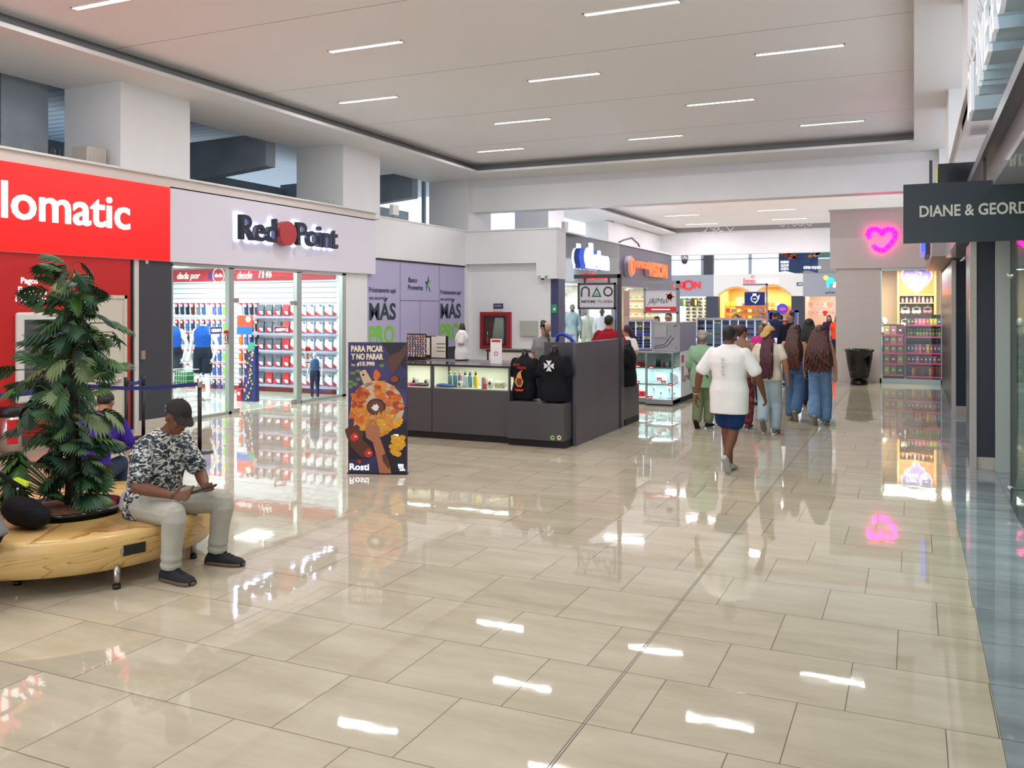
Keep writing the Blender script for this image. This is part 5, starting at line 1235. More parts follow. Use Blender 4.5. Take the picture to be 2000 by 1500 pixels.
# ---------------------------------------------------------------- stores at the end of the hall
EY = 58.0
def ex(px): return at(px, 600, EY).x
ICE = M('frosted_daylight', (206, 224, 246), .5, emit=.9)
b = MB().m(ICE).box(-18, -2.5, EY + .3, EY + .35, 4.1, 5.6)
struct('window_3', b)
b = MB().m(NAVY).box(ex(1375), ex(1393), EY - .1, EY + .3, 4.0, 5.6).m(M('mullion', (150, 160, 176), .4)).box(ex(1369), ex(1375), EY, EY + .3, 4.0, 5.6).box(ex(1462), ex(1467), EY, EY + .3, 4.0, 5.6).box(ex(1308), ex(1620), EY, EY + .3, 5.0, 5.05).m(M('teal_beam', (70, 120, 110), .5)).box(ex(1598), -2.6, EY - .2, EY + .3, 5.0, 5.6).m(GREYK).box(ex(1569), -2.6, EY - .1, EY + .3, 4.0, 4.9).m(NAVY).box(ex(1556), ex(1569), EY - .1, EY + .3, 4.0, 4.4)
struct('window_4', b)
area('atrium_fill', (-8, 50, 6.55), 10, 10, 480, (.9, .93, 1))  # added fill light that brightens the end stores, not an actual skylight
GF = M('end_grey_fascia', (158, 162, 176), .5)
struct('fascia_end', MB().m(GF).box(-18, ex(1395), EY - .2, EY, 2.6, 4.02).box(ex(1569), -2.6, EY - .2, EY, 2.57, 4.0))
# wavy white fascia with sand coloured arches
b = MB().m(WHITE)
xa, xb = ex(1395), ex(1569); N_ = 32; x0w, x1w = ex(1404), ex(1545)
def wave(t): return 2.62 + .5 * abs(math.sin(t * PI * 2 * .5 * 2)) * (1 if t < .5 else 1.25) * (1.0)
b.box(xa, x0w, EY - .2, EY, 2.6, 4.02).box(x1w, xb, EY - .2, EY, 2.6, 4.02)
for i in range(N_):
    t0, t1 = i / N_, (i + 1) / N_
    xx0, xx1 = x0w + (x1w - x0w) * t0, x0w + (x1w - x0w) * t1
    b.rings([[(xx0, EY - .2, wave(t0) + .12), (xx1, EY - .2, wave(t1) + .12), (xx1, EY, wave(t1) + .12), (xx0, EY, wave(t0) + .12)], [(xx0, EY - .2, 4.02), (xx1, EY - .2, 4.02), (xx1, EY, 4.02), (xx0, EY, 4.02)]], smooth=False)
struct('fascia_wave', b)
b = MB().m(M('sand_trim', (216, 180, 120), .5))
for i in range(N_):
    t0, t1 = i / N_, (i + 1) / N_
    xx0, xx1 = x0w + (x1w - x0w) * t0, x0w + (x1w - x0w) * t1
    b.rings([[(xx0, EY - .25, wave(t0)), (xx1, EY - .25, wave(t1)), (xx1, EY, wave(t1)), (xx0, EY, wave(t0))], [(xx0, EY - .25, wave(t0) + .12), (xx1, EY - .25, wave(t1) + .12), (xx1, EY, wave(t1) + .12), (xx0, EY, wave(t0) + .12)]], smooth=False)
struct('trim_10', b)
struct('wall_end_pilasters', MB().m(M('end_slate', (56, 64, 80), .5)).box(ex(1380), ex(1404), EY - .15, EY + .3, 0, 2.6).box(ex(1546), ex(1571), EY - .15, EY + .3, 0, 2.6))
def store(name, x0, x1, back, floorc, power, col):
    struct('wall_' + name, MB().m(back).box(x0, x1, EY + 4, EY + 4.1, 0, 3.3).box(x0 - .1, x0, EY, EY + 4.1, 0, 3.3).box(x1, x1 + .1, EY, EY + 4.1, 0, 3.3).box(x0, x1, EY, EY + 4.1, 3.25, 3.3).m(floorc).box(x0, x1, EY, EY + 4, -.1, .005))
    area('store_lamp', ((x0 + x1) / 2, EY + 1.8, 3.2), (x1 - x0) * .8, 2.0, power, col)
store('shoe_store', -17.5, ex(1380), M('shoe_wall', (238, 232, 214), .5), FLOOR, 200, (1, .98, .92))
store('gift_store', ex(1404), ex(1546), M('gift_wall', (232, 166, 96), .5), FLOOR, 420, (1, .82, .6))
store('children_store', ex(1571), -2.8, M('kids_wall', (236, 214, 196), .5), FLOOR, 70, (1, .93, .85))
# lettering of the end stores
RDK = M('sign_red_gloss', (214, 24, 40), .3, emit=.5)
t = thing('channel_letter_sign', 'red INFUSION lettering with a round O on the grey far fascia', 'sign', (-13.5, EY - .25, 3.1))
MB().m(RDK).text('INFUSI', (ex(1281), EY - .25, 3.12), UX, UZ, h=.46, wd=2.0, d=-.06, bold=.03).ring2((ex(1346), EY - .25, 3.35), UX, UZ, 0, 0, .2, .34, d=-.06).text('N', (ex(1357), EY - .25, 3.12), UX, UZ, h=.46, wd=.42, d=-.06, bold=.04).build('letters', t)
t = thing('channel_letter_sign', 'glowing Entreno Internacional lettering with a small flower on the white far fascia', 'sign', (-9.5, EY - .25, 3.4))
MB().m(M('sign_pink_glow', (214, 70, 90), .4, emit=.8)).text('Entreno', (ex(1453), EY - .22, 3.42), UX, UZ, h=.33, wd=.8, d=-.05, bold=.02).ring2((ex(1471), EY - .22, 3.85), UX, UZ, 0, 0, .06, .1, d=-.05).build('pink_letters', t)
MB().m(M('sign_warm_glow', (255, 236, 196), .4, emit=2.5)).text('Internacional', (ex(1477), EY - .22, 3.42), UX, UZ, h=.3, wd=1.35, d=-.05, bold=.02).build('warm_letters', t)
t = thing('channel_letter_sign', 'turquoise and white P& children store lettering on the grey far fascia', 'sign', (ex(1620), EY - .25, 3.1))
MB().m(M('sign_turq', (40, 214, 200), .4, emit=1.2)).text('P', (ex(1615), EY - .22, 3.12), UX, UZ, h=.62, wd=.45, d=-.05, bold=.05).m(M('sign_lime', (230, 240, 70), .4, emit=1)).disc((ex(1613.5), EY - .22, 3.72), UX, UZ, 0, 0, .14, .14, d=-.05).m(LETW).text('&', (ex(1627), EY - .22, 3.1), UX, UZ, h=.36, wd=.3, d=-.05, bold=.04).m(M('ink_teal', (20, 110, 110), .5)).text('pica y', (ex(1613), EY - .22, 2.72), UX, UZ, h=.14, wd=.8, d=-.03, bold=.03).build('letters', t)
MB().m(M('exit_dark', (16, 70, 60), .4, emit=.2)).box(ex(1557), ex(1568), EY - .24, EY - .2, 3.25, 3.45).m(LETW).text('SALIDA', (ex(1560), EY - .245, 3.31), UX, UZ, h=.08, wd=.22, d=-.01).build('exit_sign', tag_=('small dark green exit sign at the right of the white far fascia', 'sign'))
# stock of the end stores: shoes
sh = None
for r in range(8):
    for c_ in range(5):
        loc = V(ex(1330) + c_ * .42, EY + 2.0, .75 + r * .24)
        lab = 'shoe on the cream wall of the far shoe store, %s row up, %s from left' % (('first second third fourth fifth sixth seventh eighth'.split())[r], ('first second third fourth fifth'.split())[c_])
        if sh is None:
            sh = MB().m(DKD).rings([[(-.13, -.05, 0), (.14, -.05, 0), (.14, .05, 0), (-.13, .05, 0)], [(-.13, -.045, .05), (.13, -.04, .04), (.13, .04, .04), (-.13, .045, .05)], [(-.12, -.035, .11), (-.0, -.03, .1), (-.0, .03, .1), (-.12, .035, .11)]], smooth=False).build('shoe', local=True)
            sh.location = loc; tag(sh, lab, 'shoe', 'shoes of the far shoe store')
        else: dup(sh, loc, 0 if (r + c_) % 3 else PI, lab)
MB().m(M('slat_cream', (238, 230, 206), .5)).box(ex(1326), ex(1379), EY + 2.06, EY + 2.1, 0, 2.7).build('shoe_wall_panel', tag_=('cream display wall of the far shoe store', 'display wall'))
for k, (x, c_) in enumerate(((1334, M('pack_teal', (50, 90, 100), .7)), (1356, M('pack_black', (40, 40, 36), .7)))):
    p = at(x, 598, EY + 1.9)
    MB().m(c_).box(p.x - .25, p.x + .25, p.y - .12, p.y, p.z, p.z + .55).m(M('pack_yellow', (220, 180, 60), .6)).box(p.x + .06, p.x + .2, p.y - .13, p.y - .12, p.z + .05, p.z + .45).build('backpack', bevel=.05, tag_=('%s backpack high on the far shoe store wall' % ('teal', 'black and yellow')[k], 'backpack', 'backpacks of the far shoe store'))
# gift store goods
rn = random.Random(8)
GC = [M('gift%d' % i, c_, .5) for i, c_ in enumerate(((250, 190, 110), (206, 110, 60), (240, 226, 200), (120, 60, 40), (236, 210, 60), (80, 90, 110)))]
MB().m(GC[0]).box(ex(1425), ex(1490), EY + 2.2, EY + 2.6, 0, 2.55).build('gift_cabinet', tag_=('tall orange lit cabinet in the far gift store', 'cabinet'))
for i in range(36):
    r, c_ = divmod(i, 12)
    p = V(ex(1410) + c_ * .36, EY + 2.1, 1.15 + r * .42)
    MB().m(GC[rn.randrange(6)]).box(p.x - .12, p.x + .12, p.y - .1, p.y + .05, p.z, p.z + rn.uniform(.15, .32)).build('gift_box', tag_=('small gift in the %s row of the far gift store, number %d from left' % (('lowest', 'middle', 'top')[r], c_ + 1), 'gift', 'goods of the far gift store'))
for r in range(3): MB().m(GC[3]).box(ex(1408), ex(1540), EY + 1.95, EY + 2.2, 1.1 + r * .42, 1.14 + r * .42).build('gift_shelf', tag_=('long shelf of the far gift store, %s' % ('lowest', 'middle', 'top')[r], 'shelf', 'shelves of the far gift store'))
# children store goods
KC = [M('kid%d' % i, c_, .7) for i, c_ in enumerate(((240, 200, 196), (220, 50, 40), (236, 230, 226), (240, 170, 160)))]
for i in range(14):
    r, c_ = divmod(i, 7)
    p = V(ex(1576) + c_ * .3, EY + 2.0, 1.35 + r * .55)
    MB().m(KC[1] if i == 3 else KC[i % 4 if i % 4 != 1 else 0]).poly([(-.1, 0), (.1, 0), (.1, .2), (.15, .16), (.18, .22), (.08, .32), (-.08, .32), (-.18, .22), (-.15, .16), (-.1, .2)], p, UX, UZ, -.04).build('small_dress', tag_=('child garment in the %s row of the far children store, number %d' % (('lower', 'upper')[r], c_ + 1), 'clothes', 'garments of the far children store'))
# hanging banner and dome camera
p0b, p1b = at(1521, 532, 44), at(1598, 487, 44)
t = thing('hanging_banner', 'blue food banner reading SÚPER PIQUEO hanging in the far opening', 'banner', ((p0b.x + p1b.x) / 2, 44, p0b.z))
b = MB().m(M('banner_blue', (44, 78, 130), .5, noise=(1.2, .5)))
nn_ = 12
b.rings([[(p0b.x + (p1b.x - p0b.x) * i / nn_, 44 + .04 * math.sin(i * 1.4), z + (.06 * math.sin(i * .9) if z < p1b.z - .5 else .0)) for i in range(nn_ + 1)] for z in (p0b.z, (p0b.z + p1b.z) / 2, p1b.z + .6)], False, False, close=False)
b.build('cloth', t)
MB().m(STEEL).tube([(p0b.x + .1, 44, p1b.z + .5), (p0b.x + .1, 44, 6.6)], .01).tube([(p1b.x - .1, 44, p1b.z + .5), (p1b.x - .1, 44, 6.6)], .01).build('cords', t)
b = MB().m(LETW).text('SÚPER PIQUEO', (p0b.x + 1.15, 43.9, p0b.z + .12), UX, UZ, h=.17, wd=.78, d=-.01, bold=.03).text('BUENO\nQUE ES\nCOSTA', (p0b.x + .1, 43.9, p0b.z + .1), UX, UZ, h=.45, wd=.38, d=-.01, bold=.03)
b.build('lettering', t)
b = MB(); rn = random.Random(6)
o_b = V(p0b.x, 43.92, p0b.z)
for i in range(12): b.m((PRED, PSK, ORD)[i % 3]).disc(o_b, UX, UZ, .35 + rn.uniform(-.15, .5), .75 + rn.uniform(-.2, .25), .1, .07, d=-.01 - .001 * i, n=8)
for i in range(9): b.m((CHP, WOOD)[i % 2]).disc(o_b, UX, UZ, 1.65 + rn.uniform(-.25, .2), .85 + rn.uniform(-.2, .25), .12, .08, d=-.01 - .001 * i, n=8)
b.build('artwork', t)
p = at(1337, 505, 41.55)
t = thing('dome_camera', 'grey dome camera hanging on a rod below the far beam', 'camera', p)
MB().m(KSIL).tube([(p.x, p.y, p.z + .15), (p.x, p.y, 4.349)], .03).lathe([(.16, -.05), (.2, .0), (.17, .12), (.06, .22)], p, 20).build('housing', t)
MB().m(M('dome_smoke', (60, 56, 64), .1)).ell(p - V(0, 0, .1), (.15, .15, .17)).build('dome', t)
# white curled ornaments on the far soffit
for k, (x, y) in enumerate(((1392, 452), (1412, 450), (1540, 441), (1572, 440))):
    p = at(x, y, 41.0)
    b = MB().m(M('ornament_white', (240, 240, 244), .4))
    for s_ in (-1, 1): b.tube([p + V(s_ * (.05 + .055 * i), 0, .1 + .12 * math.sin(i * .7 + k)) for i in range(9)], .02, 6)
    b.tube([p + V(0, 0, .1), p + V(0, 0, 5.35 - p.z)], .008, 5)
    b.build('hanging_ornament', tag_=('white curled hanging ornament below the far ceiling, %s from left' % ('first', 'second', 'third', 'fourth')[k], 'ornament', 'white ornaments under the far ceiling'))
# small white flood lamps on parapets
for k, p in enumerate((V(-11.2, 17.9, 3.98), V(-8.8, 22.9, 3.92))):
    MB().m(MILK).obox(p + V(0, 0, .22), UX, UY, UZ, .05, .13, .12).m(KSIL).box(p.x - .02, p.x + .02, p.y - .02, p.y + .02, p.z, p.z + .12).build('flood_lamp', tag_=('cream box flood lamp on the white parapet, %s' % ('over the lilac hoarding', 'over the glossy black fascia')[k], 'lamp'))
MB().m(BLACK).tube([(-8.9, 27.6, 3.92), (-8.9, 28.6, 4.15), (-8.9, 29.6, 4.3), (-8.9, 30.4, 4.15), (-8.9, 30.7, 3.92)], .03, 8).build('cable', tag_=('black cable looping over the grey parapet', 'cable'))
MB().m(M('beige_box', (190, 180, 168), .5)).box(-11.5, -11.2, 9.35, 9.7, 4.03, 4.3).build('junction_box', tag_=('beige junction box on the parapet at the foot of the first column', 'box'))
# bird spikes
def spikes(x, y0, y1, z, label):
    b = MB().m(STEEL); rn = random.Random(1); n_ = int((y1 - y0) / .07)
    for i in range(n_):
        y = y0 + (y1 - y0) * i / n_
        b.tube([(x, y, z), (x + rn.uniform(-.05, .05), y + rn.uniform(-.02, .02), z + .13)], .0025, 3)
    b.box(x - .01, x + .01, y0, y1, z, z + .006)
    b.build('bird_spikes', tag_=(label, 'bird spikes', None, 'stuff'))
spikes(-11.1, 6.5, 9.8, 4.03, 'row of thin bird spikes on the parapet over the red sign')
spikes(-11.15, 15.0, 16.6, 4.03, 'row of thin bird spikes by the second column')
spikes(.48, 3, 9.6, 4.04, 'row of thin bird spikes along the right parapet')

# ---------------------------------------------------------------- kiosks between the sunglasses rack and the end stores
WK = M('kiosk_white', (226, 228, 234), .35)
t = thing('watch_kiosk', 'white counter kiosk with blue light strip beyond the walking group', 'kiosk', (-3.6, 25.5, 0))
MB().m(WK).box(-6.2, -3.2, 25.0, 26.2, .1, 1.02).m(PLINTH).box(-6.15, -3.25, 25.05, 26.15, 0, .1).build('counter', t)
MB().m(M('blue_led', (80, 110, 255), .4, emit=5)).box(-3.9, -3.2, 24.98, 25.0, .95, 1.0).m(LEDW).box(-6.2, -3.9, 24.98, 25.0, .96, 1.0).build('led_strip', t)
MB().m(WK).box(-5.8, -5.2, 25.3, 25.5, 1.02, 1.35).build('white_case', t)
a, b_ = at(1455, 596, 25), at(1493, 571, 25)
t = thing('post_sign', 'royal blue sign with a white wristwatch drawing on a pale frame', 'sign', (b_.x, 25, 1.02))
MB().m(M('frame_rose', (190, 176, 190), .4)).box(b_.x + .04, b_.x + .09, 24.97, 25.03, 1.02, 2.55).box(a.x - .05, b_.x + .09, 24.97, 25.03, 2.5, 2.55).build('post', t)
MB().m(M('royal_blue', (16, 50, 150), .4)).box(a.x, b_.x, 24.98, 25.0, a.z, b_.z).m(M('frame_rose')).box(a.x - .02, b_.x + .02, 25.0, 25.02, a.z - .02, b_.z + .02).build('panel', t)
q = V((a.x + b_.x) / 2, 24.975, (a.z + b_.z) / 2)
MB().m(LETW).ring2(q, UX, UZ, 0, 0, .085, .1, d=-.006).box(q.x - .05, q.x + .05, 24.968, 24.975, q.z + .1, q.z + .14).stroke([(.09, .05), (.13, .1), (.11, .0), (.02, -.13)], .014, q, UX, UZ, -.006).box(q.x - .05, q.x + .05, 24.968, 24.975, q.z - .01, q.z + .005).build('drawing', t)
# toy kiosk with round badge
t = thing('toy_kiosk', 'purple framed toy kiosk with a round blue and pink badge on top', 'kiosk', (-4.2, 33, 0))
a, b_ = at(1498, 640, 33), at(1556, 606, 33)
MB().m(M('kiosk_purple', (88, 84, 150), .4)).box(a.x, a.x + .08, 33, 33.6, 0, b_.z).box(b_.x - .08, b_.x, 33, 33.6, 0, b_.z).box(a.x, b_.x, 33, 33.6, b_.z - .08, b_.z).m(WK).box(a.x, b_.x, 32.9, 33.6, 0, 1.0).m(M('toy_back', (70, 110, 160), .5)).box(a.x + .08, b_.x - .08, 33.5, 33.6, 1.0, b_.z - .08).build('frame', t)
q = at(1528, 603, 32.9)
MB().m(M('badge_orange', (240, 140, 60), .4)).disc(q, UX, UZ, .06, -.06, .2, d=-.02).m(M('badge_blue', (60, 70, 200), .4, emit=.3)).disc(q - V(0, .03, 0), UX, UZ, 0, 0, .19, d=-.02).m(M('badge_pink', (240, 70, 130), .4, emit=.3)).disc(q - V(0, .05, 0), UX, UZ, .02, -.01, .11, .06, d=-.02).build('badge', t)
rn = random.Random(12)
for i in range(15):
    r, c_ = divmod(i, 5)
    MB().m(BC[i % 6]).box(a.x + .15 + c_ * .19, a.x + .28 + c_ * .19, 33.2, 33.3, 1.0 + r * .22 + .001, 1.0 + r * .22 + .17).build('toy_box', tag_=('small toy box in the purple kiosk, %s row, number %d' % (('bottom', 'middle', 'top')[r], c_ + 1), 'toy', 'toy boxes in the purple kiosk'))
for r in range(1, 3): MB().m(WK).box(a.x + .08, b_.x - .08, 33.1, 33.5, 1.0 + r * .22 - .015, 1.0 + r * .22).build('toy_shelf', tag_=('thin white shelf in the purple kiosk, %s one' % ('lower', 'upper')[r - 1], 'shelf'))
MB().m(M('yellow_toy', (240, 220, 40), .4)).tube([at(1440, 612, 24.9), at(1452, 607, 24.9)], .03).tube([at(1433, 617, 24.9), at(1436, 610, 24.9)], .05).m(STEEL).box(at(1440, 600, 24.9).x, at(1440, 600, 24.9).x + .03, 24.85, 24.95, 0, 1.72).build('yellow_toy_display', tag_=('yellow toy display on a thin stand behind the man with beard', 'display'))
# ---------------------------------------------------------------- lingerie shop front
LY = 24.0
t = thing('neon_heart', 'open magenta neon heart sign on the cream stone fascia', 'neon sign', (-.75, 23.88, 3.3))
NEON = M('neon_magenta', (255, 30, 190), .4, emit=5, ecol=(255, 14, 170)); NEOND = M('neon_rim', (190, 20, 150), .4, emit=.8)
def hp(x, y): return (x, y)
pts = [(1697, 463), (1695, 458), (1697, 451), (1703, 447), (1711, 447), (1717, 450), (1722, 456), (1727, 450), (1734, 447), (1742, 448), (1748, 454), (1748, 463), (1742, 472), (1734, 481), (1726, 488), (1718, 488), (1711, 485), (1706, 480)]
P3 = [at(x, y, 23.84) for x, y in pts]
o_h = V(0, 23.81, 0)
fl = [(p.x, p.z) for p in P3]
b = MB().m(NEON).stroke(fl, .085, o_h, UX, UZ, -.03)
for q in fl[1:-1]: b.disc(o_h, UX, UZ, q[0], q[1], .043, d=-.0302, n=14)
b.build('tube', t)
MB().m(NEOND).stroke(fl, .1, V(0, 23.87, 0), UX, UZ, -.055).build('backing', t)
struct('window_5', MB().m(ALU).box(-.78, -.74, 23.98, 24.06, 0, 2.85).box(.6, .64, 23.98, 24.06, 0, 2.85).box(-.78, .64, 23.98, 24.06, 2.82, 2.88).box(-.78, .64, 23.98, 24.06, 0, .12).m(GLASS).box(-.74, .6, 24.02, 24.025, .12, 2.82))
struct('wall_lingerie_inside', MB().m(M('peach_wall', (240, 196, 160), .5)).box(-1.7, 2.4, 26.6, 26.7, 0, 3.0).m(WHITE).box(-1.72, -1.7, 24.2, 26.6, 0, 3).box(-1.7, 2.4, 24.2, 26.6, 2.9, 2.95))
area('boutique_lamp', (-.1, 25.2, 2.88), 1.2, .8, 85, (1, .87, .72))
area('window_fill', (-.1, 24.25, 2.8), 1.2, .1, 70, (1, .9, .8))  # added fill light on the gondola goods, no fixture there
SPOT = MB().m(LAMP).box(-.2, .2, 25.0, 25.3, 2.885, 2.9).build('shop_ceiling_panel', tag_=('small lit ceiling panel in the lingerie shop', 'light'))
ORP = M('orange_board', (236, 118, 64), .5); FRW = M('frame_wood_warm', (226, 160, 96), .5)
Yb = 25.9
a, b_ = at(1757, 575, Yb), at(1824, 528, Yb)
t = thing('wall_unit', 'warm wooden wall unit with orange heart poster reading Paga 2 Lleva 4', 'wall unit', ((a.x + b_.x) / 2, Yb, 0))
MB().m(FRW).box(a.x - .06, a.x, Yb, Yb + .3, 0, 2.9).box(b_.x, b_.x + .06, Yb, Yb + .3, 0, 2.9).box(a.x, b_.x, Yb, Yb + .3, a.z - .04, a.z).build('frame', t)
MB().m(M('unit_back', (96, 56, 34), .6)).box(a.x, b_.x, Yb + .26, Yb + .3, 0, a.z).m(ORP).box(a.x, b_.x, Yb + .1, Yb + .12, a.z, 2.9).build('back_panel', t)
q = at(1790, 545, Yb + .09)
def heart(s_): 
    return [(s_ * .9 * 16 * math.sin(k * 2 * PI / 36) ** 3 / 16, s_ * (13 * math.cos(k * 2 * PI / 36) - 5 * math.cos(2 * k * 2 * PI / 36) - 2 * math.cos(3 * k * 2 * PI / 36) - math.cos(4 * k * 2 * PI / 36)) / 16) for k in range(36)]
MB().m(M('heart_white', (244, 236, 244), .5)).poly(heart(.44), q, UX, UZ, -.01).m(M('heart_violet', (140, 120, 210), .5)).poly(heart(.385), q - V(0, .012, 0), UX, UZ, -.01).m(LETW).text('Paga', q + V(-.25, -.024, .04), UX, UZ, h=.11, wd=.27, d=-.006).text('2', q + V(.04, -.024, .05), UX, UZ, h=.14, wd=.1, d=-.006).text('Lleva', q + V(-.25, -.024, -.07), UX, UZ, h=.09, wd=.3, d=-.006, bold=.03).text('4', q + V(.09, -.024, -.11), UX, UZ, h=.2, wd=.18, d=-.006, bold=.06, shear=.2).build('heart_print', t)
def shelf(Y, x0, x1, z, mat, label, grp, dp=.25):
    return MB().m(mat).box(x0, x1, Y, Y + dp, z - .025, z).build('shop_shelf', tag_=(label, 'shelf', grp))
z = at(1790, 591, Yb).z; shelf(Yb, a.x, b_.x, z, FRW, 'wooden shelf with lotions under the heart poster', 'shelves of the lingerie shop')
for k in range(8):
    p = at(1763 + k * 8, 591, Yb + .12); hh = (.14, .16, .13, .2, .26, .2, .14, .17)[k]
    MB().m(((M('lot_pink', (226, 150, 170), .4), PW)[k % 2])).lathe([(.03, 0), (.03, hh * .7), (.014, hh * .78), (.016, hh)], V(p.x, p.y, z), 10).build('lotion_bottle', tag_=('lotion bottle on the wooden shelf, %s from left' % ('first second third fourth fifth sixth seventh eighth'.split())[k], 'bottle', 'lotions under the heart poster'))
for r, (py, cs) in enumerate(((600, ((236, 226, 216), (244, 200, 170), (150, 90, 90))), (624, ((240, 230, 222), (240, 230, 222), (160, 100, 100))))):
    for k, c_ in enumerate(cs):
        p = at(1768 + k * 22, py, Yb + .1)
        t = thing('bra_on_hanger', '%s bra hanging in the %s row, %s' % (('white', 'cream', 'mauve')[k] if r == 0 else ('ivory', 'pale', 'rose')[k], ('upper', 'lower')[r], ('left', 'middle', 'right')[k]), 'bra', p, group='bras on hangers')
        organic('cups', lambda b: (b.ell(p + V(-.055, -.03, -.13), (.065, .05, .055)), b.ell(p + V(.055, -.03, -.13), (.065, .05, .055)), b.tube([p + V(-.1, -.01, -.12), p + V(-.08, 0, -.02)], .012), b.tube([p + V(.1, -.01, -.12), p + V(.08, 0, -.02)], .012)), M('bra%d%d' % (r, k), c_, .6), t, .012, 1)
        MB().m(WPL).tube([p + V(-.1, 0, -.02), p + V(0, 0, .0), p + V(.1, 0, -.02)], .006, 5).tube([p, p + V(0, 0, .04), p + V(.02, 0, .05)], .004, 5).build('hanger', t)
# mannequin bust
p = at(1727, 640, 25.2); p.z = 1.0
H = 1.6; J = joints(H)
o, J = human('white mannequin with a rose bra at the left of the lingerie window', V(p.x, 25.2, .02), R(170), 1.62, joints(1.62), mat=MW, hands=False, vox=.018, cat='mannequin', name='mannequin', top=None)
organic('bra', lambda b: (b.ell(V(-.065, .1, 1.2), (.06, .05, .055)), b.ell(V(.065, .1, 1.2), (.06, .05, .055)), loft(b, [(V(0, 0, 1.17), UX, UY, .165, .115), (V(0, 0, 1.2), UX, UY, .168, .118)])), M('rose_bra', (176, 80, 100), .6), o, .014, 1, local=True)
# gondolas with goods
def gondola(x0, x1, Y, zs, label, mat=M('gondola_dark', (40, 30, 34), .5)):
    t = thing('shop_gondola', label, 'display shelf', ((x0 + x1) / 2, Y + .15, 0))
    MB().m(mat).box(x0 - .02, x0, Y, Y + .3, 0, zs[-1] + .05).box(x1, x1 + .02, Y, Y + .3, 0, zs[-1] + .05).box(x0, x1, Y + .28, Y + .3, 0, zs[-1] + .25).build('frame', t)
    for z in zs: MB().m(mat).box(x0, x1, Y, Y + .28, z - .03, z).m(M('price_rail', (214, 60, 120), .4)).box(x0, x1, Y - .006, Y, z - .04, z).build('shelf', t)
    return t
gy = 24.5
xL0, xL1 = at(1725, 600, gy).x, at(1765, 600, gy).x; xR0, xR1 = at(1771, 600, gy).x, at(1838, 600, gy).x
zsL = [at(1745, y, gy).z for y in (731, 710, 689, 671, 653)]
zsR = [at(1800, y, gy).z for y in (735, 709, 689, 657, 634)]
gondola(xL0, xL1, gy, zsL, 'low dark shelf unit of boxed gift sets, left in the lingerie window'); gondola(xR0, xR1, gy, zsR, 'dark shelf unit of jars and colourful boxes, right in the lingerie window')
cols_ = [M('pk%d' % i, c_, .45) for i, c_ in enumerate(((206, 176, 110), (190, 120, 130), (170, 140, 90), (150, 60, 90), (90, 110, 80), (226, 180, 60), (236, 120, 150), (120, 90, 140), (200, 90, 60), (60, 90, 130), (176, 196, 90), (110, 50, 50)))]
def row(x0, x1, Y, z, n_, w_, h_, cl, name, label, cat, grp, round_=False, lid=None):
    proto = {}; w_ = .86 * (x1 - x0) / n_; h_ = h_ * 1.25
    for k in range(n_):
        x = x0 + (k + .5) * (x1 - x0) / n_; c_ = cl[k % len(cl)]
        lb = '%s, number %d from left' % (label, k + 1)
        if c_ in proto: dup(proto[c_], (x, Y, z), 0, lb); continue
        b = MB().m(cols_[c_])
        if round_: b.lathe([(w_ / 2, 0), (w_ / 2, h_ * .75), (w_ / 2.3, h_ * .8)], (0, 0, 0), 12).m(BLACK if lid is None else lid).lathe([(w_ / 2, h_ * .8), (w_ / 2, h_)], (0, 0, 0), 12)
        else: b.box(-w_ / 2, w_ / 2, -.04, .04, 0, h_).m(PW).box(-w_ / 5, w_ / 5, -.043, -.04, h_ * .4, h_ * .6)
        o = b.build(name, local=True); o.location = (x, Y, z); tag(o, lb, cat, grp); proto[c_] = o
for r, (z, cl) in enumerate(zip(zsL, ((10, 2, 4), (2, 3, 0), (0, 1, 2), (1, 0, 6), (0, 1, 11)))):
    row(xL0, xL1, gy + .1, z, 3, .13, .17, cl, 'gift_set', 'boxed gift set on the %s shelf of the left unit' % ('lowest', 'second', 'third', 'fourth', 'top')[r], 'gift set', 'gift sets in the window')
row(xR0, xR1, gy + .08, zsR[0], 14, .045, .2, (9, 9, 5, 8, 11, 9, 8), 'spray_bottle', 'slim spray bottle on the lowest shelf of the right unit', 'bottle', 'spray bottles in the window', True, PR)
row(xR0, xR1, gy + .1, zsR[1], 8, .09, .14, (3, 7, 1, 11), 'boxed_perfume', 'boxed perfume on the second shelf of the right unit', 'box', 'boxes on the second shelf')
row(xR0, xR1, gy + .1, zsR[2], 9, .08, .17, (7, 7, 1, 6, 3, 5, 8), 'cosmetic_box', 'cosmetic box on the third shelf of the right unit', 'box', 'boxes on the third shelf')
row(xR0, xR1, gy + .06, zsR[3], 11, .065, .11, (2, 2, 4, 10, 10, 0, 0), 'candle_jar', 'front candle jar on the fourth shelf', 'jar', 'candle jars', True)
row(xR0, xR1, gy + .16, zsR[3] , 11, .065, .2, (10, 10, 4, 0, 2, 2, 0), 'candle_jar', 'rear stacked candle jar on the fourth shelf', 'jar', 'candle jars', True)
row(xR0, xR1, gy + .1, zsR[4], 9, .085, .12, (4, 11, 1, 6, 6, 8, 10, 5, 9), 'pastel_box', 'coloured box on the top shelf of the right unit', 'box', 'boxes on the top shelf')
# black tub planter
bc = gr(1678, 751)
t = thing('tub_planter', 'large black plastic tub standing against the cream stone wall', 'planter', bc)
MB().m(BLACKG).lathe([(.2, 0), (.21, .05), (.19, .08), (.24, .3), (.3, .65), (.315, .8), (.345, .83), (.35, .86), (.32, .87), (.3, .84), (.28, .6), (.2, .1)], bc, 36, cap=True).build('tub', t)
MB().m(BLACKG).lathe([(.235, .32), (.25, .32), (.25, .34), (.24, .34)], bc, 36, cap=False).build('band', t)

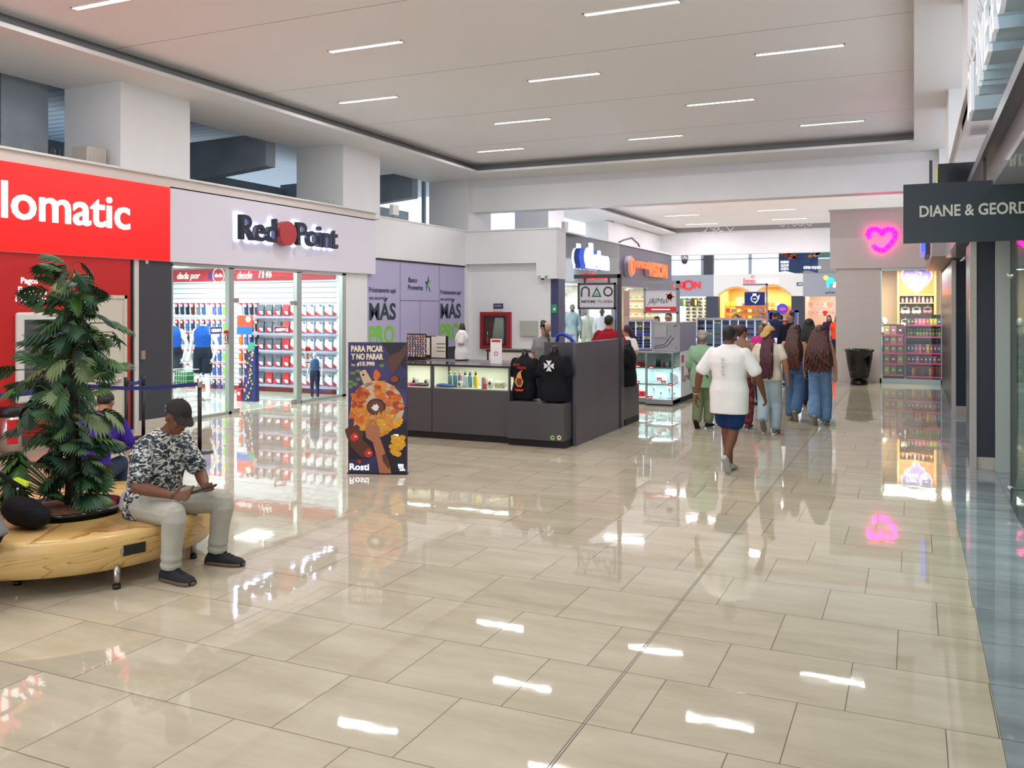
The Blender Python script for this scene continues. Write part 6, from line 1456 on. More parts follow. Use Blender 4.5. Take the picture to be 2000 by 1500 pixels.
# ---------------------------------------------------------------- right side shop: blade sign and 3D letters
t = thing('blade_sign', 'black green DIANE & GEORDI board hanging out over the walkway', 'sign', (.4, 7, 2.36))
MB().m(M('board_blackgreen', (18, 32, 36), .3)).box(-.07, .84, 6.985, 7.015, 2.36, 2.785).m(FRM).box(.1, .12, 6.99, 7.01, 2.785, 2.95).box(.44, .46, 6.99, 7.01, 2.785, 2.95).build('board', t)
MB().m(M('letter_cream', (214, 214, 196), .5)).text('DIANE & GEORDI', at(1796, 424.5, 6.984), UX, UZ, h=.083, wd=.70, d=-.006, bold=.02).build('lettering', t)
t = thing('channel_letter_sign', 'large white 3D DIANE & GEO letters seen from below on the right fascia', 'sign', (.42, 5.2, 3.15))
LT = M('letter_face_white', (236, 242, 246), .3, emit=.12); LS = M('letter_side_ice', (176, 200, 210), .25)
for k, ch in enumerate('DIANE&GEORDI'):
    y = 6.75 - k * .37 - (.06 if k > 0 else 0) + (.14 if k == 1 else 0)
    if y < 1.5: break
    wd_ = .1 if ch == 'I' else .27
    MB().m(LT).text(ch, (.352, y, 3.16), -UY, UZ, h=.31, wd=wd_, d=.02, bold=.0).build('letter_face', t)
    MB().m(LS).text(ch, (.5, y, 3.16), -UY, UZ, h=.31, wd=wd_, d=.148, bold=.0).build('letter_side', t)
MB().m(BLACKG).box(.2, .5, 8.9, 9.2, 2.86, 3.2).m(M('lime_edge', (180, 200, 50), .5)).box(.19, .2, 8.9, 9.2, 2.9, 3.16).build('wall_speaker', bevel=.02, tag_=('black box speaker with lime edge above the hanging board', 'speaker'))
MB().m(GLASS_G).lathe([(.05, 0), (.09, .04), (.1, .14), (.06, .16)], (.1, 9.3, 2.84), 16).m(KSIL).tube([(.1, 9.3, 2.98), (.5, 9.3, 2.98)], .015).build('glass_camera', tag_=('small clear glass camera beside the black speaker', 'lamp'))  # clear glass camera on a bracket, gives no light
MB().m(M('far_blue_sign', (70, 90, 220), .4, emit=1.2)).box(.12, .28, 18.5, 20.5, 2.95, 3.25).m(NAVY).box(.2, .3, 18.4, 20.6, 2.9, 3.3).build('side_sign', tag_=('blue lit letters seen edge on beyond the hanging board', 'sign'))
# shopfront of clear glass with shoes on wooden steps
GLASS_S = glass_mat('shop_glass', (200, 216, 212), .45)
GLASS_D = glass_mat('smoked_glass', (120, 134, 130), .5)
struct('window_6', MB().m(GLASS_S).box(.84, .85, 1.0, 9.72, .02, 2.72))
struct('window_7', MB().m(GLASS_D).rings([[(.85, 9.76, .02), (.86, 9.76, .02), (1.1, 11.7, .02), (1.09, 11.7, .02)], [(.85, 9.76, 2.72), (.86, 9.76, 2.72), (1.1, 11.7, 2.72), (1.09, 11.7, 2.72)]], smooth=False))
struct('wall_right_inside', MB().m(M('inside_pale', (186, 196, 190), .6)).box(3.6, 3.7, -6, 11.7, 0, 2.72).box(.86, 3.6, 11.6, 11.7, 0, 2.72))
WDS = M('step_wood', (134, 84, 62), .4, noise=(3, .2, (8, 1, 1)))
t = thing('wooden_step', 'brown wooden display step inside the right shop window', 'display step', (1.5, 9.3, 0))
MB().m(WDS).box(.98, 2.0, 8.9, 9.6, .26, .56).build('upper_step', t, bevel=.01); MB().m(WDS).box(.98, 1.9, 8.5, 9.65, .0, .26).build('lower_step', t, bevel=.01)
for k, (x, y, z) in enumerate(((1.12, 9.05, .56), (1.12, 8.62, .26))):
    MB().m(BLACKG).rings([[(x - .1, y - .04, z), (x + .14, y - .04, z), (x + .14, y + .04, z), (x - .1, y + .04, z)], [(x - .1, y - .035, z + .08), (x + .1, y - .03, z + .03), (x + .1, y + .03, z + .03), (x - .1, y + .035, z + .08)]], smooth=False).build('loafer', tag_=('black loafer on the %s wooden step in the right window' % ('upper', 'lower')[k], 'shoe', 'loafers in the right window'))
MB().m(STEEL).tube([(.83, 9.7, .16), (1.1, 9.7, .16)], .016).ell((.84, 9.7, .16), .03).m(STEEL).ell((.84, 9.68, 2.2), .03).build('glass_fitting', tag_=('steel fittings on the edge of the right shop glass', 'fitting'))
MB().m(M('brass_plate', (220, 190, 150), .3, .6)).box(.64, .65, 12.6, 12.75, 1.75, 2.0).build('door_handle_plate', tag_=('narrow brass plate on the blue reflecting pilaster', 'plate'))
area('window_lamp', (1.9, 8.5, 2.6), 1.4, 2.0, 80, (.95, 1, .97))
# ---------------------------------------------------------------- bench ring with planter
def d3(px, py, d):
    a = (px - 1000) / 1727
    return Vector((d * (a * _c - _s), d * (a * _s + _c), 1.9 + d * (600 - py) / 1727))
def wood_mat():
    m = bpy.data.materials.new('pine_veneer'); m.use_nodes = True; nt = m.node_tree; b = nt.nodes['Principled BSDF']
    tc = nt.nodes.new('ShaderNodeTexCoord'); mp = nt.nodes.new('ShaderNodeMapping'); mp.inputs['Scale'].default_value = (.36, .36, 3.4)
    nt.links.new(tc.outputs['Object'], mp.inputs[0])
    no = nt.nodes.new('ShaderNodeTexNoise'); no.inputs['Scale'].default_value = 1.5; no.inputs['Detail'].default_value = 2.2; no.inputs['Roughness'].default_value = .45; no.inputs['Distortion'].default_value = .6
    nt.links.new(mp.outputs[0], no.inputs[0])
    n2 = nt.nodes.new('ShaderNodeTexNoise'); n2.inputs['Scale'].default_value = 12; n2.inputs['Detail'].default_value = 4
    mp2 = nt.nodes.new('ShaderNodeMapping'); mp2.inputs['Scale'].default_value = (.4, .4, 7)
    nt.links.new(tc.outputs['Object'], mp2.inputs[0]); nt.links.new(mp2.outputs[0], n2.inputs[0])
    fr = math_node(nt, 'FRACT', math_node(nt, 'ADD', math_node(nt, 'MULTIPLY', no.outputs[0], 17), math_node(nt, 'MULTIPLY', n2.outputs[0], .35)))
    r = nt.nodes.new('ShaderNodeValToRGB'); e = r.color_ramp.elements
    e[0].position = 0; e[0].color = (*lin((172, 118, 60)), 1); e[1].position = 1; e[1].color = (*lin((224, 188, 126)), 1)
    k = e.new(.16); k.color = (*lin((216, 176, 108)), 1); k = e.new(.6); k.color = (*lin((218, 178, 112)), 1)
    nt.links.new(fr, r.inputs[0]); nt.links.new(r.outputs[0], b.inputs['Base Color'])
    b.inputs['Roughness'].default_value = .22
    return m
PINE = wood_mat()
BC0 = V(-5.83, 4.72, 0)
t = thing('ring_bench', 'round pine veneer bench on short steel legs around the plant', 'bench', BC0)
b = MB().m(PINE)
n_ = 96
def ringp(r, z, sq=0): return [BC0 + V(r * math.cos(2 * PI * k / n_), r * math.sin(2 * PI * k / n_), z) for k in range(n_)]
HC = V(-5.74, 4.64, 0)
def holep(r, z): return [HC + V(r * math.cos(2 * PI * k / n_), r * math.sin(2 * PI * k / n_), z) for k in range(n_)]
b.rings([holep(.40, .15), holep(.40, .375), holep(.405, .38), ringp(1.0, .385), ringp(1.035, .378), ringp(1.055, .355), ringp(1.06, .30), ringp(1.045, .2), ringp(1.01, .135), ringp(.99, .13), holep(.40, .15)], False, False)
b.build('seat', t)
for a in (-1.32, -.55, .25, -2.05, -2.8, 1.2, 2.2):
    p = BC0 + V(.93 * math.cos(a), .93 * math.sin(a), 0) if a not in (-.55,) else gr(228, 1150)
    if a == .25: p = gr(378, 1090)
    if a == -1.32: p = gr(34, 1142)
    if a == -2.05: p = gr(3, 1140) + V(-.15, .1, 0)
    lg = MB().m(STEEL).tube([p + V(0, 0, .03), p + V(0, 0, .16)], .022, 16).build('leg', t)
    MB().m(BLACK).tube([p, p + V(0, 0, .03)], .026, 16).build('foot', lg)
# small black plate on the rim near the man
a = math.atan2(4.42 - 4.72, -4.86 + 5.83)
p = BC0 + V(1.056 * math.cos(a), 1.056 * math.sin(a), .26); tv = V(-math.sin(a), math.cos(a), 0); nv = V(math.cos(a), math.sin(a), 0)
MB().m(BLACK).obox(p, tv, UZ, nv, .075, .035, .008).build('plate', t)
MB().m(STEEL).obox(p - tv * .085, tv, UZ, nv, .008, .018, .006).build('bracket', t)
# pot and plant
t = thing('planter_pot', 'round glossy black pot sunk in the middle of the bench', 'pot', HC)
MB().m(BLACKG).lathe([(.24, 0), (.3, .25), (.345, .385), (.375, .40), (.385, .415), (.375, .43), (.34, .425), (.33, .4), (.2, .39)], HC, 48).build('pot', t)
MB().m(M('coir_soil', (92, 62, 36), .95, noise=(30, .5), bump=(40, .8))).lathe([(.33, .36), (.32, .41), (.15, .43), (.02, .43)], HC, 40).build('soil', t)
def leaf_pts(L, lobes=6):
    """deeply cut leaf outline in (x along, y across): list of quads strips"""
    polys = []
    for k in range(lobes):
        x = L * (.12 + .8 * k / lobes); ln = L * .52 * math.sin(PI * (.22 + .68 * k / (lobes - 1))) + L * .06
        for s_ in (-1, 1):
            ang = R(62 - 34 * k / (lobes - 1)); dx, dy = math.cos(ang), math.sin(ang) * s_
            wd = L * .052
            px_, py_ = -dy * s_, dx * s_
            polys.append([(x - wd * 1.1, 0), (x + wd * 1.1, 0), (x + dx * ln * .55 + wd * 1.2, dy * ln * .55 - .0 * s_), (x + dx * ln, dy * ln), (x + dx * ln * .5 - wd * 1.2, dy * ln * .55 + wd * .8 * s_)])
    polys.append([(L * .85, -L * .04), (L * 1.12, 0), (L * .85, L * .04)])
    polys.append([(0, -L * .03), (L * .9, -L * .05), (L * .9, L * .05), (0, L * .03)])
    return polys
LG = [M('leaf%d' % i, c_, .45, spec=.4) for i, c_ in enumerate(((38, 72, 44), (50, 88, 50), (32, 60, 40), (78, 116, 54), (112, 128, 82)))]
def add_leaf(b, base, dirh, L, droop, rn, roll=0):
    """dirh horizontal direction; the blade curves down along its length"""
    d0 = (dirh.normalized() * math.cos(droop) + UZ * math.sin(-droop)).normalized()
    side = d0.cross(UZ).normalized(); up = side.cross(d0).normalized()
    side = (side * math.cos(roll) + up * math.sin(roll)).normalized(); up = side.cross(d0).normalized()
    fold = rn.uniform(.1, .5); curl = rn.uniform(.5, 1.4)
    for pl in leaf_pts(L):
        pts = []
        for x, y in pl:
            t_ = x / L
            pts.append(base + d0 * (x - .1 * x * t_) + side * y * (1 - .1 * fold) - up * (curl * x * t_ * .45 + fold * abs(y) * .6 + .9 * y * y / L))
        b.face(pts)
TR = HC + V(0, 0, .42)
t = thing('potted_plant', 'tall dark green split leaf plant on a pole in the bench planter', 'plant', TR)
MB().m(M('moss_pole', (52, 38, 28), .9, noise=(20, .3))).tube([TR, TR + V(.03, .02, .7), TR + V(-.02, 0, 1.5)], [.035, .032, .02], 10).tube([TR + V(.08, -.03, 0), TR + V(.06, -.01, .6), TR + V(.0, .02, 1.3)], [.018, .016, .01], 8).tube([TR + V(.03, .08, 0), TR + V(.05, .04, .5), TR + V(.02, .0, 1.0)], [.016, .014, .01], 8).build('stems', t)
b = MB(); rn = random.Random(21)
def spread(z):      # half width of the crown at a height above the pot
    for a, b_, u_, v_ in ((0, .4, .13, .15), (.4, .65, .15, .3), (.65, 1.15, .3, .33), (1.15, 1.4, .33, .22), (1.4, 1.9, .22, .1)):
        if z <= b_: return u_ + (v_ - u_) * (z - a) / (b_ - a)
    return .1
def axis(z):        # the crown leans a little to and fro
    return TR + V(.91, .41, 0) * (.02 + .06 * math.sin(z * 2.2) - (.1 if .55 < z < 1.1 else 0))
for i in range(225):
    z = .08 + 1.68 * (i / 225) ** .9
    a = i * 2.4 + rn.uniform(-.8, .8); r_ = spread(z) * rn.uniform(.1, 1.0)
    dirh = V(math.cos(a), math.sin(a), 0)
    ctr = axis(z); z2 = z + rn.uniform(-.08, .1)
    base = ctr + dirh * r_ + V(0, 0, z2)
    L = rn.uniform(.13, .25) * (.85 if z > 1.4 else 1)
    k = rn.random()
    b.m(LG[0] if k < .3 else LG[1] if k < .6 else LG[2] if k < .78 else LG[3] if k < .92 else LG[4])
    b.tube([ctr + V(0, 0, z2 - .12), ctr + dirh * r_ * .6 + V(0, 0, z2 - .0), base], .004, 4)
    a2 = a + rn.uniform(-1.0, 1.0)
    add_leaf(b, base, V(math.cos(a2), math.sin(a2), 0), L, rn.uniform(-.95, .85), rn, rn.uniform(-1.1, 1.1))
for i in range(26):     # the low side shoot on the left and the fresh leaves at the pot rim
    if i < 18: c_ = TR + V(-.17, -.27, .12 + rn.uniform(0, .32)); a = rn.uniform(2.4, 5.6)
    else: c_ = TR + V(.16, .02, .04 + rn.uniform(0, .08)); a = rn.uniform(-1.2, 1.0)
    dirh = V(math.cos(a), math.sin(a), 0)
    b.m(LG[(1, 3, 0, 3)[i % 4]])
    b.tube([TR + V(0, 0, .02), c_], .004, 4)
    add_leaf(b, c_, dirh, rn.uniform(.16, .24), rn.uniform(-.2, .6), rn, rn.uniform(-.4, .4))
b.build('foliage', t)

# ---------------------------------------------------------------- seated man
def printed_shirt():
    m = bpy.data.materials.new('printed_cotton'); m.use_nodes = True; nt = m.node_tree; b_ = nt.nodes['Principled BSDF']
    tc = nt.nodes.new('ShaderNodeTexCoord'); mp = nt.nodes.new('ShaderNodeMapping'); mp.inputs['Scale'].default_value = (1, 1, 1.8); mp.inputs['Rotation'].default_value = (.5, .3, 0)
    n1 = nt.nodes.new('ShaderNodeTexNoise'); n1.inputs['Scale'].default_value = 22; n1.inputs['Detail'].default_value = 4; n1.inputs['Roughness'].default_value = .7; n1.inputs['Distortion'].default_value = 1.2
    r = nt.nodes.new('ShaderNodeValToRGB'); r.color_ramp.interpolation = 'CONSTANT'; e = r.color_ramp.elements
    e[0].position = 0; e[0].color = (*lin((24, 32, 44)), 1); e[1].position = .53; e[1].color = (*lin((214, 210, 200)), 1)
    k = e.new(.485); k.color = (*lin((84, 96, 106)), 1)
    nt.links.new(tc.outputs['Object'], mp.inputs[0]); nt.links.new(mp.outputs[0], n1.inputs[0]); nt.links.new(n1.outputs[0], r.inputs[0]); nt.links.new(r.outputs[0], b_.inputs['Base Color'])
    b_.inputs['Roughness'].default_value = .8
    return m
B0 = V(-4.95, 4.80, 0)
def w(x, y, z): return V(x, y, z) - B0
J = dict(s=1.0, fwd=V(1, 0, 0), face=V(.86, -.22, -.34), headup=V(.34, 0, .94), curl=.7,
    hip=w(-5.07, 4.80, .50), waist=w(-5.06, 4.80, .64), chest=w(-5.0, 4.79, .82), sh=w(-4.94, 4.785, .955), neck=w(-4.90, 4.79, 1.0), head=w(-4.82, 4.79, 1.105),
    sR=w(-4.94, 4.605, .905), sL=w(-4.94, 4.965, .905), eR=w(-4.90, 4.50, .655), eL=w(-4.84, 5.04, .66), wR=w(-4.66, 4.58, .60), wL=w(-4.66, 4.90, .60),
    hR=w(-5.03, 4.69, .475), hL=w(-5.03, 4.91, .475), kR=w(-4.64, 4.58, .475), kL=w(-4.63, 5.04, .475), aR=w(-4.69, 4.60, .095), aL=w(-4.69, 5.05, .095), tR=w(-4.53, 4.59, .03), tL=w(-4.53, 5.08, .03),
    hdR=V(.75, .42, -.05), hdL=V(.72, -.45, -.05), pnR=V(-.3, .35, .9), pnL=V(-.2, -.3, .93), thR=V(-.3, .8, .3), thL=V(.3, .1, .5))
J['thL'] = V(.55, .75, .1); J['pnR'] = V(.1, .7, .7); J['thR'] = V(-.2, -.1, 1).cross(V(.75, .42, -.05)).cross(V(.75, .42, -.05)) * -1
J['thR'] = V(-.25, .3, .85)
def man_extra(o, J):
    side = J['face'].normalized().cross(J['headup']).normalized(); f = J['face'].normalized(); up = side.cross(f).normalized(); h_ = J['head']
    rot = Matrix((side, f, up)).transposed()
    CAPM = fabric('washed_black_cap', (48, 44, 42), (30, .12))
    def cp(b):
        n = 20; rings = []
        for i in range(7):
            a = i / 6 * PI / 2
            rings.append([h_ + up * (.042 + .098 * math.sin(a)) - f * .008 + side * .089 * math.cos(a) * math.cos(2 * PI * k / n) * 1.0 + f * .107 * math.cos(a) * math.sin(2 * PI * k / n) for k in range(n)])
        rings[-1] = [h_ + up * .141 - f * .008 + side * .006 * math.cos(2 * PI * k / n) + f * .006 * math.sin(2 * PI * k / n) for k in range(n)]
        b.rings(rings)
        # peak
        top = []; bot = []
        for i in range(11):
            a = -1.15 + 2.3 * i / 10
            q = h_ + up * (.044 - .03 * math.cos(a) - .012 * abs(math.sin(a))) + side * .087 * math.sin(a) + f * (.095 * math.cos(a) + .075 * math.cos(a) ** 1.0)
            q0 = h_ + up * .05 + side * .085 * math.sin(a) + f * .088 * math.cos(a)
            top.append((q0, q))
        for (a0, a1), (b0, b1) in zip(top, top[1:]):
            dn = up * -.008
            b.rings([[a0, a1, b1, b0], [a0 + dn, a1 + dn, b1 + dn, b0 + dn]], smooth=True)
    organic('cap', cp, CAPM, o, .0055, 2, local=True)
    MB().m(CAPM).ell(h_ + up * .143 - f * .008, .008, 10, 6).build('cap_button', o, local=True)
    def hr(b): b.ell(h_ + up * .012 - f * .03, (.0755, .075, .06), rot=rot)
    organic('hair', hr, M('hair_grey_black', (60, 54, 50), .8), o, .006, 1, local=True)
    # closed lids, brows and lips
    mb = MB().m(M('lid_line', (60, 34, 28), .6))
    for q in (-1, 1):
        mb.tube([h_ + side * q * (.032 + x) + up * (.004 - .25 * abs(x)) + f * (.0915 - abs(x) * .25 - q * 0) for x in (-.013, 0, .013)], .0022, 6)
    mb.build('eyelids', o, local=True)
    mb = MB().m(M('lip', (122, 70, 58), .5)).tube([h_ - up * .055 + side * x + f * (.098 - abs(x) * .35) for x in (-.022, -.01, 0, .01, .022)], .004, 6)
    mb.build('lips', o, local=True)
    # shirt collar and placket
    MB().m(BLACK).tube([J['wL'] + V(.0, .0, .0) + V(math.cos(a) * .0, math.cos(a) * .034 , math.sin(a) * .03) for a in [k * PI / 8 for k in range(17)]], .006, 6).build('bracelet', o, local=True)
    MB().m(M('belt_leather', (24, 22, 24), .5)).rings([[J['hip'] + V(-.02 + .145 * math.cos(a), .19 * math.sin(a), z - .05 + .04 * math.cos(a)) for a in [k * PI / 14 for k in range(28)]] for z in (.0, .035)], False, False).build('belt', o, local=True)
PSH = printed_shirt()
man, J = human('seated person in dark cap and black and white printed shirt looking at a phone', B0, 0, 1.7, J, 'brown', 1.18, PSH, .78, 0, .02, .03, None, 'long', 0, None, None, None, .035, .006, extra=man_extra)
PANT = fabric('pale_grey_twill', (176, 172, 158), (9, .06))
def tr(b):
    J_ = J
    loft(b, [(J_['hip'] + V(-.03, 0, -.095), UY, UX, .18, .15), (J_['hip'] + V(-.03, 0, -.04), UY, UX, .215, .175), (J_['hip'] + V(-.02, 0, .03), UY, UX, .215, .165), (J_['hip'] + V(-.01, 0, .07), UY, UX, .205, .155)])
    for q in 'LR':
        cap(b, J_['h' + q] + V(-.02, 0, -.0), J_['k' + q], .114, .086, mid=.108)
        k_, a_ = J_['k' + q], J_['a' + q]
        b.tube([k_ + V(0, 0, .03), k_ + V(.005, 0, -.04), k_.lerp(a_, .35), k_.lerp(a_, .7), k_.lerp(a_, .8), k_.lerp(a_, .87), k_.lerp(a_, .93), a_ + V(.0, 0, .0)], [.07, .083, .076, .068, .074, .065, .074, .067], 16)
organic('trousers', tr, PANT, man, .007, 3, local=True)
SHO = fabric('charcoal_canvas', (48, 46, 48)); SOLE = M('brown_sole', (104, 84, 66), .6)
for q, dy in (('R', -.04), ('L', .12)):
    J2 = dict(J); J2['t' + q] = J['t' + q] + V(0, 0, 0)
    so = organic('shoe', lambda b: shoe(b, J2, q, 1.12), SHO, man, .005, 2, local=True)
    a_ = J['a' + q]; fw = (J['t' + q] - a_); fw.z = 0; fw.normalize(); sd = fw.cross(UZ); bs = V(a_.x, a_.y, 0)
    MB().m(SOLE).rings([[bs + fw * x * 1.12 + sd * y * 1.12 + V(0, 0, z) for x, y in ((-.09, -.02), (-.085, .02), (-.04, .04), (.05, .046), (.12, .052), (.18, .042), (.205, .0), (.18, -.042), (.12, -.05), (.05, -.044), (-.04, -.038))] for z in (.002, .026)]).build('sole', so)
    lb = MB().m(BLACK)
    for k in range(4):
        c_ = bs + fw * (.045 + .025 * k) + V(0, 0, .103 - .011 * k)
        lb.tube([c_ - sd * .024, c_ + V(0, 0, .006), c_ + sd * .024], .0035, 5)
    lb.build('laces', so)
# the phone rests in the two hands
pc = V(-4.545, 4.735, .615)
pu = V(.35, .92, .1).normalized(); pn_ = V(-.45, -.05, .9).normalized(); pv = pn_.cross(pu).normalized()
t = thing('smartphone', 'dark smartphone held low in both hands of the seated person in the printed shirt', 'phone', pc)
MB().m(M('phone_case', (34, 26, 34), .3)).obox(pc, pu, pv, pn_, .072, .036, .005).build('case', t)
MB().m(BLACKG).obox(pc + pn_ * .006, pu, pv, pn_, .067, .032, .001).build('screen', t)

# ---------------------------------------------------------------- seated people on the far and left side of the bench
def seated(label, pel, face, H, top, pants, skin, hairm, hair_fn, lean=.1, vox=.01, fore=1, fat=1.0, seat=.39, extra=None, headlow=0, armx=.25):
    """sits with the pelvis over pel, facing the horizontal direction 'face'"""
    s = H / 1.7; f = Vector(face).normalized(); r = f.cross(UZ).normalized(); z0 = seat + .105; zz = 1 - max(0, lean - .12) * 1.1
    def q(x, y, z): return r * x + f * y + V(0, 0, z)
    J = dict(s=s, fwd=f, face=(f + V(0, 0, -headlow)).normalized(), curl=.5, hip=q(0, 0, z0), waist=q(0, lean * .25, z0 + .14 * s), chest=q(0, lean * .9, z0 + .33 * s * zz), sh=q(0, lean * 1.5, z0 + .46 * s * zz), neck=q(0, lean * 1.75, z0 + .52 * s * zz), head=q(0, lean * 2.1 + .02, z0 + .63 * s * zz),
        sL=q(-.17, lean * 1.5, z0 + .43 * s * zz), sR=q(.17, lean * 1.5, z0 + .43 * s * zz), eL=q(-.24, lean + .08, z0 + .2 * s), eR=q(.24, lean + .08, z0 + .2 * s), wL=q(-.1, lean + armx, z0 + .12), wR=q(.1, lean + armx, z0 + .12),
        hL=q(-.095, .02, z0 - .03), hR=q(.095, .02, z0 - .03), kL=q(-.15, .42, z0), kR=q(.15, .42, z0), aL=q(-.14, .4, .09), aR=q(.14, .4, .09), tL=q(-.15, .56, .03), tR=q(.15, .56, .03), hdL=q(.6, .7, 0), hdR=q(-.6, .7, 0), pnL=q(0, 0, 1), pnR=q(0, 0, 1), thL=f, thR=f)
    base = V(pel[0], pel[1], 0)
    o, J = human(label, base, 0, H, J, skin, fat, top, .98, fore, .02, .02, None, 'long', 0, fabric('dark_trainer', (40, 40, 44)), hairm, hair_fn, .01, vox)
    def tr_(b):
        loft(b, [(J['hip'] + V(0, 0, -.095), r, f, .15, .12), (J['hip'] + V(0, 0, -.03), r, f, .18, .15), (J['hip'] + V(0, 0, .05), r, f, .17, .13)])
        for k in 'LR':
            cap(b, J['h' + k], J['k' + k], .092, .068, mid=.085); cap(b, J['k' + k], J['a' + k] + V(0, 0, .02), .066, .052)
    organic('trousers', tr_, pants, o, vox, 2, local=True)
    return o, J
HBLK = M('hair_black', (26, 22, 22), .6); HBRN = M('hair_brown', (62, 40, 32), .6); HGRY = M('hair_grey', (150, 144, 138), .8)
PURF = fabric('purple_sweater', (62, 36, 140)); JEA = fabric('dark_denim', (44, 60, 84), (12, .15))
seated('person in a purple sweater and jeans sitting with bowed head behind the plant', (-6.42, 5.38), (-.55, .83, 0), 1.62, PURF, JEA, 'mid', HBLK, hair_short, .22, headlow=.8)
GRYF = fabric('grey_shirt', (128, 128, 126), (20, .08)); BPT = fabric('black_trousers', (20, 20, 22))
lp = gr(-48, 1045, .48)
seated('seated person in grey shirt and black trousers at the left picture edge', (lp.x, lp.y), (-.9, -.42, 0), 1.68, GRYF, BPT, 'mid', HBLK, hair_short, .32, headlow=.3)
# black bag with lime flap beside them
bgp = d3(62, 985, 6.05)
t = thing('backpack', 'black backpack with a lime yellow flap lying on the left side of the bench', 'backpack', (bgp.x, bgp.y, .385))
BAGM = fabric('black_nylon', (24, 24, 28))
organic('body', lambda b: (b.ell(V(bgp.x, bgp.y, .475), (.15, .1, .085)), b.ell(V(bgp.x - .05, bgp.y - .02, .5), (.15, .11, .1)), b.ell(V(bgp.x - .1, bgp.y - .04, .52), (.11, .09, .09)), b.ell(V(bgp.x - .02, bgp.y + .03, .43), (.13, .09, .04))), BAGM, t, .009, 3)
lf = d3(40, 945, 5.85)
MB().m(M('lime_flap', (190, 206, 20), .6)).rings([[lf + V(-.05, -.02, .03), lf + V(.05, .0, -.015), lf + V(.045, .01, .012), lf + V(-.04, -.01, .04)], [lf + V(-.05, .0, .03), lf + V(.05, .02, -.015), lf + V(.045, .03, .012), lf + V(-.04, .01, .04)]], smooth=False).build('flap', t)
MB().m(BAGM).tube([lf + V(-.2, -.08, .1), lf + V(-.12, -.05, .06), lf + V(-.05, -.03, .02), lf + V(0, 0, -.04)], .016, 8).build('strap', t)
MB().m(STEEL).ell(lf + V(.0, -.02, -.03), .01, 8, 6).build('buckle', t)

# ---------------------------------------------------------------- walking group
def walkJ(H, front='R', st=.2, lift=.14, arms=.16, aw=.27, fat=1.0):
    J = joints(H); s = J['s']
    for q in 'LR':
        sg = -1 if q == 'L' else 1
        fr = (q == front)
        x = sg * .085 * s
        if fr:
            J['k' + q] = V(x, .12, .51 * s); J['a' + q] = V(x * .9, st * .6, .09); J['t' + q] = V(x * 1.1, st * .6 + .16, .03)
        else:
            J['k' + q] = V(x, .02, .50 * s); J['a' + q] = V(x * .7, -st * 1.1, .09 + lift); J['t' + q] = J['a' + q] + V(0, .1, -.11)
        am = arms if not fr else -arms
        J['e' + q] = V(sg * aw * s, -.03 + am * .3, 1.12 * s); J['w' + q] = V(sg * (aw + .03) * s, am + .04, .88 * s)
    return J
SNK = fabric('pale_trainer', (176, 178, 170))
WT = fabric('white_tee', (236, 234, 230), (6, .03)); NVS = fabric('navy_shorts', (22, 52, 98))
g = gr(1424, 922)
J = walkJ(1.70, 'L', .16, .1, .12, .33)
J['sL'] = V(-.19, -.01, 1.37); J['sR'] = V(.19, -.01, 1.37); J['sh'] = V(0, -.01, 1.415); J['head'].z = 1.575; J['kL'].x = -.07; J['kR'].x = .05; J['aR'].x = .02; J['tR'].x = .02; J['aL'].x = -.02; J['tL'].x = -.01
o, J = human('person in white tee and navy shorts walking away, nearest of the group', g, R(-6), 1.70, J, 'brown', 1.17, WT, .8, 0, .024, .17, NVS, 'short', 0, SNK, HBLK, hair_short, .02, .009)
MB().m(M('print_grey', (176, 176, 176), .6)).text('STATE', (.0, -.185, 1.12), V(0, 0, 1), V(-1, 0, 0), h=.03, wd=.2, d=.01).build('back_print', o, local=True)
MB().m(M('gold', (220, 180, 70), .25, 1)).tube([J['wL'] + V(.03 * math.cos(a), .03 * math.sin(a), .01) for a in [k * PI / 8 for k in range(17)]], .006, 6).build('bracelet', o, local=True)
# woman in green
g = gr(1372, 836)
J = walkJ(1.52, 'R', .1, .02, .06, .24)
GT = fabric('mint_blouse', (142, 178, 142)); SG = fabric('sage_trousers', (116, 128, 96))
def curly(o, J, mat, vox):
    s = J['s']; h = J['head']; rn = random.Random(9)
    def g_(b):
        b.ell(h + V(0, -.01, .035) * s, (.095 * s, .1 * s, .095 * s)); b.ell(h + V(.03, -.1, .0) * s, (.05 * s, .045 * s, .045 * s))
        for i in range(26):
            a = rn.uniform(0, 6.28); e = rn.uniform(-.3, 1.4)
            b.ell(h + V(.088 * math.cos(a) * math.cos(e), -.01 + .095 * math.sin(a) * math.cos(e) - .01, .035 + .09 * math.sin(e)) * s, .022 * s, 8, 6)
    organic('hair', g_, mat, o, .008, 1, local=True)
o, J = human('person with grey curly hair, mint blouse and sage trousers, left of the group', g, R(-10), 1.52, J, 'mid', 1.12, GT, .9, .2, .026, .12, SG, 'long', .03, fabric('black_shoe', (34, 34, 36)), HGRY, curly, .02, .011)
MB().m(M('strap_olive', (88, 84, 66), .7)).tube([V(-.15, -.1, 1.25) * J['s'], V(0, -.175, 1.1) * J['s'], V(.16, -.14, .9) * J['s']], .014, 6).build('bag_strap', o, local=True)
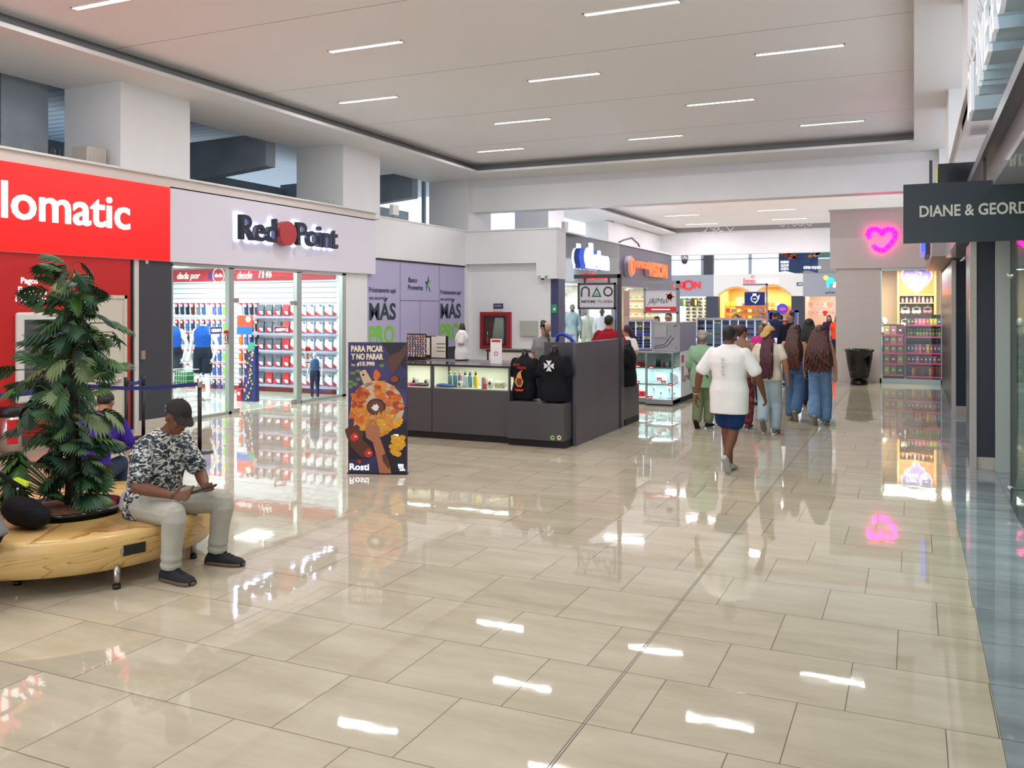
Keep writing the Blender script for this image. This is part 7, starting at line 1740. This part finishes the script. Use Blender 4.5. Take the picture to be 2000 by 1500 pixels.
# brown top, hair tied up
g = gr(1449, 838)
J = walkJ(1.62, 'R', .12, .05, .1, .24); J['face'] = V(.75, .65, 0)
def updo(o, J, mat, vox):
    s = J['s']; h = J['head']; f = J['face'].normalized(); side = f.cross(UZ)
    rot = Matrix((side, f, UZ)).transposed()
    organic('hair', lambda b: (b.ell(h + UZ * .035 - f * .015, (.084, .098, .088), rot=rot), b.ell(h - f * .1 + UZ * .05, (.045, .04, .045), rot=rot), b.ell(h - f * .06 - UZ * .01, (.06, .045, .06), rot=rot)), mat, o, .009, 1, local=True)
human('person with tied up brown hair, brown top and dark red patterned trousers', g, R(-4), 1.62, J, 'mid', 1.1, fabric('mocha_top', (140, 108, 90)), .0, 0, .012, .0, fabric('red_pattern', (120, 60, 66), (18, .7)), 'long', .03, fabric('dark_pink_shoe', (120, 70, 80)), HBRN, updo, .0, .011)
# woman with the tan cap
g = gr(1502, 848)
J = walkJ(1.60, 'R', .14, .13, .08, .27)
PJ = fabric('pale_denim', (168, 186, 194), (8, .1)); CRT = fabric('cream_tee', (222, 212, 194)); MAR = M('hair_maroon', (72, 18, 32), .5, noise=(14, .5, (9, 9, .35)))
def capw(o, J):
    s = J['s']; h = J['head']
    CM = fabric('tan_cap', (198, 158, 96))
    def g_(b):
        n = 20; R_ = Matrix.Rotation(R(-14), 3, 'Y')
        b.rings([[h + V(0, -.01, .04) + R_ @ V(.092 * math.cos(a) * math.cos(2 * PI * k / n), .106 * math.cos(a) * math.sin(2 * PI * k / n), .1 * math.sin(a)) for k in range(n)] for a in (0, .3, .6, .9, 1.2, 1.45)])
        loft(b, [(h + V(-.02, -.1, .04), UX, UZ, .07, .015), (h + V(-.045, -.135, .0), UX, UZ, .066, .014), (h + V(-.055, -.155, -.035), UX, UZ, .045, .012)])
    organic('cap', g_, CM, o, .007, 1, local=True)
human('person in a tan cap with long maroon hair, cream tee and pale jeans', g, R(-5), 1.60, J, 'mid', 1.16, CRT, .62, 0, .014, -.02, PJ, 'long', .035, fabric('grey_trainer', (120, 118, 114)), MAR, hair_long(.68, .085, .105, back=.05), .0, .01, extra=capw)
# two women with long auburn hair
AUB = M('hair_auburn', (76, 40, 30), .5, noise=(14, .6, (9, 9, .35)))
g = gr(1551, 822)
human('person with long auburn hair and blue jeans, left one of the two', g, R(-8), 1.60, walkJ(1.60, 'L', .12, .08, .08, .24), 'light', 1.05, fabric('dark_halter', (60, 44, 50)), 0, 0, .008, -.14, fabric('mid_denim', (84, 114, 150), (10, .15)), 'long', .045, fabric('beige_shoe', (150, 140, 120)), AUB, hair_long(.66, .1, .15, .014, back=.03), 0, .011)
g = gr(1601, 830)
human('person with wide wavy auburn hair and light jeans, rightmost of the group', g, R(-4), 1.60, walkJ(1.60, 'R', .12, .06, .08, .24), 'light', 1.08, fabric('white_strap_top', (206, 196, 190)), 0, 0, .008, -.14, fabric('light_denim', (112, 146, 184), (10, .15)), 'long', .05, fabric('beige_shoe'), AUB, hair_long(.68, .125, .24, .02, puff=1.12, back=.03), 0, .011)
# dark curly hair between them, further on
g = d3(1580, 690, 17.0); g.z = 0
human('person with dark curly hair and black top walking ahead of the two with auburn hair', g, 0, 1.66, walkJ(1.66, 'L', .1, .05, .08, .24), 'tan', 1.0, fabric('black_top', (34, 32, 38)), .6, 0, .014, 0, fabric('navy_denim', (40, 56, 88)), 'long', .02, fabric('black_shoe'), M('hair_dark_curl', (36, 28, 28), .7), hair_long(.4, .11, .15, .02, puff=1.15), 0, .014)
# people facing the camera
def facing(px, d, H, label, top, skin='tan', turn=180, **k):
    g = d3(px, 700, d); g.z = 0
    J = k.pop('J', None) or joints(H)
    def ex_(o, J):
        s = J['s']; h = J['head']; f = J['face'].normalized(); side = f.cross(UZ).normalized()
        mb = MB().m(M('eye_dark', (30, 22, 20), .3))
        for q in (-1, 1): mb.ell(h + side * q * .031 * s + f * .086 * s + UZ * .008 * s, (.011 * s, .011 * s, .006 * s), 8, 6)
        mb.build('eyes', o, local=True)
        MB().m(M('lip')).ell(h + f * .096 * s - UZ * .057 * s, (.02 * s, .012 * s, .006 * s), 8, 6).build('lips', o, local=True)
        e2 = k.get('ex2')
        if e2: e2(o, J)
    kw = {a: b_ for a, b_ in k.items() if a != 'ex2'}
    return human(label, g, R(turn), H, J, skin, kw.pop('fat', 1.1), top, kw.pop('sleeve_', .98), kw.pop('fore', .8), .018, .05, kw.pop('pants', fabric('dark_trousers', (40, 42, 50))), 'long', 0, fabric('black_shoe'), kw.pop('hair', HBLK), kw.pop('hair_fn', hair_short), 0, kw.pop('vox', .014), extra=ex_)
def hair_top(o, J, mat, vox):
    s = J['s']; h = J['head']; f = J['face'].normalized(); side = f.cross(UZ).normalized(); rot = Matrix((side, f, UZ)).transposed()
    organic('hair', lambda b: (b.ell(h + UZ * .062 * s - f * .016 * s, (.077 * s, .09 * s, .062 * s), rot=rot), b.ell(h + UZ * .01 * s - f * .04 * s, (.08 * s, .06 * s, .08 * s), rot=rot)), mat, o, .008, 1, local=True)
def beard(o, J):
    s = J['s']; h = J['head']; f = J['face'].normalized(); side = f.cross(UZ).normalized(); rot = Matrix((side, f, UZ)).transposed()
    organic('beard', lambda b: (b.ell(h - UZ * .085 * s + f * .045 * s, (.045 * s, .042 * s, .03 * s), rot=rot), b.ell(h - UZ * .044 * s + f * .094 * s, (.025 * s, .01 * s, .006 * s), rot=rot)), HBLK, o, .007, 1, local=True)
def vest(o, J):
    beard(o, J)
    organic('vest', lambda b: loft(b, torso_secs(J, .032, 1.1, bottom=.02)[:-2]), fabric('beige_vest', (176, 150, 118)), o, .014, 2, local=True)
Jx = joints(1.72, face=(.1, .95, -.25))
facing(1437, 20.6, 1.72, 'person with short beard and beige vest facing the camera behind the group', fabric('dark_green_sleeve', (52, 60, 56)), 'light', hair_fn=hair_top, ex2=vest, J=Jx)
Jp = joints(1.58, eL=(-.22, .02, 1.03), eR=(.22, .02, 1.03), wL=(-.05, .26, 1.16), wR=(.06, .25, 1.2), face=(.5, .85, -.1))
facing(1490, 17.2, 1.58, 'person in a magenta top with raised hands behind the tan cap', fabric('magenta_top', (206, 44, 130)), 'mid', sleeve_=.5, fore=0, hair=HBRN, hair_fn=hair_long(.3, .09, .1), J=Jp)
facing(1543, 21.5, 1.75, 'tall person in a black hoodie looking to the left behind the auburn haired pair', fabric('black_hoodie', (28, 30, 40)), 'light', hair_fn=hair_top, J=joints(1.75, face=(.45, .9, -.1)))
facing(1488, 26.8, 1.72, 'person in a white shirt behind the white kiosk counter', fabric('white_shirt', (222, 226, 232)), 'light', hair_fn=hair_top)
g = d3(1514, 700, 29.5); g.z = 0
human('person in dark blue seen from behind standing near the purple toy kiosk', g, 0, 1.74, joints(1.74), 'tan', 1.1, fabric('midnight_shirt', (30, 40, 70)), .98, .8, .018, .05, fabric('dark_trousers'), 'long', 0, fabric('black_shoe'), HBLK, hair_short, 0, .018)
facing(1635, 31.5, 1.6, 'person in a bright orange top and black trousers beside the cream stone wall', fabric('orange_top', (236, 76, 34)), 'light', sleeve_=.7, fore=0, hair=HBRN, hair_fn=hair_long(.35, .09, .11), vox=.018)
facing(1619, 33.0, 1.6, 'person in a dark top and violet skirt left of the one in orange', fabric('plum_top', (44, 36, 60)), 'light', sleeve_=.6, fore=0, hair=HBLK, hair_fn=hair_long(.35, .09, .11), pants=fabric('violet_trousers', (110, 90, 200)), vox=.018)
# people around the printing kiosk
Jb = joints(1.66, face=(-.85, .3, -.5), neck=(0, .03, 1.45), head=(-.02, .06, 1.55))
facing(1066, 14.6, 1.66, 'bearded person in a grey tee bending over work inside the charcoal kiosk', GRYF, 'light', hair_fn=hair_top, ex2=beard, J=Jb, sleeve_=.7, fore=0)
g = d3(1189, 700, 15.6); g.z = 0
human('broad person in a dark red tee seen from behind at the kiosk', g, R(5), 1.76, joints(1.76, eL=(-.3, .04, 1.17), eR=(.3, .04, 1.17), wL=(-.24, .26, 1.05), wR=(.24, .26, 1.05)), 'light', 1.32, fabric('dark_red_tee', (146, 22, 34)), .8, 0, .02, .05, fabric('dark_trousers'), 'long', 0, fabric('black_shoe'), HBLK, hair_short, 0, .011)
def spectacles(o, J):
    s = J['s']; h = J['head']; f = J['face'].normalized(); side = f.cross(UZ).normalized()
    mb = MB().m(BLACK)
    for q in (-1, 1): mb.tube([h + side * (q * .032 + .024 * math.cos(a)) * s + f * .1 * s + UZ * (.008 + .018 * math.sin(a)) * s for a in [k * PI / 6 for k in range(13)]], .003, 5)
    mb.build('spectacles', o, local=True)
facing(1224, 16.6, 1.56, 'person with dark hair, spectacles and white tee beyond the kiosk wall', WHS, 'light', 160, sleeve_=.7, fore=0, hair=M('hair_plum', (50, 26, 40), .6), hair_fn=hair_long(.27, .09, .1), ex2=spectacles, J=joints(1.56, face=(.6, .8, -.1), eL=(-.24, .02, 1.03), eR=(.24, .02, 1.03), wL=(-.05, .2, .95), wR=(.06, .2, .95)))
facing(1306, 20.4, 1.76, 'person with dark hair and spectacles behind the grey kiosk block', fabric('black_top'), 'light', hair_fn=hair_top, ex2=spectacles)
facing(1283, 23.0, 1.66, 'person with dark hair seen just above the rose sign kiosk', fabric('midnight_shirt'), 'tan', hair_fn=hair_top, vox=.018)
